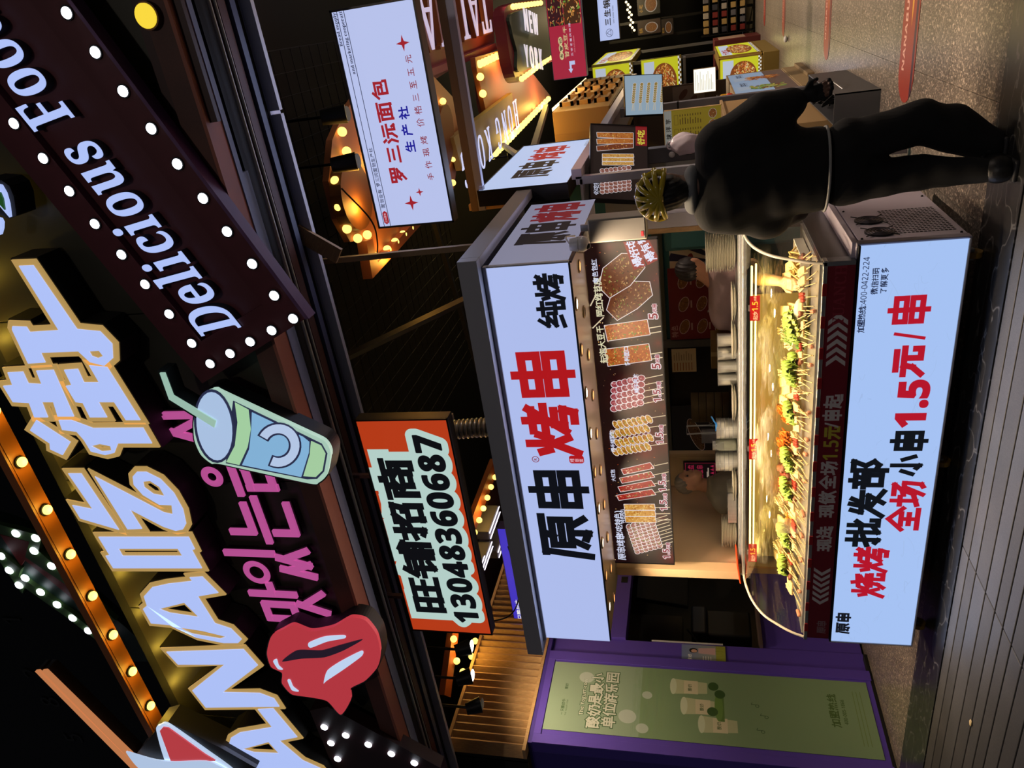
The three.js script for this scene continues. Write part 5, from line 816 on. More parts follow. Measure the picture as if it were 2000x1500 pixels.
  // greens standing at the cabbage end
  const cab = thing('cabbage', 'halved pale napa cabbage lying in the glass case', 'cabbage', [-1.86, 0.83, -4.3]); const lm = mat(0xc6c465, 0.5, 0, { side: THREE.DoubleSide }), lm2 = mat(0x93ad3c, 0.55, 0, { side: THREE.DoubleSide });
  for (let i = 0; i < 7; i++) { const l = mesh('leaf', leafGeo(0.22 - i * 0.012, 0.11, 0.012, i + 2), i % 2 ? lm : lm2, cab); l.position.set(-i * 0.006, i * 0.014, (i % 3 - 1) * 0.012); l.rotation.set((i % 3 - 1) * 0.35, 0.5, 0.18 + i * 0.03); } mesh('core', new THREE.SphereGeometry(0.045, 16, 12).scale(2.0, 0.85, 1).translate(0.04, 0.03, 0), mat(0xe2ddb4, 0.5), cab);
  const leek = thing('chive_bundle', 'green chive bundle leaning in the glass case beside the cabbage', 'chives', [-2.05, 0.83, -4.38]); const st = []; seed = 5; for (let i = 0; i < 40; i++) { const a = rnd(-0.35, 0.35); st.push(rod([rnd(-0.02, 0.02), rnd(0, 0.03), 0.1], [a * 0.16 - 0.02, 0.06 + rnd(0, 0.05), -0.13 + rnd(-0.02, 0.02)], 0.003, 0.0016, 5)); } mesh('stalks', st, mat(0x5f8c2c, 0.5), leek); mesh('paper_band', new THREE.CylinderGeometry(0.034, 0.034, 0.022, 16).rotateX(Math.PI / 2).translate(-0.005, 0.03, 0.04), mat(0xe0d8a8, 0.6), leek);
  // front row of sausage slices
  const slice = thing('sausage_slice', 'pink sausage piece lying behind the front rim', 'sausage', [0, 0, 0], 0, 'sausage pieces along the front rim'); mesh('slice_body', new THREE.CapsuleGeometry(0.012, 0.07, 4, 10).rotateX(Math.PI / 2), mat(0xcf8a66, 0.45), slice); first = true; seed = 21;
  for (let i = 0; i < 12; i++) { const o = first ? slice : copy(slice); first = false; o.position.set(-4.0 + i * 0.21 + rnd(-0.07, 0.07), 0.825, -4.07 + rnd(-0.03, 0.03)); o.rotation.y = 0.45 + rnd(-0.3, 0.3); }
  // clear partition and bag
  const part = thing('case_divider', 'clear plastic divider standing among the skewers', 'divider', [-3.42, 0.812, -4.3]); mesh('pane', bx(-0.002, 0.002, 0, 0.16, -0.18, 0.18), new THREE.MeshPhysicalMaterial({ color: 0xffffff, roughness: 0.15, transmission: 0.92, thickness: 0 }), part); part.rotation.y = 0.4;
  const bag = thing('noodle_box', 'white foam box of pale noodles at the right end of the case', 'box', [-1.56, 0.812, -4.45]); mesh('box_wall', [bx(-0.1, 0.1, 0, 0.006, -0.16, 0.16), bx(-0.1, -0.094, 0, 0.06, -0.16, 0.16), bx(0.094, 0.1, 0, 0.06, -0.16, 0.16), bx(-0.1, 0.1, 0, 0.06, 0.154, 0.16), bx(-0.1, 0.1, 0, 0.06, -0.16, -0.154)], mat(0xe6e0cf, 0.5), bag); const nd = []; seed = 31; for (let i = 0; i < 30; i++) nd.push(tube([[rnd(-0.08, 0.08), 0.03, rnd(-0.14, 0.14)], [rnd(-0.08, 0.08), 0.07 + rnd(0, 0.03), rnd(-0.1, 0.1)], [rnd(-0.08, 0.08), 0.04, rnd(-0.14, 0.14)]], 0.006, 10, 5)); mesh('noodles', nd, mat(0xd8bd6c, 0.5), bag);
}
// steam inside the warm case
{
  const N = 256, d = new Uint8Array(N * N * 4), a = field(N, 5, 21), b = field(N, 14, 22), c = field(N, 34, 23);
  for (let y = 0; y < N; y++) for (let x = 0; x < N; x++) { const w = 18 * b(x, y), v = 0.55 * a((x + w) % N, y) + 0.3 * b((x + w * 2) % N, (y * 1.5) % N) + 0.2 * c(x, (y * 2) % N), e = Math.min(1, Math.min(y, N - 1 - y) / 40, Math.min(x, N - 1 - x) / 30), o = Math.max(0, v - 0.42) * 2.4 * e * 170; d.set([255, 255, 255, 255], (y * N + x) * 4); d[(y * N + x) * 4 + 1] = Math.min(255, o); }
  const al = new THREE.DataTexture(d, N, N); al.magFilter = THREE.LinearFilter; al.needsUpdate = true;
  const m = new THREE.MeshStandardMaterial({ color: 0xf2ead0, roughness: 1, alphaMap: al, transparent: true, side: THREE.DoubleSide, opacity: 0.8 });
  const t = thing('steam', 'faint steam drifting inside the warm glass case', 'steam'); t.userData.kind = 'stuff';
  for (const [x0, x1, z, y0, y1] of [[-4.0, -2.9, -4.62, 0.86, 1.12], [-3.1, -2.0, -4.5, 0.88, 1.12], [-2.4, -1.5, -4.66, 0.88, 1.13]]) { const g = new THREE.PlaneGeometry(x1 - x0, y1 - y0, 30, 8), p = g.attributes.position; for (let i = 0; i < p.count; i++) p.setZ(i, 0.05 * Math.sin(p.getX(i) * 9) + 0.03 * Math.cos(p.getY(i) * 20)); g.computeVertexNormals(); mesh('wisp', g, m, t).position.set((x0 + x1) / 2, (y0 + y1) / 2, z); }
}
// ---------- tableware on the counter shelf ----------
{
  const plateG = lathe([[0, 0], [0.06, 0], [0.068, 0.004], [0.115, 0.02], [0.118, 0.022], [0.112, 0.021], [0.066, 0.007], [0, 0.005]], 40); plateG.scale(1.25, 1, 0.9);
  const plate = thing('plate', 'white oval plate in the tall stack beside the post', 'plate', [0, 0, 0], 0, 'tall stack of plates'); mesh('dish', plateG, M.porcelain, plate);
  let first = true; const put = (x, y, z, label, group, tilt = 0) => { const o = first ? plate : copy(plate); first = false; o.position.set(x, y, z); o.rotation.set(tilt, rnd(-0.06, 0.06), 0); o.userData.label = label; o.userData.group = group; };
  for (let i = 0; i < 18; i++) put(-1.63 + rnd(-0.003, 0.003), 1.188 + i * 0.0105, -4.98, 'white oval plate in the tall stack beside the post', 'tall stack of plates');
  for (let i = 0; i < 9; i++) put(-4.02 + rnd(-0.006, 0.006), 1.188 + i * 0.0125, -4.97, 'white oval plate in the short stack near the booth', 'short stack of plates');
  for (const [x, n, l] of [[-1.98, 2, 'white oval plate on the shelf below the pink shirted person'], [-2.27, 2, 'white oval plate on the shelf near the steel cups'], [-2.78, 2, 'white oval plate on the shelf beside the tall steel pot'], [-3.52, 2, 'white oval plate on the shelf before the grey haired person']]) for (let i = 0; i < n; i++) put(x, 1.188 + i * 0.0125, -4.93, l, l.slice(0, 60));
  const cupG = lathe([[0, 0.003], [0.042, 0.003], [0.046, 0.13], [0.048, 0.132], [0.05, 0.13], [0.045, 0], [0, 0]], 28);
  const cup = thing('steel_cup', 'plain steel cup in the row behind the plates', 'cup', [0, 0, 0], 0, 'steel cups in a row'); mesh('cup_body', cupG, M.steel, cup); mesh('rim', new THREE.TorusGeometry(0.049, 0.003, 6, 28).rotateX(Math.PI / 2).translate(0, 0.131, 0), M.steel, cup);
  first = true; for (let i = 0; i < 4; i++) { const o = first ? cup : copy(cup); first = false; o.position.set(-2.33 - i * 0.108, 1.186, -5.06); }
  const pot = (name, label, x, z, r, h) => { const t = thing(name, label, 'pot', [x, 1.186, z]); mesh('pot_body', lathe([[0, 0.003], [r, 0.003], [r, h], [r + 0.004, h + 0.002], [r + 0.006, h], [r + 0.004, 0], [0, 0]], 36), M.steel, t); mesh('bands', [0.2, 0.4, 0.6, 0.8].map((k) => new THREE.TorusGeometry(r + 0.005, 0.003, 6, 36).rotateX(Math.PI / 2).translate(0, h * k, 0)), M.steelDull, t); return t; };
  pot('steel_pot', 'tall shiny steel pot with tongs on the counter shelf', -3.06, -5.02, 0.075, 0.15); pot('ribbed_pot', 'ribbed steel pot beside the glass jar', -3.36, -5.02, 0.075, 0.16);
  const jar = thing('spice_jar', 'glass spice jar with metal lid between the steel pots', 'jar', [-3.21, 1.186, -5.02]); mesh('jar_glass', lathe([[0, 0.002], [0.045, 0.002], [0.05, 0.02], [0.05, 0.13], [0.042, 0.15], [0.04, 0.16]], 28), new THREE.MeshPhysicalMaterial({ color: 0xd8dcd0, roughness: 0.08, transmission: 0.8, thickness: 0 }), jar); mesh('contents', new THREE.CylinderGeometry(0.044, 0.044, 0.09, 24).translate(0, 0.05, 0), mat(0x6a6a58, 0.7), jar); mesh('lid', new THREE.CylinderGeometry(0.044, 0.044, 0.025, 24).translate(0, 0.17, 0), M.steel, jar);
  const tongs = thing('serving_tongs', 'pair of steel tongs standing in the tall pot', 'tongs', [-3.06, 1.2, -5.02]); mesh('arm', bar([-0.03, 0, 0], [-0.045, 0.36, 0.01], 0.012, 0.003), M.steel, tongs); mesh('arm', bar([0.03, 0, 0], [0.03, 0.36, 0.01], 0.012, 0.003), M.steel, tongs); mesh('bridge', bar([-0.045, 0.36, 0.01], [0.03, 0.36, 0.01], 0.012, 0.003), M.steel, tongs);
  const sc = thing('blue_scoop', 'small blue plastic scoop on the steel pot', 'scoop', [-3.02, 1.345, -4.98]); mesh('bowl', new THREE.SphereGeometry(0.03, 16, 8, 0, 7, 1.57, 1.57).scale(1.3, 0.7, 1), mat(0x2a78c8, 0.4), sc); mesh('handle', rod([0.03, 0, 0], [0.09, 0.03, 0], 0.006), mat(0x2a78c8, 0.4), sc);
  const tray = thing('steel_tray', 'long steel serving tray slanting on the shelf', 'tray', [-3.75, 1.19, -5.02]); mesh('tray_body', [bx(-0.15, 0.15, 0, 0.004, -0.1, 0.1), bx(-0.15, 0.15, 0, 0.07, 0.096, 0.1), bx(-0.15, 0.15, 0, 0.07, -0.1, -0.096), bx(-0.15, -0.146, 0, 0.07, -0.1, 0.1), bx(0.146, 0.15, 0, 0.07, -0.1, 0.1)], M.steel, tray); tray.rotation.set(0, 0, 0.0);
}
// ---------- speaker and dome camera at the stall corner ----------
{
  const s = thing('wall_speaker', 'grey column speaker fixed at the right end of the menu board', 'speaker', [-1.275, 1.92, -4.52]); mesh('cabinet', bx(-0.075, 0.075, -0.18, 0.18, -0.08, 0.06, 0.008), mat(0x8d8578, 0.5), s); mesh('grille', bx(-0.066, 0.066, -0.17, 0.17, 0.06, 0.066, 0.002), mat(0x5f5c5a, 0.7), s); mesh('badge', bx(-0.05, -0.02, -0.16, -0.145, 0.066, 0.069), M.red, s); mesh('bracket', bx(-0.02, 0.02, 0.17, 0.24, -0.05, -0.03), M.steelDull, s);
  const c = thing('dome_camera', 'white dome security camera hanging below the canopy corner', 'camera', [-1.24, 2.09, -4.1]); mesh('mount', rod([0, 0.07, 0], [0, 0.02, 0], 0.035, 0.045, 24), M.whiteMetal, c); mesh('dome', new THREE.SphereGeometry(0.046, 24, 16), mat(0xd4cfcf, 0.2, 0, { clearcoat: 0.6 }), c); mesh('lens', new THREE.SphereGeometry(0.02, 16, 10).translate(-0.01, -0.032, 0.012), M.blackMetal, c); mesh('cable', tube([[0, 0.07, 0], [0.03, 0.1, -0.05], [0.01, 0.06, -0.14]], 0.006, 16, 6), M.whiteMetal, c);
}

// ---------- behind the counter: back wall, posters, shelves ----------
{
  const t = thing('stall_back_wall', 'grey framed partition behind the skewer counter hung with faded red posters', 'partition', [-2.8, 0, -6.9]);
  const B = (n, x0, x1, y0, y1, z0, z1, m) => mesh(n, bx(x0, x1, y0, y1, z0, z1, 0.003), m, t);
  B('panel', -1.8, -0.35, 0.02, 2.6, -0.04, 0, mat(0x15120f, 0.7)); B('panel', -0.35, 1.5, 0.02, 2.6, -0.04, 0, mat(0x2f6f74, 0.6)); B('rail', -1.8, 1.5, 1.76, 1.86, 0, 0.03, mat(0x52564e, 0.5)); B('upright', -0.42, -0.34, 0.02, 2.6, 0, 0.05, mat(0x5a6068, 0.4)); B('upright', -1.86, -1.78, 0.02, 2.6, 0, 0.05, mat(0x5a6068, 0.4));
  const red = canvas(600, 420, (g, w, h) => { fill(g, '#7c1f26', 0, 0, w, h); for (let i = 0; i < 3; i++) for (let k = 0; k < 3; k++) { foodBits(g, 110 + i * 190, 110 + k * 130, 60, 32, 0.3, '#8a5a30', ['#c08a4a', '#5a3018', '#d9b070'], 30); fill(g, '#c9b0a8', 80 + i * 190, 158 + k * 130, 60, 12); } write(g, '特色', 20, 12, 50, { color: '#c9a0a0', weight: 0.12 }); });
  const p = thing('red_menu_poster', 'faded red food menu poster on the partition behind the counter', 'poster', [-2.75, 1.45, -6.84]); mesh('sheet', new THREE.BoxGeometry(0.75, 0.55, 0.004), print(red), p);
  const fan = canvas(300, 300, (g) => { fill(g, '#d9d4cc', 0, 0, 300, 300); for (let i = 0; i < 9; i++) { g.fillStyle = i % 2 ? '#2a2a5a' : '#efe9df'; g.beginPath(); g.moveTo(150, 320); g.arc(150, 320, 330, -2.6 + i * 0.23, -2.6 + (i + 1) * 0.23); g.fill(); } g.fillStyle = '#8f3326'; g.beginPath(); g.ellipse(190, 120, 60, 20, 0.2, 0, 7); g.fill(); });
  const p2 = thing('fan_poster', 'blue and white fan patterned poster behind the pink shirted person', 'poster', [-2.35, 1.47, -6.86]); mesh('sheet', new THREE.BoxGeometry(0.32, 0.46, 0.004), print(fan), p2);
  const wh = canvas(300, 300, (g) => { fill(g, '#d8d8d0', 0, 0, 300, 300); for (const [x, y] of [[220, 70], [220, 180], [80, 240]]) foodBits(g, x, y, 44, 34, 0.2, '#a8662c', ['#d9a05a', '#7a3c16', '#e8c890'], 26); g.fillStyle = '#99a'; for (let r = 0; r < 9; r++) g.fillRect(20, 20 + r * 20, 110, 4); });
  const p3 = thing('price_sheet', 'pale price sheet with three food pictures on the teal partition', 'poster', [-1.83, 1.5, -6.86]); mesh('sheet', new THREE.BoxGeometry(0.34, 0.42, 0.004), print(wh), p3);
  const rc = canvas(260, 220, (g) => { fill(g, '#d9cfae', 0, 0, 260, 220); g.fillStyle = '#a86a3a'; for (let r = 0; r < 7; r++) g.fillRect(16, 20 + r * 26, 90, 7); g.fillStyle = '#7a6a4a'; for (let r = 0; r < 8; r++) g.fillRect(130, 20 + r * 22, rnd(60, 110), 5); });
  const p4 = thing('notice_sheet', 'cream notice sheet with brown print on the grey upright', 'poster', [-3.35, 1.6, -6.82]); mesh('sheet', new THREE.BoxGeometry(0.26, 0.24, 0.004), print(rc), p4);
  const wr = canvas(400, 300, (g) => { fill(g, '#15120f', 0, 0, 400, 300); g.save(); g.rotate(-0.3); foodBits(g, 120, 190, 130, 34, 0, '#6b4a2c', ['#8f6a3c', '#4a2c14', '#a88450'], 60); g.restore(); g.font = 'italic bold 40px serif'; g.fillStyle = '#b8b0a0'; g.fillText('good', 230, 250); });
  const p5 = thing('dark_food_poster', 'dark food poster with handwriting beside the grey haired person', 'poster', [-4.2, 1.5, -6.84]); mesh('sheet', new THREE.BoxGeometry(0.62, 0.5, 0.004), print(wr), p5);
  const k = thing('teal_fridge', 'teal drinks fridge standing behind the tall plate stack', 'fridge', [-1.72, 0, -6.55]); mesh('body', bx(-0.33, 0.3, 0, 1.72, -0.25, 0.2, 0.02), mat(0x4f8f92, 0.5), k); mesh('door_panel', bx(-0.3, 0.27, 0.06, 1.66, 0.2, 0.21, 0.01), mat(0x5fa3a4, 0.35), k); mesh('magnet', bx(-0.02, 0.06, 1.36, 1.52, 0.211, 0.218, 0.01), mat(0x3f9a3a, 0.4), k); mesh('magnet', bx(0.12, 0.17, 1.48, 1.53, 0.211, 0.218, 0.01), mat(0x9a2f2a, 0.4), k); mesh('magnet', bx(-0.13, -0.09, 1.55, 1.6, 0.211, 0.218, 0.01), mat(0x27306a, 0.4), k);
  const cb = thing('cardboard_carton', 'brown cardboard carton on the shelf behind the steel cups', 'carton', [-2.85, 1.19, -6.0]); mesh('carton_body', bx(-0.14, 0.14, 0, 0.16, -0.1, 0.1, 0.004), mat(0x8a6a3c, 0.7), cb); mesh('tape', bx(-0.02, 0.02, 0.002, 0.162, 0.1, 0.102), mat(0xb89a62, 0.4), cb);
  const sb = thing('back_table', 'dark steel table behind the counter shelf', 'table', [-2.9, 0, -6.1]); mesh('tabletop', bx(-1.2, 1.2, 1.15, 1.19, -0.25, 0.25, 0.004), M.darkGrey, sb); for (const x of [-1.15, 1.15]) for (const z of [-0.2, 0.2]) mesh('leg', bx(x - 0.02, x + 0.02, 0, 1.15, z - 0.02, z + 0.02), M.darkGrey, sb);
  const tb = thing('tissue_box', 'pink and white tissue box on the back table', 'box', [-2.5, 1.19, -6.0]); mesh('box_body', bx(-0.07, 0.07, 0, 0.1, -0.06, 0.06, 0.006), mat(0xb98f9a, 0.6), tb); mesh('tissue', leafGeo(0.1, 0.08, 0.012, 4).rotateZ(1.2).translate(0, 0.13, 0), mat(0xd8d4cc, 0.8, 0, { side: THREE.DoubleSide }), tb);
  const jg = thing('water_jug', 'cloudy plastic water jug beside the teal fridge', 'jug', [-2.12, 1.19, -6.05]); mesh('jug_body', lathe([[0, 0], [0.07, 0], [0.075, 0.02], [0.075, 0.16], [0.05, 0.2], [0.035, 0.22], [0.035, 0.24], [0, 0.24]], 28), new THREE.MeshPhysicalMaterial({ color: 0xb8c4cc, roughness: 0.25, transmission: 0.5, thickness: 0 }), jg);
  for (let i = 0; i < 5; i++) { const s = thing('steamer_basket', 'dark round steamer basket stacked behind the counter', 'basket', [-3.5, 1.19 + i * 0.07, -6.12], 0, 'stack of steamer baskets'); mesh('basket_ring', lathe([[0.13, 0], [0.14, 0], [0.14, 0.065], [0.13, 0.065], [0.13, 0]], 36), mat(0x5c4f34, 0.7), s); mesh('basket_lid', new THREE.CylinderGeometry(0.13, 0.13, 0.01, 36).translate(0, 0.055, 0), mat(0x6a5c3e, 0.7), s); }
}
{   // beige side wall with the glowing order sign at the booth end
  const t = thing('stall_side_wall', 'beige laminate side wall of the stall holding the red order sign', 'partition', [-4.2, 0, -5.6]); mesh('board', metric(bx(-0.04, 0, 0.02, 2.15, -0.55, 0.85, 0.003)), mat(0xc4ac8c, 0.6), t); mesh('board_edge', bx(-0.05, 0.006, 0.02, 2.15, 0.85, 0.87), mat(0xb08a62, 0.6), t);
  const w = thing('stall_end_wall', 'beige laminate end wall behind the short plate stack', 'partition', [-4.0, 0, -5.82]); mesh('board', bx(-0.18, 0.16, 1.17, 2.1, -0.03, 0, 0.003), mat(0xcdb896, 0.6), w); mesh('pillar', bx(0.16, 0.2, 1.17, 2.1, -0.03, 0.03, 0.003), mat(0xb8a283, 0.6), w);
  const tex = canvas(300, 360, (g, W, H) => { fill(g, '#140c0e', 0, 0, W, H); g.strokeStyle = '#a01c3c'; g.lineWidth = 5; g.strokeRect(14, 14, W - 28, H - 28); write(g, '先取盘', 34, 40, 72, { color: '#b3244a', weight: 0.1, gap: 0.06 }); write(g, '后拿串', 34, 140, 72, { color: '#b3244a', weight: 0.1, gap: 0.06 }); g.fillStyle = '#b8a090'; g.fillRect(40, 262, 170, 16); g.fillRect(60, 252, 90, 12); for (let i = 0; i < 4; i++) { g.fillStyle = '#b3244a'; g.beginPath(); g.moveTo(50 + i * 55, 330); g.lineTo(72 + i * 55, 290); g.lineTo(94 + i * 55, 330); g.fill(); } });
  lightbox('order_sign', 'small black sign with glowing crimson characters on the beige end wall', 'sign', { w: 0.22, h: 0.30, d: 0.012, pos: [-4.0, 1.47, -5.795], tex, k: 0.5, frame: 0.006 });
  const b = thing('white_carton', 'white carton with a yellow green label next to the grey haired person', 'box', [-3.74, 1.19, -6.0]); mesh('box_body', bx(-0.05, 0.05, 0, 0.26, -0.05, 0.05, 0.004), mat(0xc9cbd2, 0.5), b); mesh('label', bx(-0.03, 0.03, 0.04, 0.1, 0.05, 0.052), mat(0xc4cc3a, 0.5), b);
}

// ---------- second booth along the aisle ----------
{
  const tex = canvas(900, 380, (g, w, h) => { fill(g, '#bccdf2', 0, 0, w, h); write(g, '原串', 170, 96, 170, { color: '#2a2422', weight: 0.16, gap: 0.05, squeeze: 0.9 }); write(g, '烤串', 505, 96, 170, { color: '#a8262c', weight: 0.16, gap: 0.05, squeeze: 0.9 }); g.font = '20px sans-serif'; g.fillStyle = '#555'; g.fillText('400-0422-224', 740, 360); });
  lightbox('second_stall_lightbox', 'square white lit skewer stall box facing the aisle behind the canopy', 'sign', { w: 1.88, h: 0.72, d: 0.12, pos: [-1.2, 2.74, -6.5], turn: Math.PI / 2, tex, k: 0.9, frame: 0.006, glow: 1.6 });
  const b = thing('booth_rail', 'long pale metal rail running along the aisle booths', 'rail', [-1.15, 2.33, -5.65]); mesh('rail_body', bx(-0.05, 0.03, -0.05, 0.03, -6.95, 0, 0.004), mat(0xa79fae, 0.4, 0.2), b); mesh('rail_flange', bx(-0.35, -0.05, -0.05, -0.03, -6.95, 0), mat(0x8f8a92, 0.4, 0.2), b); mesh('rail_post', bx(-0.09, -0.03, -2.31, 0, -0.06, 0), mat(0x8d8d96, 0.4, 0.3), b);
  const pic = canvas(640, 440, (g, w, h) => { fill(g, '#201413', 0, 0, w, h); fill(g, '#8f1a20', 470, 350, 170, 90); for (let i = 0; i < 7; i++) { const x = 60 + i * 30; for (let k = 0; k < 7; k++) foodBits(g, x + k * 6, 90 + k * 34, 16, 18, 0.3, '#9c6458', ['#7c3a34', '#c99a8c', '#54301f'], 10); } for (let i = 0; i < 3; i++) slabFood(g, [[290 + i * 34, 90], [316 + i * 34, 90], [326 + i * 34, 330], [300 + i * 34, 334]], '#d9a24e', ['#f1cf86', '#b56a22'], 40); for (let i = 0; i < 3; i++) slabFood(g, [[410 + i * 60, 50], [450 + i * 60, 46], [500 + i * 40, 330], [450 + i * 40, 330]], pick(['#a84a26', '#7c3a1c', '#c0702c']), ['#d98a3e', '#8a3a14', '#e3b460'], 70); write(g, '必吃特色', 30, 20, 44, { color: '#dfe6ff', weight: 0.12, gap: 0 }); write(g, '好吃', 480, 362, 60, { color: '#e8e04a', weight: 0.14 }); });
  lightbox('slanted_picture_box', 'slanted lit picture box of skewers under the second stall rail', 'sign', { w: 0.66, h: 0.46, d: 0.06, pos: [-1.16, 2.02, -5.95], turn: 0.72, tilt: 0.28, tex: pic, k: 0.62, frame: 0.006, glow: 0.4, glowColor: 0xffc8a0 });
  const d = thing('dark_post', 'dark grey steel post carrying a plastic bag in the second booth', 'post', [-1.2, 0, -6.3]); mesh('post_body', bx(-0.06, 0.06, 0.02, 2.28, -0.05, 0.05, 0.004), mat(0x4b4a52, 0.4, 0.4), d); mesh('knob', new THREE.SphereGeometry(0.025, 12, 8).scale(1, 1, 0.6).translate(0, 1.62, 0.06), M.whiteMetal, d); mesh('shelf_wall', bx(-0.5, -0.06, 1.2, 2.2, -0.03, 0.0, 0.003), mat(0x9a9a98, 0.5), d);
  const bg = leafGeo(0.24, 0.16, 0.02, 6); const pb = thing('plastic_bag', 'crumpled translucent plastic bag hanging on the dark post', 'bag', [-1.12, 1.5, -6.2]); seed = 9; const bp = new THREE.SphereGeometry(0.1, 18, 14), ps = bp.attributes.position; for (let i = 0; i < ps.count; i++) { const y = ps.getY(i), n = 1 + 0.22 * Math.sin(ps.getX(i) * 70 + y * 40) * Math.cos(ps.getZ(i) * 60); ps.setXYZ(i, ps.getX(i) * n * 0.8, y * 1.35, ps.getZ(i) * n * 0.4); } bp.computeVertexNormals(); mesh('bag_body', bp, new THREE.MeshPhysicalMaterial({ color: 0xd8ccd8, roughness: 0.35, transmission: 0.35, thickness: 0, side: THREE.DoubleSide }), pb); mesh('bag_handle', new THREE.TorusGeometry(0.03, 0.006, 6, 16, Math.PI).translate(0, 0.125, 0), mat(0xd8ccd8, 0.4), pb);
  const menu = canvas(520, 620, (g, w, h) => { fill(g, '#c6aa2c', 0, 0, w, h); fill(g, '#d6d6cc', 0, 0, w, 80); write(g, '丁家坡洋芋', 20, 14, 58, { color: '#1c1c1c', weight: 0.12, gap: 0.5 }); for (let c = 0; c < 3; c++) { g.fillStyle = '#6a4c14'; g.strokeStyle = '#6a4c14'; g.lineWidth = 3; g.strokeRect(30 + c * 160, 110, 110, 40); for (let r = 0; r < 9; r++) { g.fillRect(30 + c * 160, 170 + r * 28, rnd(40, 80), 9); g.fillRect(120 + c * 160, 170 + r * 28, 24, 9); } } for (let i = 0; i < 4; i++) foodBits(g, 80 + i * 120, 530, 50, 40, 0, '#a8662c', ['#d9a05a', '#7a3c16', '#e8c890', '#c04a20'], 40); });
  lightbox('yellow_menu', 'yellow potato stall menu board hanging in the second booth', 'menu board', { w: 0.40, h: 0.50, d: 0.02, pos: [-1.16, 1.45, -7.0], tex: menu, k: 0.22, frame: 0.006, caseMat: M.plywood });
  const ct = thing('beige_counter', 'beige plywood counter of the second booth behind the dark clothed person', 'counter', [-1.45, 0, -7.6]); mesh('front_board', bx(-0.3, 0.24, 0.02, 1.12, 0.48, 0.5, 0.003), mat(0x9c7c52, 0.65), ct); mesh('aisle_board', bx(0.22, 0.24, 0.02, 1.12, -1.4, 0.48, 0.003), mat(0xa6865a, 0.65), ct); mesh('top', bx(-0.6, 0.26, 1.12, 1.15, -1.4, 0.52, 0.003), mat(0xb0926a, 0.6), ct); mesh('seam', bx(-0.04, -0.036, 0.05, 1.1, 0.5, 0.503), M.darkGrey, ct);
  const bn = thing('steel_bin', 'open grey steel bin with black wires inside beside the aisle', 'bin', [-1.36, 0, -7.35]); mesh('bin_wall', [bx(0.11, 0.12, 0.0, 0.34, -0.75, 0.75), bx(-0.12, -0.11, 0.0, 0.34, -0.75, 0.75), bx(-0.12, 0.12, 0.0, 0.34, 0.74, 0.75), bx(-0.12, 0.12, 0.0, 0.34, -0.75, -0.74)], mat(0x55565a, 0.45, 0.4), bn); bn.position.set(-1.06, 0, -7.4); seed = 3; const w = []; for (let i = 0; i < 10; i++) w.push(tube([[rnd(-0.08, 0.08), 0.2, rnd(-0.6, 0.6)], [rnd(-0.08, 0.08), 0.4, rnd(-0.5, 0.5)], [rnd(-0.08, 0.08), 0.25, rnd(-0.6, 0.6)]], 0.009, 12, 5)); mesh('wires', w, M.black, bn); mesh('handle', tube([[0.12, 0.24, 0.5], [0.17, 0.3, 0.4], [0.17, 0.3, 0.2], [0.12, 0.24, 0.1]], 0.006, 16, 6), M.steel, bn);
  const or = thing('orange_cloth', 'small orange cloth hanging at the beige counter', 'cloth', [-1.2, 0.72, -7.092]); mesh('cloth_sheet', leafGeo(0.16, 0.1, 0.01, 12).rotateX(1.4).rotateZ(1.2), mat(0xd8481c, 0.8, 0, { side: THREE.DoubleSide }), or);
}
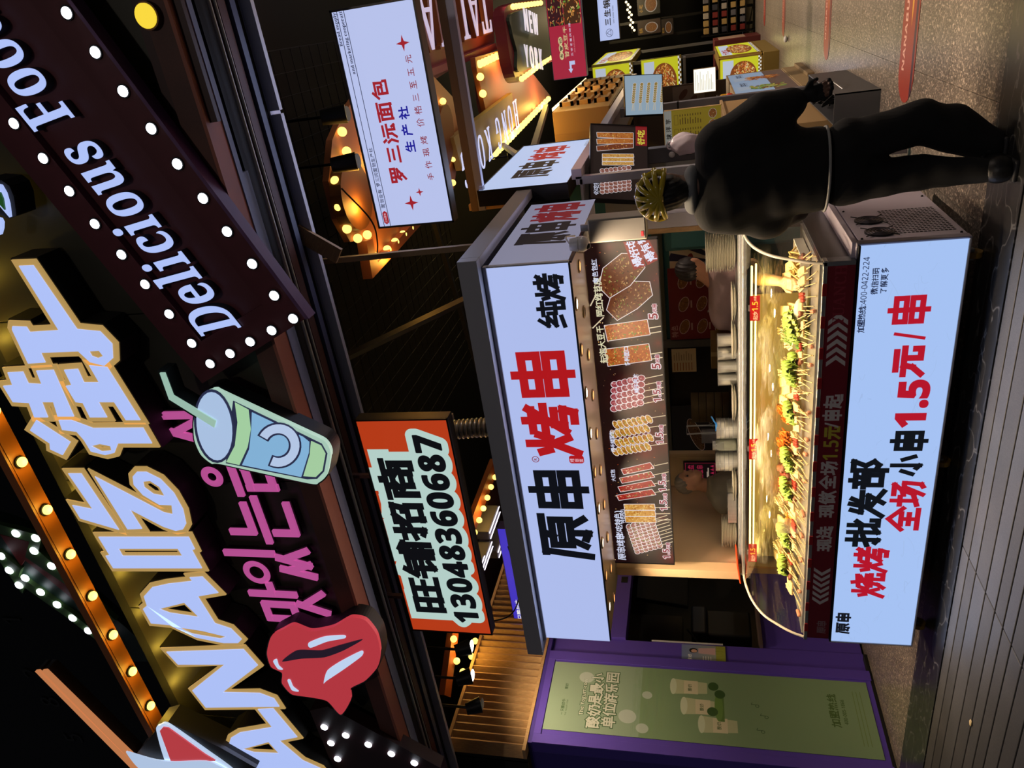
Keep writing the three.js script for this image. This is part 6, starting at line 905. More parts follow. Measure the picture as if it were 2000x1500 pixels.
// ---------- third booth: wooden front box, lit pictures ----------
{
  const t = thing('wooden_front_box', 'plywood sign box with rows of wooden frames above the third booth', 'sign box', [-1.6, 2.55, -10.6]);
  mesh('box_front', bx(-0.45, 0.0, 0, 0.78, 0, 0.03, 0.004), mat(0xb78a5a, 0.6), t); mesh('box_side', bx(0.27, 0.3, 0, 0.78, -4.2, 0.0, 0.004), M.plywood, t); mesh('box_front', bx(0.0, 0.3, 0, 0.78, 0, 0.03, 0.004), mat(0xc0935f, 0.6), t); mesh('box_bottom', bx(-0.45, 0.3, -0.03, 0, -4.2, 0.03), mat(0x8d6a40, 0.6), t); mesh('box_post', [bx(-0.43, -0.37, -2.55, 0, -0.06, 0), bx(-0.43, -0.37, -2.55, 0, -4.2, -4.14)], M.greyMetal, t);
  for (let r = 0; r < 3; r++) for (let i = 0; i < 4; i++) { const f = mesh('wooden_frame', [bx(0.3, 0.36, 0.05 + r * 0.25, 0.25 + r * 0.25, -0.5 - i * 0.85, -0.46 - i * 0.85), bx(0.3, 0.36, 0.21 + r * 0.25, 0.25 + r * 0.25, -1.0 - i * 0.85, -0.46 - i * 0.85), bx(0.3, 0.36, 0.05 + r * 0.25, 0.09 + r * 0.25, -1.0 - i * 0.85, -0.46 - i * 0.85)], mat(0xc99a5e, 0.6), t); }
  const ls = mesh('light_strip', bx(0.3, 0.34, 0.79, 0.80, -4.0, -0.1), glowing(0xffe6a8, 2.4, 0xffffff), t); pointLight(0xffe0a0, 1.2, [-1.0, 3.42, -12.5], 'front_box_glow', 4);
  const blue = canvas(560, 420, (g, w, h) => { fill(g, '#a9c2d6', 0, 0, w, h); for (let i = 0; i < 5; i++) { const y = 50 + i * 80; stick(g, 60, y + 20, 200, y + 40, 6); stick(g, 60, y + 44, 200, y + 44, 6); for (let k = 0; k < 9; k++) foodBits(g, 190 + k * 30, y + 38 + k * 3, 24, 17, 0.2, '#a88a4a', ['#c9b06a', '#7a6a2a', '#8fa04a', '#e0d0a0'], 12); } });
  lightbox('blue_picture_box', 'pale blue lit picture box of five skewers hanging from the rail', 'sign', { w: 0.42, h: 0.42, d: 0.05, pos: [-0.98, 1.95, -8.5], turn: 0.35, tilt: 0.32, tex: blue, k: 0.6, frame: 0.006, glow: 0.5 });
  const p = thing('booth_post', 'light grey aluminium post at the corner of the third booth', 'post', [-1.24, 0, -9.3]); mesh('post_body', bx(-0.05, 0.05, 0, 2.3, -0.05, 0.05, 0.004), mat(0x85858f, 0.4, 0.4), p); mesh('joint', bx(-0.053, 0.053, 1.6, 1.62, -0.053, 0.053), M.black, p);
  const sk = canvas(760, 300, (g, w, h) => { fill(g, '#a7bcd8', 0, 0, w, h); fill(g, '#6f5446', 0, 190, w, 110); for (const [x, c] of [[180, ['#8a9a3a', '#c0b04a', '#7a3a20', '#5f8a3a']], [520, ['#a85a24', '#d98a3e', '#7a3414', '#c46a2c']]]) { for (let i = 0; i < 5; i++) stick(g, x - 60 + i * 30, 20, x - 10 + i * 6, 120, 4); for (let i = 0; i < 120; i++) { g.fillStyle = pick(c); g.beginPath(); g.ellipse(x + rnd(-60, 60), rnd(90, 250), rnd(6, 22), rnd(4, 10), rnd(0, 3), 0, 7); g.fill(); } write(g, '洋芋多', x + 70, 40, 40, { color: '#2a2f40', weight: 0.12 }); } });
  lightbox('skewer_picture_counter', 'lit aisle counter panel picturing red and green skewers', 'sign', { w: 2.1, h: 0.74, d: 0.3, pos: [-1.2, 0.61, -10.35], turn: Math.PI / 2, tex: sk, k: 0.5, frame: 0.02, caseMat: mat(0xa08a68, 0.6), glow: 0.7 });
  const base = thing('counter_plinth', 'tan plinth under the lit skewer picture counter', 'plinth', [-1.35, 0, -10.35]); mesh('plinth_body', bx(-0.2, 0.16, 0, 0.24, -1.1, 1.05, 0.004), mat(0x9c8660, 0.6), base); mesh('plinth_step', bx(0.16, 0.2, 0, 0.08, -1.1, 0.2, 0.004), mat(0x857152, 0.6), base);
  const yel = (s, txt) => canvas(600, 460, (g, w, h) => { seed = s; fill(g, '#d8d82a', 0, 0, w, h); for (let i = 0; i < 20; i++) fill(g, i % 2 ? '#e8e8e0' : '#6a4a1a', i * 30, h - 34, 30, 17), fill(g, i % 2 ? '#6a4a1a' : '#e8e8e0', i * 30, h - 17, 30, 17); g.fillStyle = '#c9d4e6'; g.fillRect(30, 30, w - 60, 120); g.fillStyle = '#8a4a20'; g.beginPath(); g.ellipse(300, 260, 240, 150, 0, 0, 7); g.fill(); for (let i = 0; i < 260; i++) { g.strokeStyle = pick(['#d9953a', '#e8c060', '#b85a20', '#e07040', '#f0dca0']); g.lineWidth = rnd(4, 10); const a = rnd(0, 7), r = Math.sqrt(rnd()) * 1; const x = 300 + 215 * r * Math.cos(a), y = 260 + 125 * r * Math.sin(a); g.beginPath(); g.moveTo(x, y); g.quadraticCurveTo(x + rnd(-30, 30), y + rnd(-20, 20), x + rnd(-40, 40), y + rnd(-20, 20)); g.stroke(); } write(g, txt, 60, 46, 80, { color: '#b8302a', weight: 0.14 }); });
  lightbox('yellow_lightbox', 'yellow lit noodle picture on the front of the far counter', 'sign', { w: 0.62, h: 0.72, d: 0.2, pos: [-1.52, 0.62, -14.2], tex: yel(4, '家面'), k: 0.75, frame: 0.02, caseMat: mat(0xa88a3c, 0.5), glow: 0.9, glowColor: 0xfff0a0 });
  lightbox('yellow_lightbox', 'yellow lit picture panel facing the aisle on the far counter', 'sign', { w: 2.5, h: 0.72, d: 0.2, pos: [-1.19, 0.62, -15.6], turn: Math.PI / 2, tex: yel(6, '大包多'), k: 0.75, frame: 0.02, caseMat: mat(0xa88a3c, 0.5), glow: 1.2, glowColor: 0xfff0a0 });
  const cb = thing('far_plinth', 'mustard plinth below the yellow lit far counter', 'plinth', [-1.5, 0, -15.6]); mesh('plinth_body', bx(-0.3, 0.31, 0, 0.25, -1.3, 1.45, 0.004), mat(0x8f7836, 0.6), cb);
  lightbox('yellow_lightbox', 'yellow lit picture box with a pointing hand high in the far booth', 'sign', { w: 0.85, h: 0.82, d: 0.12, pos: [-1.64, 3.0, -16.2], tex: yel(9, '大面'), k: 0.72, frame: 0.01, caseMat: mat(0xa8a040, 0.5), glow: 0.6, glowColor: 0xfff0a0 });
  lightbox('yellow_lightbox', 'yellow lit box with torn pale lettering facing the aisle up high', 'sign', { w: 3.2, h: 0.82, d: 0.12, pos: [-1.19, 3.02, -17.9], turn: Math.PI / 2, tex: yel(12, '元串小'), k: 0.7, frame: 0.01, caseMat: mat(0xa8a040, 0.5), glow: 0.6, glowColor: 0xfff0a0 });
  lightbox('yellow_lightbox', 'yellow lit noodle tray picture below the upper far box', 'sign', { w: 0.95, h: 0.78, d: 0.1, pos: [-1.66, 2.02, -15.9], tex: yel(15, '洋芋'), k: 0.7, frame: 0.01, caseMat: mat(0xa8a040, 0.5), glow: 0.6, glowColor: 0xfff0a0 });
  const wp = canvas(220, 300, (g, w, h) => { fill(g, '#e8e4d4', 0, 0, w, h); g.fillStyle = '#8a8474'; for (let i = 0; i < 12; i++) g.fillRect(20, 20 + i * 22, rnd(60, 180), 6); });
  lightbox('white_menu_light', 'small bright white menu light above the skewer picture counter', 'menu board', { w: 0.36, h: 0.34, d: 0.02, pos: [-1.35, 1.25, -12.6], tex: wp, k: 1.5, frame: 0.008, caseMat: M.plywood, glow: 1.5, glowColor: 0xfff4d8 });
  const bag = thing('snack_pack', 'yellow and red snack packs on the third booth counter', 'snack pack', [-1.28, 0.98, -9.6]); mesh('yellow_pack', new RoundedBoxGeometry(0.14, 0.14, 0.1, 3, 0.03).translate(0, 0.08, 0), mat(0xd8a020, 0.4), bag); mesh('red_pack', new RoundedBoxGeometry(0.14, 0.08, 0.1, 3, 0.03).translate(0.02, 0.04, 0.12), mat(0xc03a20, 0.4), bag);
  const mach = thing('till_machine', 'black till machine behind the snack packs', 'till', [-1.5, 0.98, -10.2]); mesh('till_body', bx(-0.18, 0.18, 0, 0.16, -0.3, 0.3, 0.01), M.blackMetal, mach); mesh('till_screen', new THREE.BoxGeometry(0.3, 0.24, 0.02).rotateX(-0.3).translate(0, 0.28, 0), M.black, mach);
  const wall = thing('third_booth_wall', 'brown back wall of the third booth with hanging meat picture', 'partition', [-1.9, 0, -12.9]); mesh('board', bx(-0.6, 0.5, 0, 2.4, -0.03, 0, 0.003), mat(0x4a3d36, 0.6), wall); const mp = canvas(260, 240, (g) => { fill(g, '#6f625c', 0, 0, 260, 240); for (const [x, y] of [[80, 90], [150, 150], [200, 80]]) { g.fillStyle = '#4a2a20'; g.beginPath(); g.ellipse(x, y, 44, 22, 0.7, 0, 7); g.fill(); } }); mesh('picture', new THREE.PlaneGeometry(0.55, 0.5).translate(0.2, 1.5, 0.005), print(mp), wall);
}
// ---------- far end of the aisle ----------
{
  const mk = (name, label, x0, y0, x1, y1, z, tex, k) => { const a = at(x0, y0, 'z', z), b = at(x1, y1, 'z', z); lightbox(name, label, 'menu board', { w: Math.abs(b.x - a.x), h: Math.abs(a.y - b.y), d: 0.05, pos: [(a.x + b.x) / 2, (a.y + b.y) / 2, z], tex, k, frame: 0.01 }); };
  const food = (s, bg, txt) => canvas(400, 400, (g) => { seed = s; fill(g, bg, 0, 0, 400, 400); foodBits(g, 180, 240, 130, 100, 0, '#8a5020', ['#c98a3e', '#e0b060', '#5a2a10', '#b84a1c'], 140); g.strokeStyle = '#d8c8b0'; g.lineWidth = 8; g.beginPath(); g.ellipse(180, 240, 140, 110, 0, 0, 7); g.stroke(); write(g, txt, 40, 20, 70, { color: '#c9902c', weight: 0.12 }); });
  mk('far_menu_board', 'dark far menu board with a round dish picture', 1246, 70, 1290, 34, -20, food(3, '#3a1c12', '有料'), 0.35); mk('far_menu_board', 'dark far menu board with yellow characters beside the dish picture', 1246, 32, 1288, -20, -20, food(8, '#1c1712', '小吃'), 0.35); mk('far_menu_board', 'brown far menu board below the round dish picture', 1292, 70, 1315, 34, -20, food(9, '#2c140e', '老肉'), 0.25); { const st = thing('menu_stand', 'black pole stand holding the far menu boards', 'stand'); for (const y of [68, 35]) { const q = at(1300, y, 'z', -20.08); mesh('pole', bx(q.x - 0.03, q.x + 0.03, 0, 3.4, -20.14, -20.06), M.blackMetal, st); } }
  const r = thing('display_rack', 'black wire rack of packed snacks at the far end of the aisle', 'rack', [-0.62, 0, -19.5]); for (let i = 0; i < 5; i++) { mesh('rack_shelf', bx(-0.5, 0.5, 0.2 + i * 0.2, 0.22 + i * 0.2, -0.2, 0.2), M.blackMetal, r); for (let k = 0; k < 6; k++) mesh('pack', bx(-0.46 + k * 0.16, -0.34 + k * 0.16, 0.22 + i * 0.2, 0.34 + i * 0.2, -0.1, 0.16, 0.01), mat(pick([0xb8b0a0, 0x8a2a24, 0x6a6a70, 0xc0a060, 0x3a3a44]), 0.5), r); } for (const x of [-0.5, 0.5]) mesh('rack_post', bx(x - 0.015, x + 0.015, 0, 1.2, -0.2, 0.2), M.blackMetal, r);
  const rt = thing('red_stall_counter', 'dark red stall counter with a pale menu sheet before the rack', 'counter', [-1.45, 0, -18.4]); mesh('counter_body', bx(-0.3, 0.3, 0, 0.95, -0.5, 0.5, 0.01), mat(0x6a2a28, 0.5), rt); mesh('menu_sheet', bx(0.3, 0.303, 0.3, 0.85, -0.4, 0.4), mat(0xb89a86, 0.6), rt);
  const ch = thing('red_crate_stack', 'bright red plastic crate standing beside the far rack', 'crate', [0.15, 0.9, -19.2]); mesh('crate_body', bx(-0.25, 0.25, 0.32, 0.62, -0.2, 0.2, 0.02), mat(0xb8241c, 0.45), ch); mesh('crate_stand', bx(-0.2, 0.2, -0.9, 0.32, -0.15, 0.15, 0.01), mat(0x8a1c18, 0.5), ch);
  const lp = new THREE.SphereGeometry(0.03, 12, 8); const gl = thing('string_lights', 'string of small warm bulbs hanging at the far end of the aisle', 'string lights'); mesh('string_cable', tube([at(1222, 5, 'z', -20).toArray(), at(1230, 30, 'z', -20).toArray(), at(1235, 65, 'z', -20).toArray()], 0.012, 20, 5), M.black, gl); for (let i = 0; i < 12; i++) mesh('bulb', lp, glowing(0xffe6b0, 1.4, 0xffffff), gl).position.copy(at(1223 + i * 0.9 + (i % 3) * 3, 4 + i * 5, 'z', -19.95)); pointLight(0xffe0a8, 6, [-0.2, 3, -19], 'string_light_glow', 5);
  const up = thing('picture_stand', 'grey steel stand carrying the far yellow picture boxes', 'frame', [0, 0, 0]); for (const [x, z] of [[-1.26, -16.36], [-2.02, -16.36], [-1.26, -19.4]]) mesh('frame_post', bx(x - 0.03, x + 0.03, 0, 3.5, z - 0.03, z + 0.03), M.greyMetal, up); mesh('frame_beam', bx(-2.1, -1.25, 1.55, 1.6, -16.36, -15.85), M.greyMetal, up);
  const hw = thing('dark_hall_divider', 'dark partition closing the back of the booth row', 'partition', [-2.6, 0, -17]); mesh('board', bx(-0.04, 0, 0, 3.6, -4, 4), M.black, hw);
}
// ---------- red stickers on the aisle floor ----------
{
  const tex = canvas(512, 160, (g, w, h) => { fill(g, '#93342a', 0, 0, w, h); fill(g, '#3a2038', 0, 128, w, 20); g.font = 'bold 34px sans-serif'; g.fillStyle = '#e0b0a0'; g.fillText('NANABUBU', 60, 52); g.fillStyle = '#d8a030'; g.beginPath(); g.moveTo(150, 92); g.lineTo(250, 76); g.lineTo(240, 96); g.lineTo(300, 92); g.lineTo(200, 122); g.lineTo(215, 102); g.fill(); fill(g, '#c9a23a', 300, 70, 212, 34); write(g, '特色小吃', 320, 74, 28, { color: '#7a2a1c', weight: 0.12 }); });
  const m = print(tex, 0.4);
  for (const [z, l] of [[-5.95, 'red floor sticker with lettering, the one closest to the granite sill'], [-9.35, 'red floor sticker across the aisle before the skewer picture counter'], [-13.6, 'red floor sticker across the aisle before the yellow counter'], [-17.0, 'red floor sticker far down the aisle by the rack']]) {
    const t = thing('floor_sticker', l, 'floor sticker', [-0.2, 0.001, z]); const s = new THREE.Shape(); s.moveTo(0.9, -0.2); s.lineTo(-0.55, -0.2); s.absarc(-0.55, 0, 0.2, -Math.PI / 2, -Math.PI * 1.5, true); s.lineTo(0.9, 0.2); s.closePath();
    const g = new THREE.ExtrudeGeometry(s, { depth: 0.002, bevelEnabled: false, curveSegments: 16 }); const p = g.attributes.position, uv = g.attributes.uv; for (let i = 0; i < p.count; i++) uv.setXY(i, (p.getX(i) + 0.75) / 1.65, (p.getY(i) + 0.2) / 0.4); g.rotateX(-Math.PI / 2); mesh('decal', g, m, t);
  }
  const sc = tag(mesh('crumpled_paper', new THREE.IcosahedronGeometry(0.05, 1).scale(1, 0.6, 1).translate(-0.95, 0.03, -13.0), mat(0xd8d8d4, 0.8)), 'crumpled white paper on the aisle floor by the wall', 'litter');
  const s2 = tag(mesh('food_crumb', new THREE.IcosahedronGeometry(0.016, 0).scale(1.6, 0.4, 1).translate(-3.95, 0.006, -3.22), mat(0xd8c08a, 0.8)), 'small pale crumb lying on the grey deck planks', 'litter');
}

// ---------- the opposite row of stalls, beyond the right edge of the picture: its lit boxes light the aisle ----------
{
  const plain = canvas(256, 96, (g, w, h) => { fill(g, '#e8dcd0', 0, 0, w, h); });
  for (const [z, l] of [[-5.2, 'plain warm white stall box on the opposite row by the entrance'], [-8.6, 'plain warm white stall box on the opposite row by the second booth'], [-12.4, 'plain warm white stall box on the opposite row by the yellow counter']]) {
    lightbox('opposite_lightbox', l, 'sign', { w: 2.4, h: 0.5, d: 0.12, pos: [2.3, 2.35, z], turn: -Math.PI / 2, tex: plain, k: 1.0, glow: 3.2, glowColor: 0xffe6d0 });
    const c = thing('opposite_counter', l.replace('box', 'counter').replace('warm white', 'steel'), 'counter', [2.7, 0, z]); mesh('counter_body', bx(-0.35, 0.4, 0, 1.0, -1.2, 1.2, 0.01), M.steelDull, c); mesh('counter_top', bx(-0.4, 0.42, 1.0, 1.04, -1.22, 1.22, 0.006), M.steel, c); for (const s of [-1.15, 1.15]) mesh('roof_post', bx(-0.34, -0.28, 1.04, 2.62, s - 0.03, s + 0.03), M.greyMetal, c);
  }
  for (const [x, z, l] of [[0.55, -6.0, 'black aisle downlight over the first floor sticker'], [0.55, -9.6, 'black aisle downlight over the second floor sticker'], [0.55, -13.4, 'black aisle downlight over the third floor sticker'], [0.55, -17.2, 'black aisle downlight over the last floor sticker']]) {
    const s = thing('aisle_downlight', l, 'lamp', [x, 4.1, z]); mesh('housing', new THREE.CylinderGeometry(0.06, 0.07, 0.2, 20), M.blackMetal, s); mesh('stem', new THREE.CylinderGeometry(0.01, 0.01, 0.72, 8).translate(0, 0.44, 0), M.blackMetal, s); mesh('lens', new THREE.CylinderGeometry(0.055, 0.055, 0.006, 20).translate(0, -0.101, 0), glowing(0xffeedd, 6, 0xffffff), s);
    spotLight(0xffe4cc, 42, [x, 3.97, z], [x - 0.5, 0, z], 0.85, 0.8, 'aisle_downlight_beam', 3);
  }
}

// ---------- street lamp outside, behind the photographer ----------
{
  const t = thing('street_lamp', 'tall grey street lamp standing on the deck outside the entrance', 'street lamp', [LAMP.x + 0.9, 0, LAMP.z]);
  mesh('pole', new THREE.CylinderGeometry(0.05, 0.075, 6.3, 20).translate(0, 3.15, 0), M.greyMetal, t); mesh('arm', rod([0, 6.25, 0], [-0.75, 6.35, 0], 0.03), M.greyMetal, t); mesh('head', bx(-1.25, -0.6, 6.3, 6.4, -0.16, 0.16, 0.03), M.greyMetal, t); mesh('lamp_lens', bx(-1.2, -0.65, 6.285, 6.3, -0.13, 0.13), glowing(0xfff0e0, 8, 0xffffff), t);
  spotLight(0xfff0e4, 26, [LAMP.x - 0.02, LAMP.y + 0.05, LAMP.z], [-1.8, 0.8, -4], 0.75, 0.6, 'street_lamp_beam', 12);
  structure('floor_street', bx(-9, 6, -0.3, -0.02, 2.5, 9), mat(0x3a3a3a, 0.9));
}

// ---------- people ----------
const v3 = (x, y, z) => new THREE.Vector3(x, y, z);
const px = (x, y, z) => at(x, y, 'z', z);
const capsule = (a, b, ra, rb) => { const ab = b.clone().sub(a), L2 = ab.lengthSq() || 1e-9, t3 = v3(0, 0, 0); return (p) => { t3.copy(p).sub(a); const t = Math.min(1, Math.max(0, t3.dot(ab) / L2)); return t3.addScaledVector(ab, -t).length() - (ra + (rb - ra) * t); }; };
const ellipsoid = (c, rx, ry, rz) => { const r = Math.min(rx, ry, rz); return (p) => { const k = Math.hypot((p.x - c.x) / rx, (p.y - c.y) / ry, (p.z - c.z) / rz); return (k - 1) * r; }; };
const blend = (list, k) => (p) => { let s = 0; for (const f of list) s += Math.exp(-f(p) / k); return -k * Math.log(s); };
function surface(f, min, max, cell) {
  const c = min.clone().add(max).multiplyScalar(0.5), half = Math.max(max.x - min.x, max.y - min.y, max.z - min.z) / 2 + cell * 2, N = Math.ceil(2 * half / cell), mc = new MarchingCubes(N, new THREE.MeshBasicMaterial(), false, false, 260000), p = v3(0, 0, 0);
  for (let k = 0; k < N; k++) for (let j = 0; j < N; j++) for (let i = 0; i < N; i++) {
    p.set(c.x + (i / (N / 2) - 1) * half, c.y + (j / (N / 2) - 1) * half, c.z + (k / (N / 2) - 1) * half);
    const out = p.x < min.x - cell || p.x > max.x + cell || p.y < min.y - cell || p.y > max.y + cell || p.z < min.z - cell || p.z > max.z + cell;
    mc.field[i + j * N + k * N * N] = out ? -1 : -f(p);
  }
  mc.isolation = 0; mc.update();
  let g = new THREE.BufferGeometry(); g.setAttribute('position', new THREE.Float32BufferAttribute(mc.positionArray.slice(0, mc.count * 3), 3));
  g.applyMatrix4(new THREE.Matrix4().makeScale(half, half, half).setPosition(c)); g = mergeVertices(g, cell * 0.02); g.computeVertexNormals(); return g;
}
// five bent fingers rooted in the palm; base = wrist, fwd = towards the fingertips, side = towards the thumb, nrm = towards the palm
function handParts(wrist, fwd, side, nrm, s = 1, curl = 0.5) {
  const P = (f, d, n) => wrist.clone().addScaledVector(fwd, f * s).addScaledVector(side, d * s).addScaledVector(nrm, n * s), out = [capsule(P(0.0, 0.0, 0), P(0.05, 0.0, 0.004), 0.024 * s, 0.022 * s), capsule(P(0.05, -0.024, 0.004), P(0.085, -0.024, 0.004), 0.015 * s, 0.014 * s), capsule(P(0.05, 0.02, 0.004), P(0.088, 0.02, 0.004), 0.016 * s, 0.014 * s)], fine = [];
  [[0.026, 0.07, 0.0095], [0.009, 0.078, 0.01], [-0.009, 0.073, 0.0095], [-0.026, 0.056, 0.0085]].forEach(([d, L, r]) => { const a = P(0.085, d, 0.004), b = P(0.085 + L * 0.42 * Math.cos(curl * 0.5), d * 1.1, 0.004 + L * 0.42 * Math.sin(curl * 0.5)), c = P(0.085 + L * (0.42 * Math.cos(curl * 0.5) + 0.33 * Math.cos(curl * 1.3)), d * 1.12, 0.004 + L * (0.42 * Math.sin(curl * 0.5) + 0.33 * Math.sin(curl * 1.3))), e = P(0.085 + L * (0.42 * Math.cos(curl * 0.5) + 0.33 * Math.cos(curl * 1.3) + 0.25 * Math.cos(curl * 2)), d * 1.12, 0.004 + L * (0.42 * Math.sin(curl * 0.5) + 0.33 * Math.sin(curl * 1.3) + 0.25 * Math.sin(curl * 2))); fine.push(capsule(a, b, r * s, r * 0.95 * s), capsule(b, c, r * 0.95 * s, r * 0.88 * s), capsule(c, e, r * 0.88 * s, r * 0.75 * s)); });
  fine.push(capsule(P(0.02, 0.026, 0.006), P(0.052, 0.052, 0.016), 0.0125 * s, 0.0105 * s), capsule(P(0.052, 0.052, 0.016), P(0.08, 0.056, 0.026), 0.0105 * s, 0.0085 * s));
  return [...out, ...fine];
}
const cloth = (c, r = 0.9) => mat(c, r);
const skin = mat(0xc08a6a, 0.55), skinPale = mat(0xb98a70, 0.55);
// --- the dark clothed customer seen from behind ---
{
  const t = thing('person', 'person in black jacket and trousers with a yellow hair claw seen from behind', 'person', [0, 0, 0]);
  const Z = -4.12, head = px(1302, 374, Z), neck = px(1345, 368, Z), chest = px(1430, 348, Z), mid = px(1520, 338, Z), waist = px(1618, 330, Z);
  const sL = px(1398, 412, Z), sR = px(1402, 282, Z), eL = px(1500, 428, Z - 0.06), wL = px(1560, 412, Z - 0.30), eR = px(1488, 226, Z), cR = px(1548, 200, Z), wR = px(1566, 193, Z), hR = px(1590, 184, Z);
  const fwd = hR.clone().sub(wR).normalize(), side = v3(0.3, 0.2, 0.9).cross(fwd).normalize(), nrm = fwd.clone().cross(side).normalize();
  const hand = handParts(wR, fwd, side, nrm.clone(), 1.0, 0.75);
  // body: head, neck, arms and hand as one skin surface under the clothes
  const body = blend([ellipsoid(head, 0.078, 0.105, 0.092), ellipsoid(head.clone().add(v3(0.005, -0.03, -0.03)), 0.06, 0.08, 0.075), capsule(head, neck, 0.055, 0.055), capsule(neck, chest, 0.06, 0.10), capsule(chest, waist, 0.12, 0.12), capsule(sR, eR, 0.05, 0.045), capsule(eR, wR, 0.042, 0.028), capsule(sL, eL, 0.05, 0.045), capsule(eL, wL, 0.042, 0.028), ellipsoid(head.clone().add(v3(0.082, -0.01, 0.0)), 0.01, 0.03, 0.02), ellipsoid(head.clone().add(v3(-0.082, -0.01, 0.0)), 0.01, 0.03, 0.02), ellipsoid(head.clone().add(v3(0, -0.02, -0.105)), 0.014, 0.02, 0.018)], 0.012);
  const gb = surface(body, v3(-1.45, 0.68, -4.5), v3(-0.5, 1.75, -3.85), 0.013), gh = surface(blend(hand, 0.004), wR.clone().subScalar(0.17), wR.clone().addScalar(0.17), 0.004);
  mesh('body', [gb, gh].map((g) => g.toNonIndexed()), mat(0x6a4c3e, 0.6), t);
  const glove = surface(blend(handParts(wR, fwd, side, nrm, 1.06, 0.75).concat(capsule(wR, wR.clone().addScaledVector(fwd, -0.02), 0.034, 0.036)), 0.005), wR.clone().subScalar(0.18), wR.clone().addScalar(0.18), 0.0045); mesh('glove', glove, cloth(0x0d0d10), t);
  const fold = (p) => 0.003 * Math.sin(p.y * 38 + p.x * 22) * Math.sin(p.x * 31 - p.y * 11);
  const jk = blend([ellipsoid(chest.clone().add(v3(0, -0.02, 0)), 0.25, 0.17, 0.155), ellipsoid(mid, 0.225, 0.24, 0.165), ellipsoid(waist.clone().add(v3(0, 0.04, 0)), 0.205, 0.16, 0.16), capsule(sL, sR, 0.095, 0.095), capsule(sR, eR, 0.092, 0.09), capsule(eR, cR, 0.092, 0.07), capsule(sL, eL, 0.095, 0.09), capsule(eL, wL, 0.088, 0.055)], 0.03);
  mesh('jacket', surface((p) => Math.max(jk(p) + fold(p), waist.y + 0.02 - p.y), v3(-1.5, 0.68, -4.6), v3(-0.45, 1.6, -3.8), 0.014), cloth(0x070708), t);
  mesh('jacket_cuff', tube([0, 1, 2, 3, 4, 5, 6, 7, 8].map((i) => { const a = i / 8 * 2 * Math.PI, d = cR.clone().sub(eR).normalize(), u = d.clone().cross(v3(0, 0, 1)).normalize(), w = d.clone().cross(u); return cR.clone().addScaledVector(u, 0.06 * Math.cos(a)).addScaledVector(w, 0.06 * Math.sin(a)).toArray(); }), 0.012, 32, 6), cloth(0x141416), t);
  const ringAt = (c, rx, rz, r, tilt = 0) => tube([...Array(17)].map((_, i) => { const a = i / 16 * 2 * Math.PI; return [c.x + rx * Math.cos(a), c.y + tilt * Math.sin(a), c.z + rz * Math.sin(a)]; }), r, 48, 8);
  mesh('hem_band', ringAt(waist.clone().add(v3(0, 0.018, 0)), 0.215, 0.168, 0.007), cloth(0x9a9a98), t);
  mesh('collar', surface(blend([capsule(px(1352, 402, Z), px(1352, 340, Z), 0.03, 0.03), ellipsoid(px(1352, 370, Z), 0.1, 0.034, 0.1)], 0.02), px(1352, 370, Z).subScalar(0.16), px(1352, 370, Z).addScalar(0.16), 0.008), cloth(0x6f7274), t);
  const hip = px(1648, 320, Z), kL = px(1800, 337, -4.05), aL = px(1942, 332, -3.9), kR = px(1800, 239, -4.12), cfR = px(1862, 252, -4.13), aR = px(1938, 286, -4.06), hL = px(1675, 352, Z + 0.01), hR2 = px(1675, 276, Z + 0.01);
  const tr = blend([ellipsoid(hip, 0.22, 0.13, 0.15), capsule(hL, kL, 0.108, 0.082), capsule(kL, aL, 0.082, 0.052), capsule(hR2, kR, 0.112, 0.1), capsule(kR, cfR, 0.1, 0.108), capsule(cfR, aR, 0.108, 0.075), ellipsoid(px(1795, 215, -4.1), 0.04, 0.06, 0.05)], 0.01);
  mesh('trousers', surface((p) => Math.max(tr(p) + fold(p), p.y - waist.y - 0.03), v3(-1.4, 0.02, -4.5), v3(-0.45, 0.9, -3.7), 0.014), cloth(0x06070a), t);
  const shoe = (an, toe) => surface((p) => Math.max(blend([capsule(an, toe, 0.05, 0.04), ellipsoid(toe, 0.052, 0.045, 0.07), ellipsoid(an.clone().setY(0.05), 0.048, 0.06, 0.06)], 0.02)(p), 0.005 - p.y), an.clone().subScalar(0.28), an.clone().addScalar(0.28), 0.01);
  mesh('shoe', shoe(v3(aL.x, 0.07, aL.z), v3(aL.x + 0.0, 0.045, aL.z - 0.13)), mat(0x101012, 0.45), t); mesh('shoe', shoe(v3(aR.x, 0.07, aR.z), v3(aR.x + 0.01, 0.045, aR.z - 0.13)), mat(0x101012, 0.45), t);
  for (const a of [aL, aR]) mesh('sole', new RoundedBoxGeometry(0.1, 0.022, 0.27, 2, 0.01).translate(a.x, 0.012, a.z - 0.06), mat(0x2a2a2c, 0.6), t);
  const hair = surface((p) => { const d = ellipsoid(head.clone().add(v3(0, 0.012, 0.012)), 0.092, 0.12, 0.108)(p), nk = capsule(head.clone().add(v3(0, -0.05, 0.055)), neck.clone().add(v3(0, 0.02, 0.05)), 0.062, 0.036)(p), bun = ellipsoid(head.clone().add(v3(0, 0.06, 0.075)), 0.075, 0.075, 0.05)(p); return -0.02 * Math.log(Math.exp(-d / 0.02) + Math.exp(-nk / 0.02) + Math.exp(-bun / 0.02)) + 0.0015 * Math.sin(p.x * 260 + p.y * 60); }, head.clone().subScalar(0.24), head.clone().addScalar(0.24), 0.007); mesh('hair', hair, mat(0x0c0909, 0.45), t);
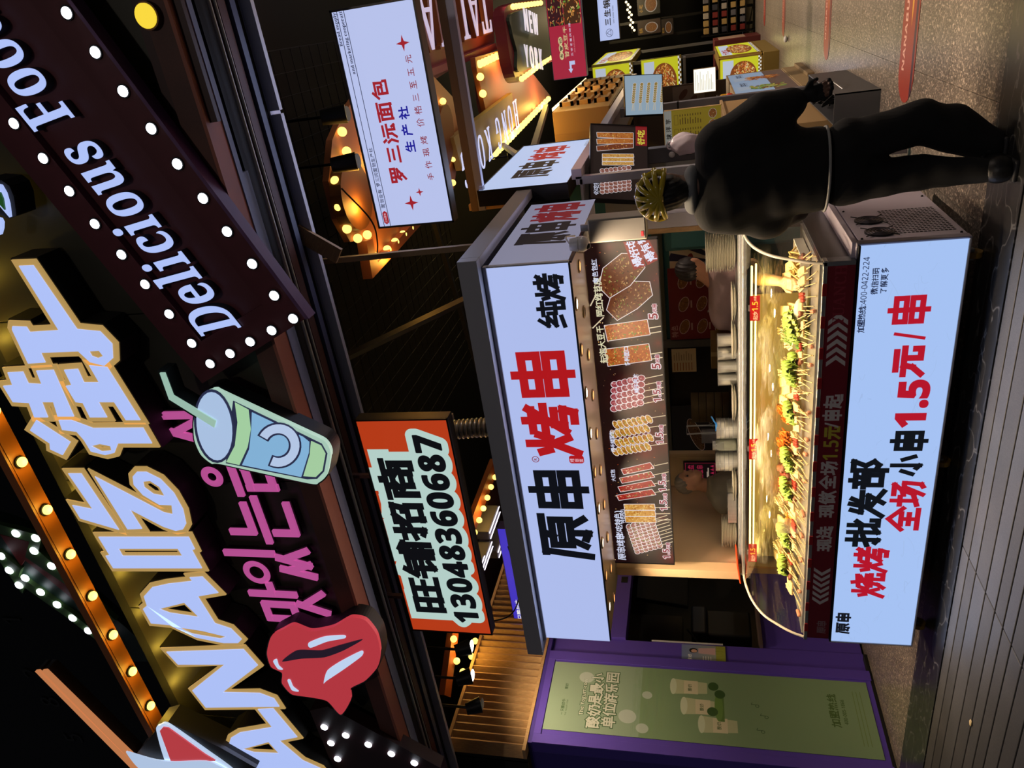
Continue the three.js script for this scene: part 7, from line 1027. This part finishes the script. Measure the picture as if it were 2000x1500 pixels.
  const hub = head.clone().add(v3(0, 0.035, 0.148)), claw = []; for (let i = 0; i < 9; i++) { const a = -0.35 + i / 8 * (Math.PI + 0.7), R = 0.135, ex = v3(-Math.cos(a) * R, Math.sin(a) * R * 0.85 + 0.01, -0.095); claw.push(tube([hub.toArray(), hub.clone().add(v3(ex.x * 0.5, ex.y * 0.55, -0.004)).toArray(), hub.clone().add(v3(ex.x * 0.88, ex.y * 0.9, -0.045)).toArray(), hub.clone().add(ex).toArray()], 0.016, 14, 8)); } claw.push(new THREE.SphereGeometry(0.026, 16, 10).scale(1.3, 0.9, 0.5).translate(...hub.toArray()));
  const arc = []; for (let i = 0; i <= 14; i++) { const a = -0.35 + i / 14 * (Math.PI + 0.7); arc.push(hub.clone().add(v3(-Math.cos(a) * 0.125, Math.sin(a) * 0.108 + 0.008, -0.062)).toArray()); } claw.push(tube(arc, 0.017, 40, 8));
  mesh('hair_claw', claw, mat(0xb09a1c, 0.15, 0, { clearcoat: 0.8 }), t);
}
// --- staff member with dark hair, back turned ---
{
  const t = thing('person', 'dark haired person in pale pink shirt bending behind the counter', 'person'), Z = -5.45, head = px(1352, 525, Z), neck = px(1388, 545, Z), sh = px(1410, 575, Z), torso = px(1500, 585, Z - 0.02);
  const sL = px(1412, 620, Z), sR = px(1408, 530, Z + 0.02), eL = px(1470, 640, Z + 0.05), eR = px(1475, 545, Z + 0.12), wR = v3(-1.78, 0.95, -4.72);
  const body = blend([ellipsoid(head, 0.072, 0.1, 0.088), capsule(head, neck, 0.05, 0.05), capsule(neck, sh, 0.052, 0.05), capsule(sh, torso, 0.08, 0.1), capsule(sL, eL, 0.04, 0.04), capsule(sR, eR, 0.04, 0.04), ellipsoid(head.clone().add(v3(0.074, -0.01, 0.02)), 0.012, 0.03, 0.02), ellipsoid(head.clone().add(v3(-0.02, -0.02, -0.1)), 0.014, 0.02, 0.016)], 0.012);
  mesh('body', surface(body, v3(head.x - 0.5, 0.8, Z - 0.35), v3(head.x + 0.35, 1.75, Z + 0.35), 0.013), skin, t);
  const jk = blend([ellipsoid(sh.clone().add(v3(0, -0.06, 0)), 0.21, 0.15, 0.13), ellipsoid(torso, 0.19, 0.3, 0.135), capsule(sL, sR, 0.075, 0.075), capsule(sL, eL, 0.075, 0.07), capsule(sR, eR, 0.075, 0.068)], 0.025);
  mesh('shirt', surface((p) => jk(p) + 0.004 * Math.sin(p.y * 40 + p.x * 25), v3(head.x - 0.6, 0.6, Z - 0.4), v3(head.x + 0.4, 1.5, Z + 0.4), 0.014), cloth(0xb89a94), t);
  mesh('hair', surface((p) => Math.max(ellipsoid(head.clone().add(v3(0, 0.03, 0.0)), 0.092, 0.1, 0.105)(p), -(p.y - head.y + 0.075)) + 0.002 * Math.sin(p.x * 240), head.clone().subScalar(0.18), head.clone().addScalar(0.18), 0.007), mat(0x1c1210, 0.55), t);
  mesh('apron', lathe([[0.19, 0.005], [0.2, 0.4], [0.18, 0.85], [0.175, 0.85], [0.19, 0.005]], 24).scale(1, 1, 0.7).translate(torso.x, 0, Z), cloth(0x1c1c22), t);
  const w = v3(-1.70, 0.95, -4.52), f = v3(0.15, -0.35, 0.9).normalize(), s = v3(-1, 0, 0.15).normalize(), n = f.clone().cross(s).normalize().negate();
  mesh('forearm', surface(blend([...handParts(w, f, s, v3(0, -1, 0), 1.0, 0.55), capsule(w, v3(-1.74, 1.06, -4.70), 0.03, 0.042), capsule(v3(-1.74, 1.06, -4.70), v3(-1.82, 1.07, -5.2), 0.042, 0.046), capsule(v3(-1.82, 1.07, -5.2), eR, 0.046, 0.05)], 0.004), v3(-2.2, 0.7, -5.45), v3(-1.4, 1.35, -4.2), 0.0075), mat(0xd9b078, 0.4, 0, { clearcoat: 0.4 }), t);
}
// --- grey haired staff member in profile ---
{
  const t = thing('person', 'grey haired person in beige jacket standing in profile behind the counter', 'person'), Z = -5.45, head = px(1345, 940, Z), neck = px(1378, 948, Z), sh = px(1405, 958, Z), torso = px(1500, 965, Z);
  const F = v3(1, 0, 0.1).normalize(), at3 = (f, y, s) => head.clone().addScaledVector(F, f).add(v3(0, y, s));
  const body = blend([ellipsoid(head, 0.095, 0.105, 0.075), ellipsoid(at3(0.05, -0.055, 0), 0.055, 0.055, 0.055), capsule(head, neck, 0.055, 0.055), capsule(neck, sh, 0.056, 0.06), capsule(sh, torso, 0.09, 0.1), capsule(at3(0.098, 0.01, 0), at3(0.116, -0.022, 0), 0.01, 0.014), ellipsoid(at3(0.1, -0.058, 0), 0.012, 0.008, 0.022), ellipsoid(at3(0.098, -0.073, 0), 0.012, 0.008, 0.02), ellipsoid(at3(0.088, -0.1, 0), 0.02, 0.018, 0.022), ellipsoid(at3(0.088, 0.035, 0), 0.014, 0.01, 0.045), ellipsoid(at3(-0.015, -0.01, 0.078), 0.02, 0.034, 0.012), ellipsoid(at3(-0.015, -0.01, -0.078), 0.02, 0.034, 0.012)], 0.008);
  mesh('body', surface(body, v3(head.x - 0.3, 0.9, Z - 0.3), v3(head.x + 0.3, head.y + 0.16, Z + 0.3), 0.008), skinPale, t);
  for (const s of [-1, 1]) mesh('eye', new THREE.SphereGeometry(0.009, 10, 8).translate(...at3(0.085, 0.008, s * 0.03).toArray()), mat(0x1a1412, 0.3), t);
  const sL = sh.clone().add(v3(-0.02, -0.03, 0.15)), eL = sL.clone().add(v3(0.02, -0.26, 0.06)), wL = eL.clone().add(v3(0.2, -0.05, 0.12)), sR = sh.clone().add(v3(-0.02, -0.03, -0.15)), eR = sR.clone().add(v3(0.05, -0.26, -0.02));
  const jk = blend([ellipsoid(sh.clone().add(v3(-0.01, -0.07, 0)), 0.15, 0.14, 0.18), ellipsoid(torso, 0.16, 0.32, 0.2), capsule(sL, sR, 0.075, 0.075), capsule(sL, eL, 0.075, 0.07), capsule(eL, wL, 0.07, 0.05), capsule(sR, eR, 0.075, 0.07), ellipsoid(neck.clone().add(v3(0, -0.03, 0)), 0.085, 0.03, 0.085)], 0.022);
  mesh('jacket', surface((p) => jk(p) + 0.004 * Math.sin(p.y * 42 + p.x * 20), v3(head.x - 0.5, 0.6, Z - 0.45), v3(head.x + 0.5, 1.5, Z + 0.5), 0.014), cloth(0x9a927c), t);
  const hd = handParts(wL, v3(0.85, -0.2, 0.4).normalize(), v3(0.2, 0.9, 0.1).cross(v3(0.85, -0.2, 0.4)).normalize(), v3(0, -1, 0), 1, 0.6); mesh('hand', surface(blend(hd, 0.004), wL.clone().subScalar(0.17), wL.clone().addScalar(0.17), 0.0045), skinPale, t);
  mesh('hair', surface((p) => Math.max(ellipsoid(at3(-0.022, 0.032, 0), 0.098, 0.092, 0.088)(p), (p.x - head.x) * 0.9 - (p.y - head.y) * 0.9 - 0.015 + (p.y > head.y + 0.06 ? -0.05 : 0)) + 0.002 * Math.sin(p.x * 200 + p.y * 120), head.clone().subScalar(0.18), head.clone().addScalar(0.18), 0.006), mat(0x77736e, 0.6), t);
  mesh('trousers', [0.09, -0.09].map((s) => rod([torso.x - 0.02, 0.005, Z + s], [torso.x, 0.95, Z + s], 0.07, 0.1, 20)), cloth(0x22242a), t);
}
renderer.render(scene, camera);
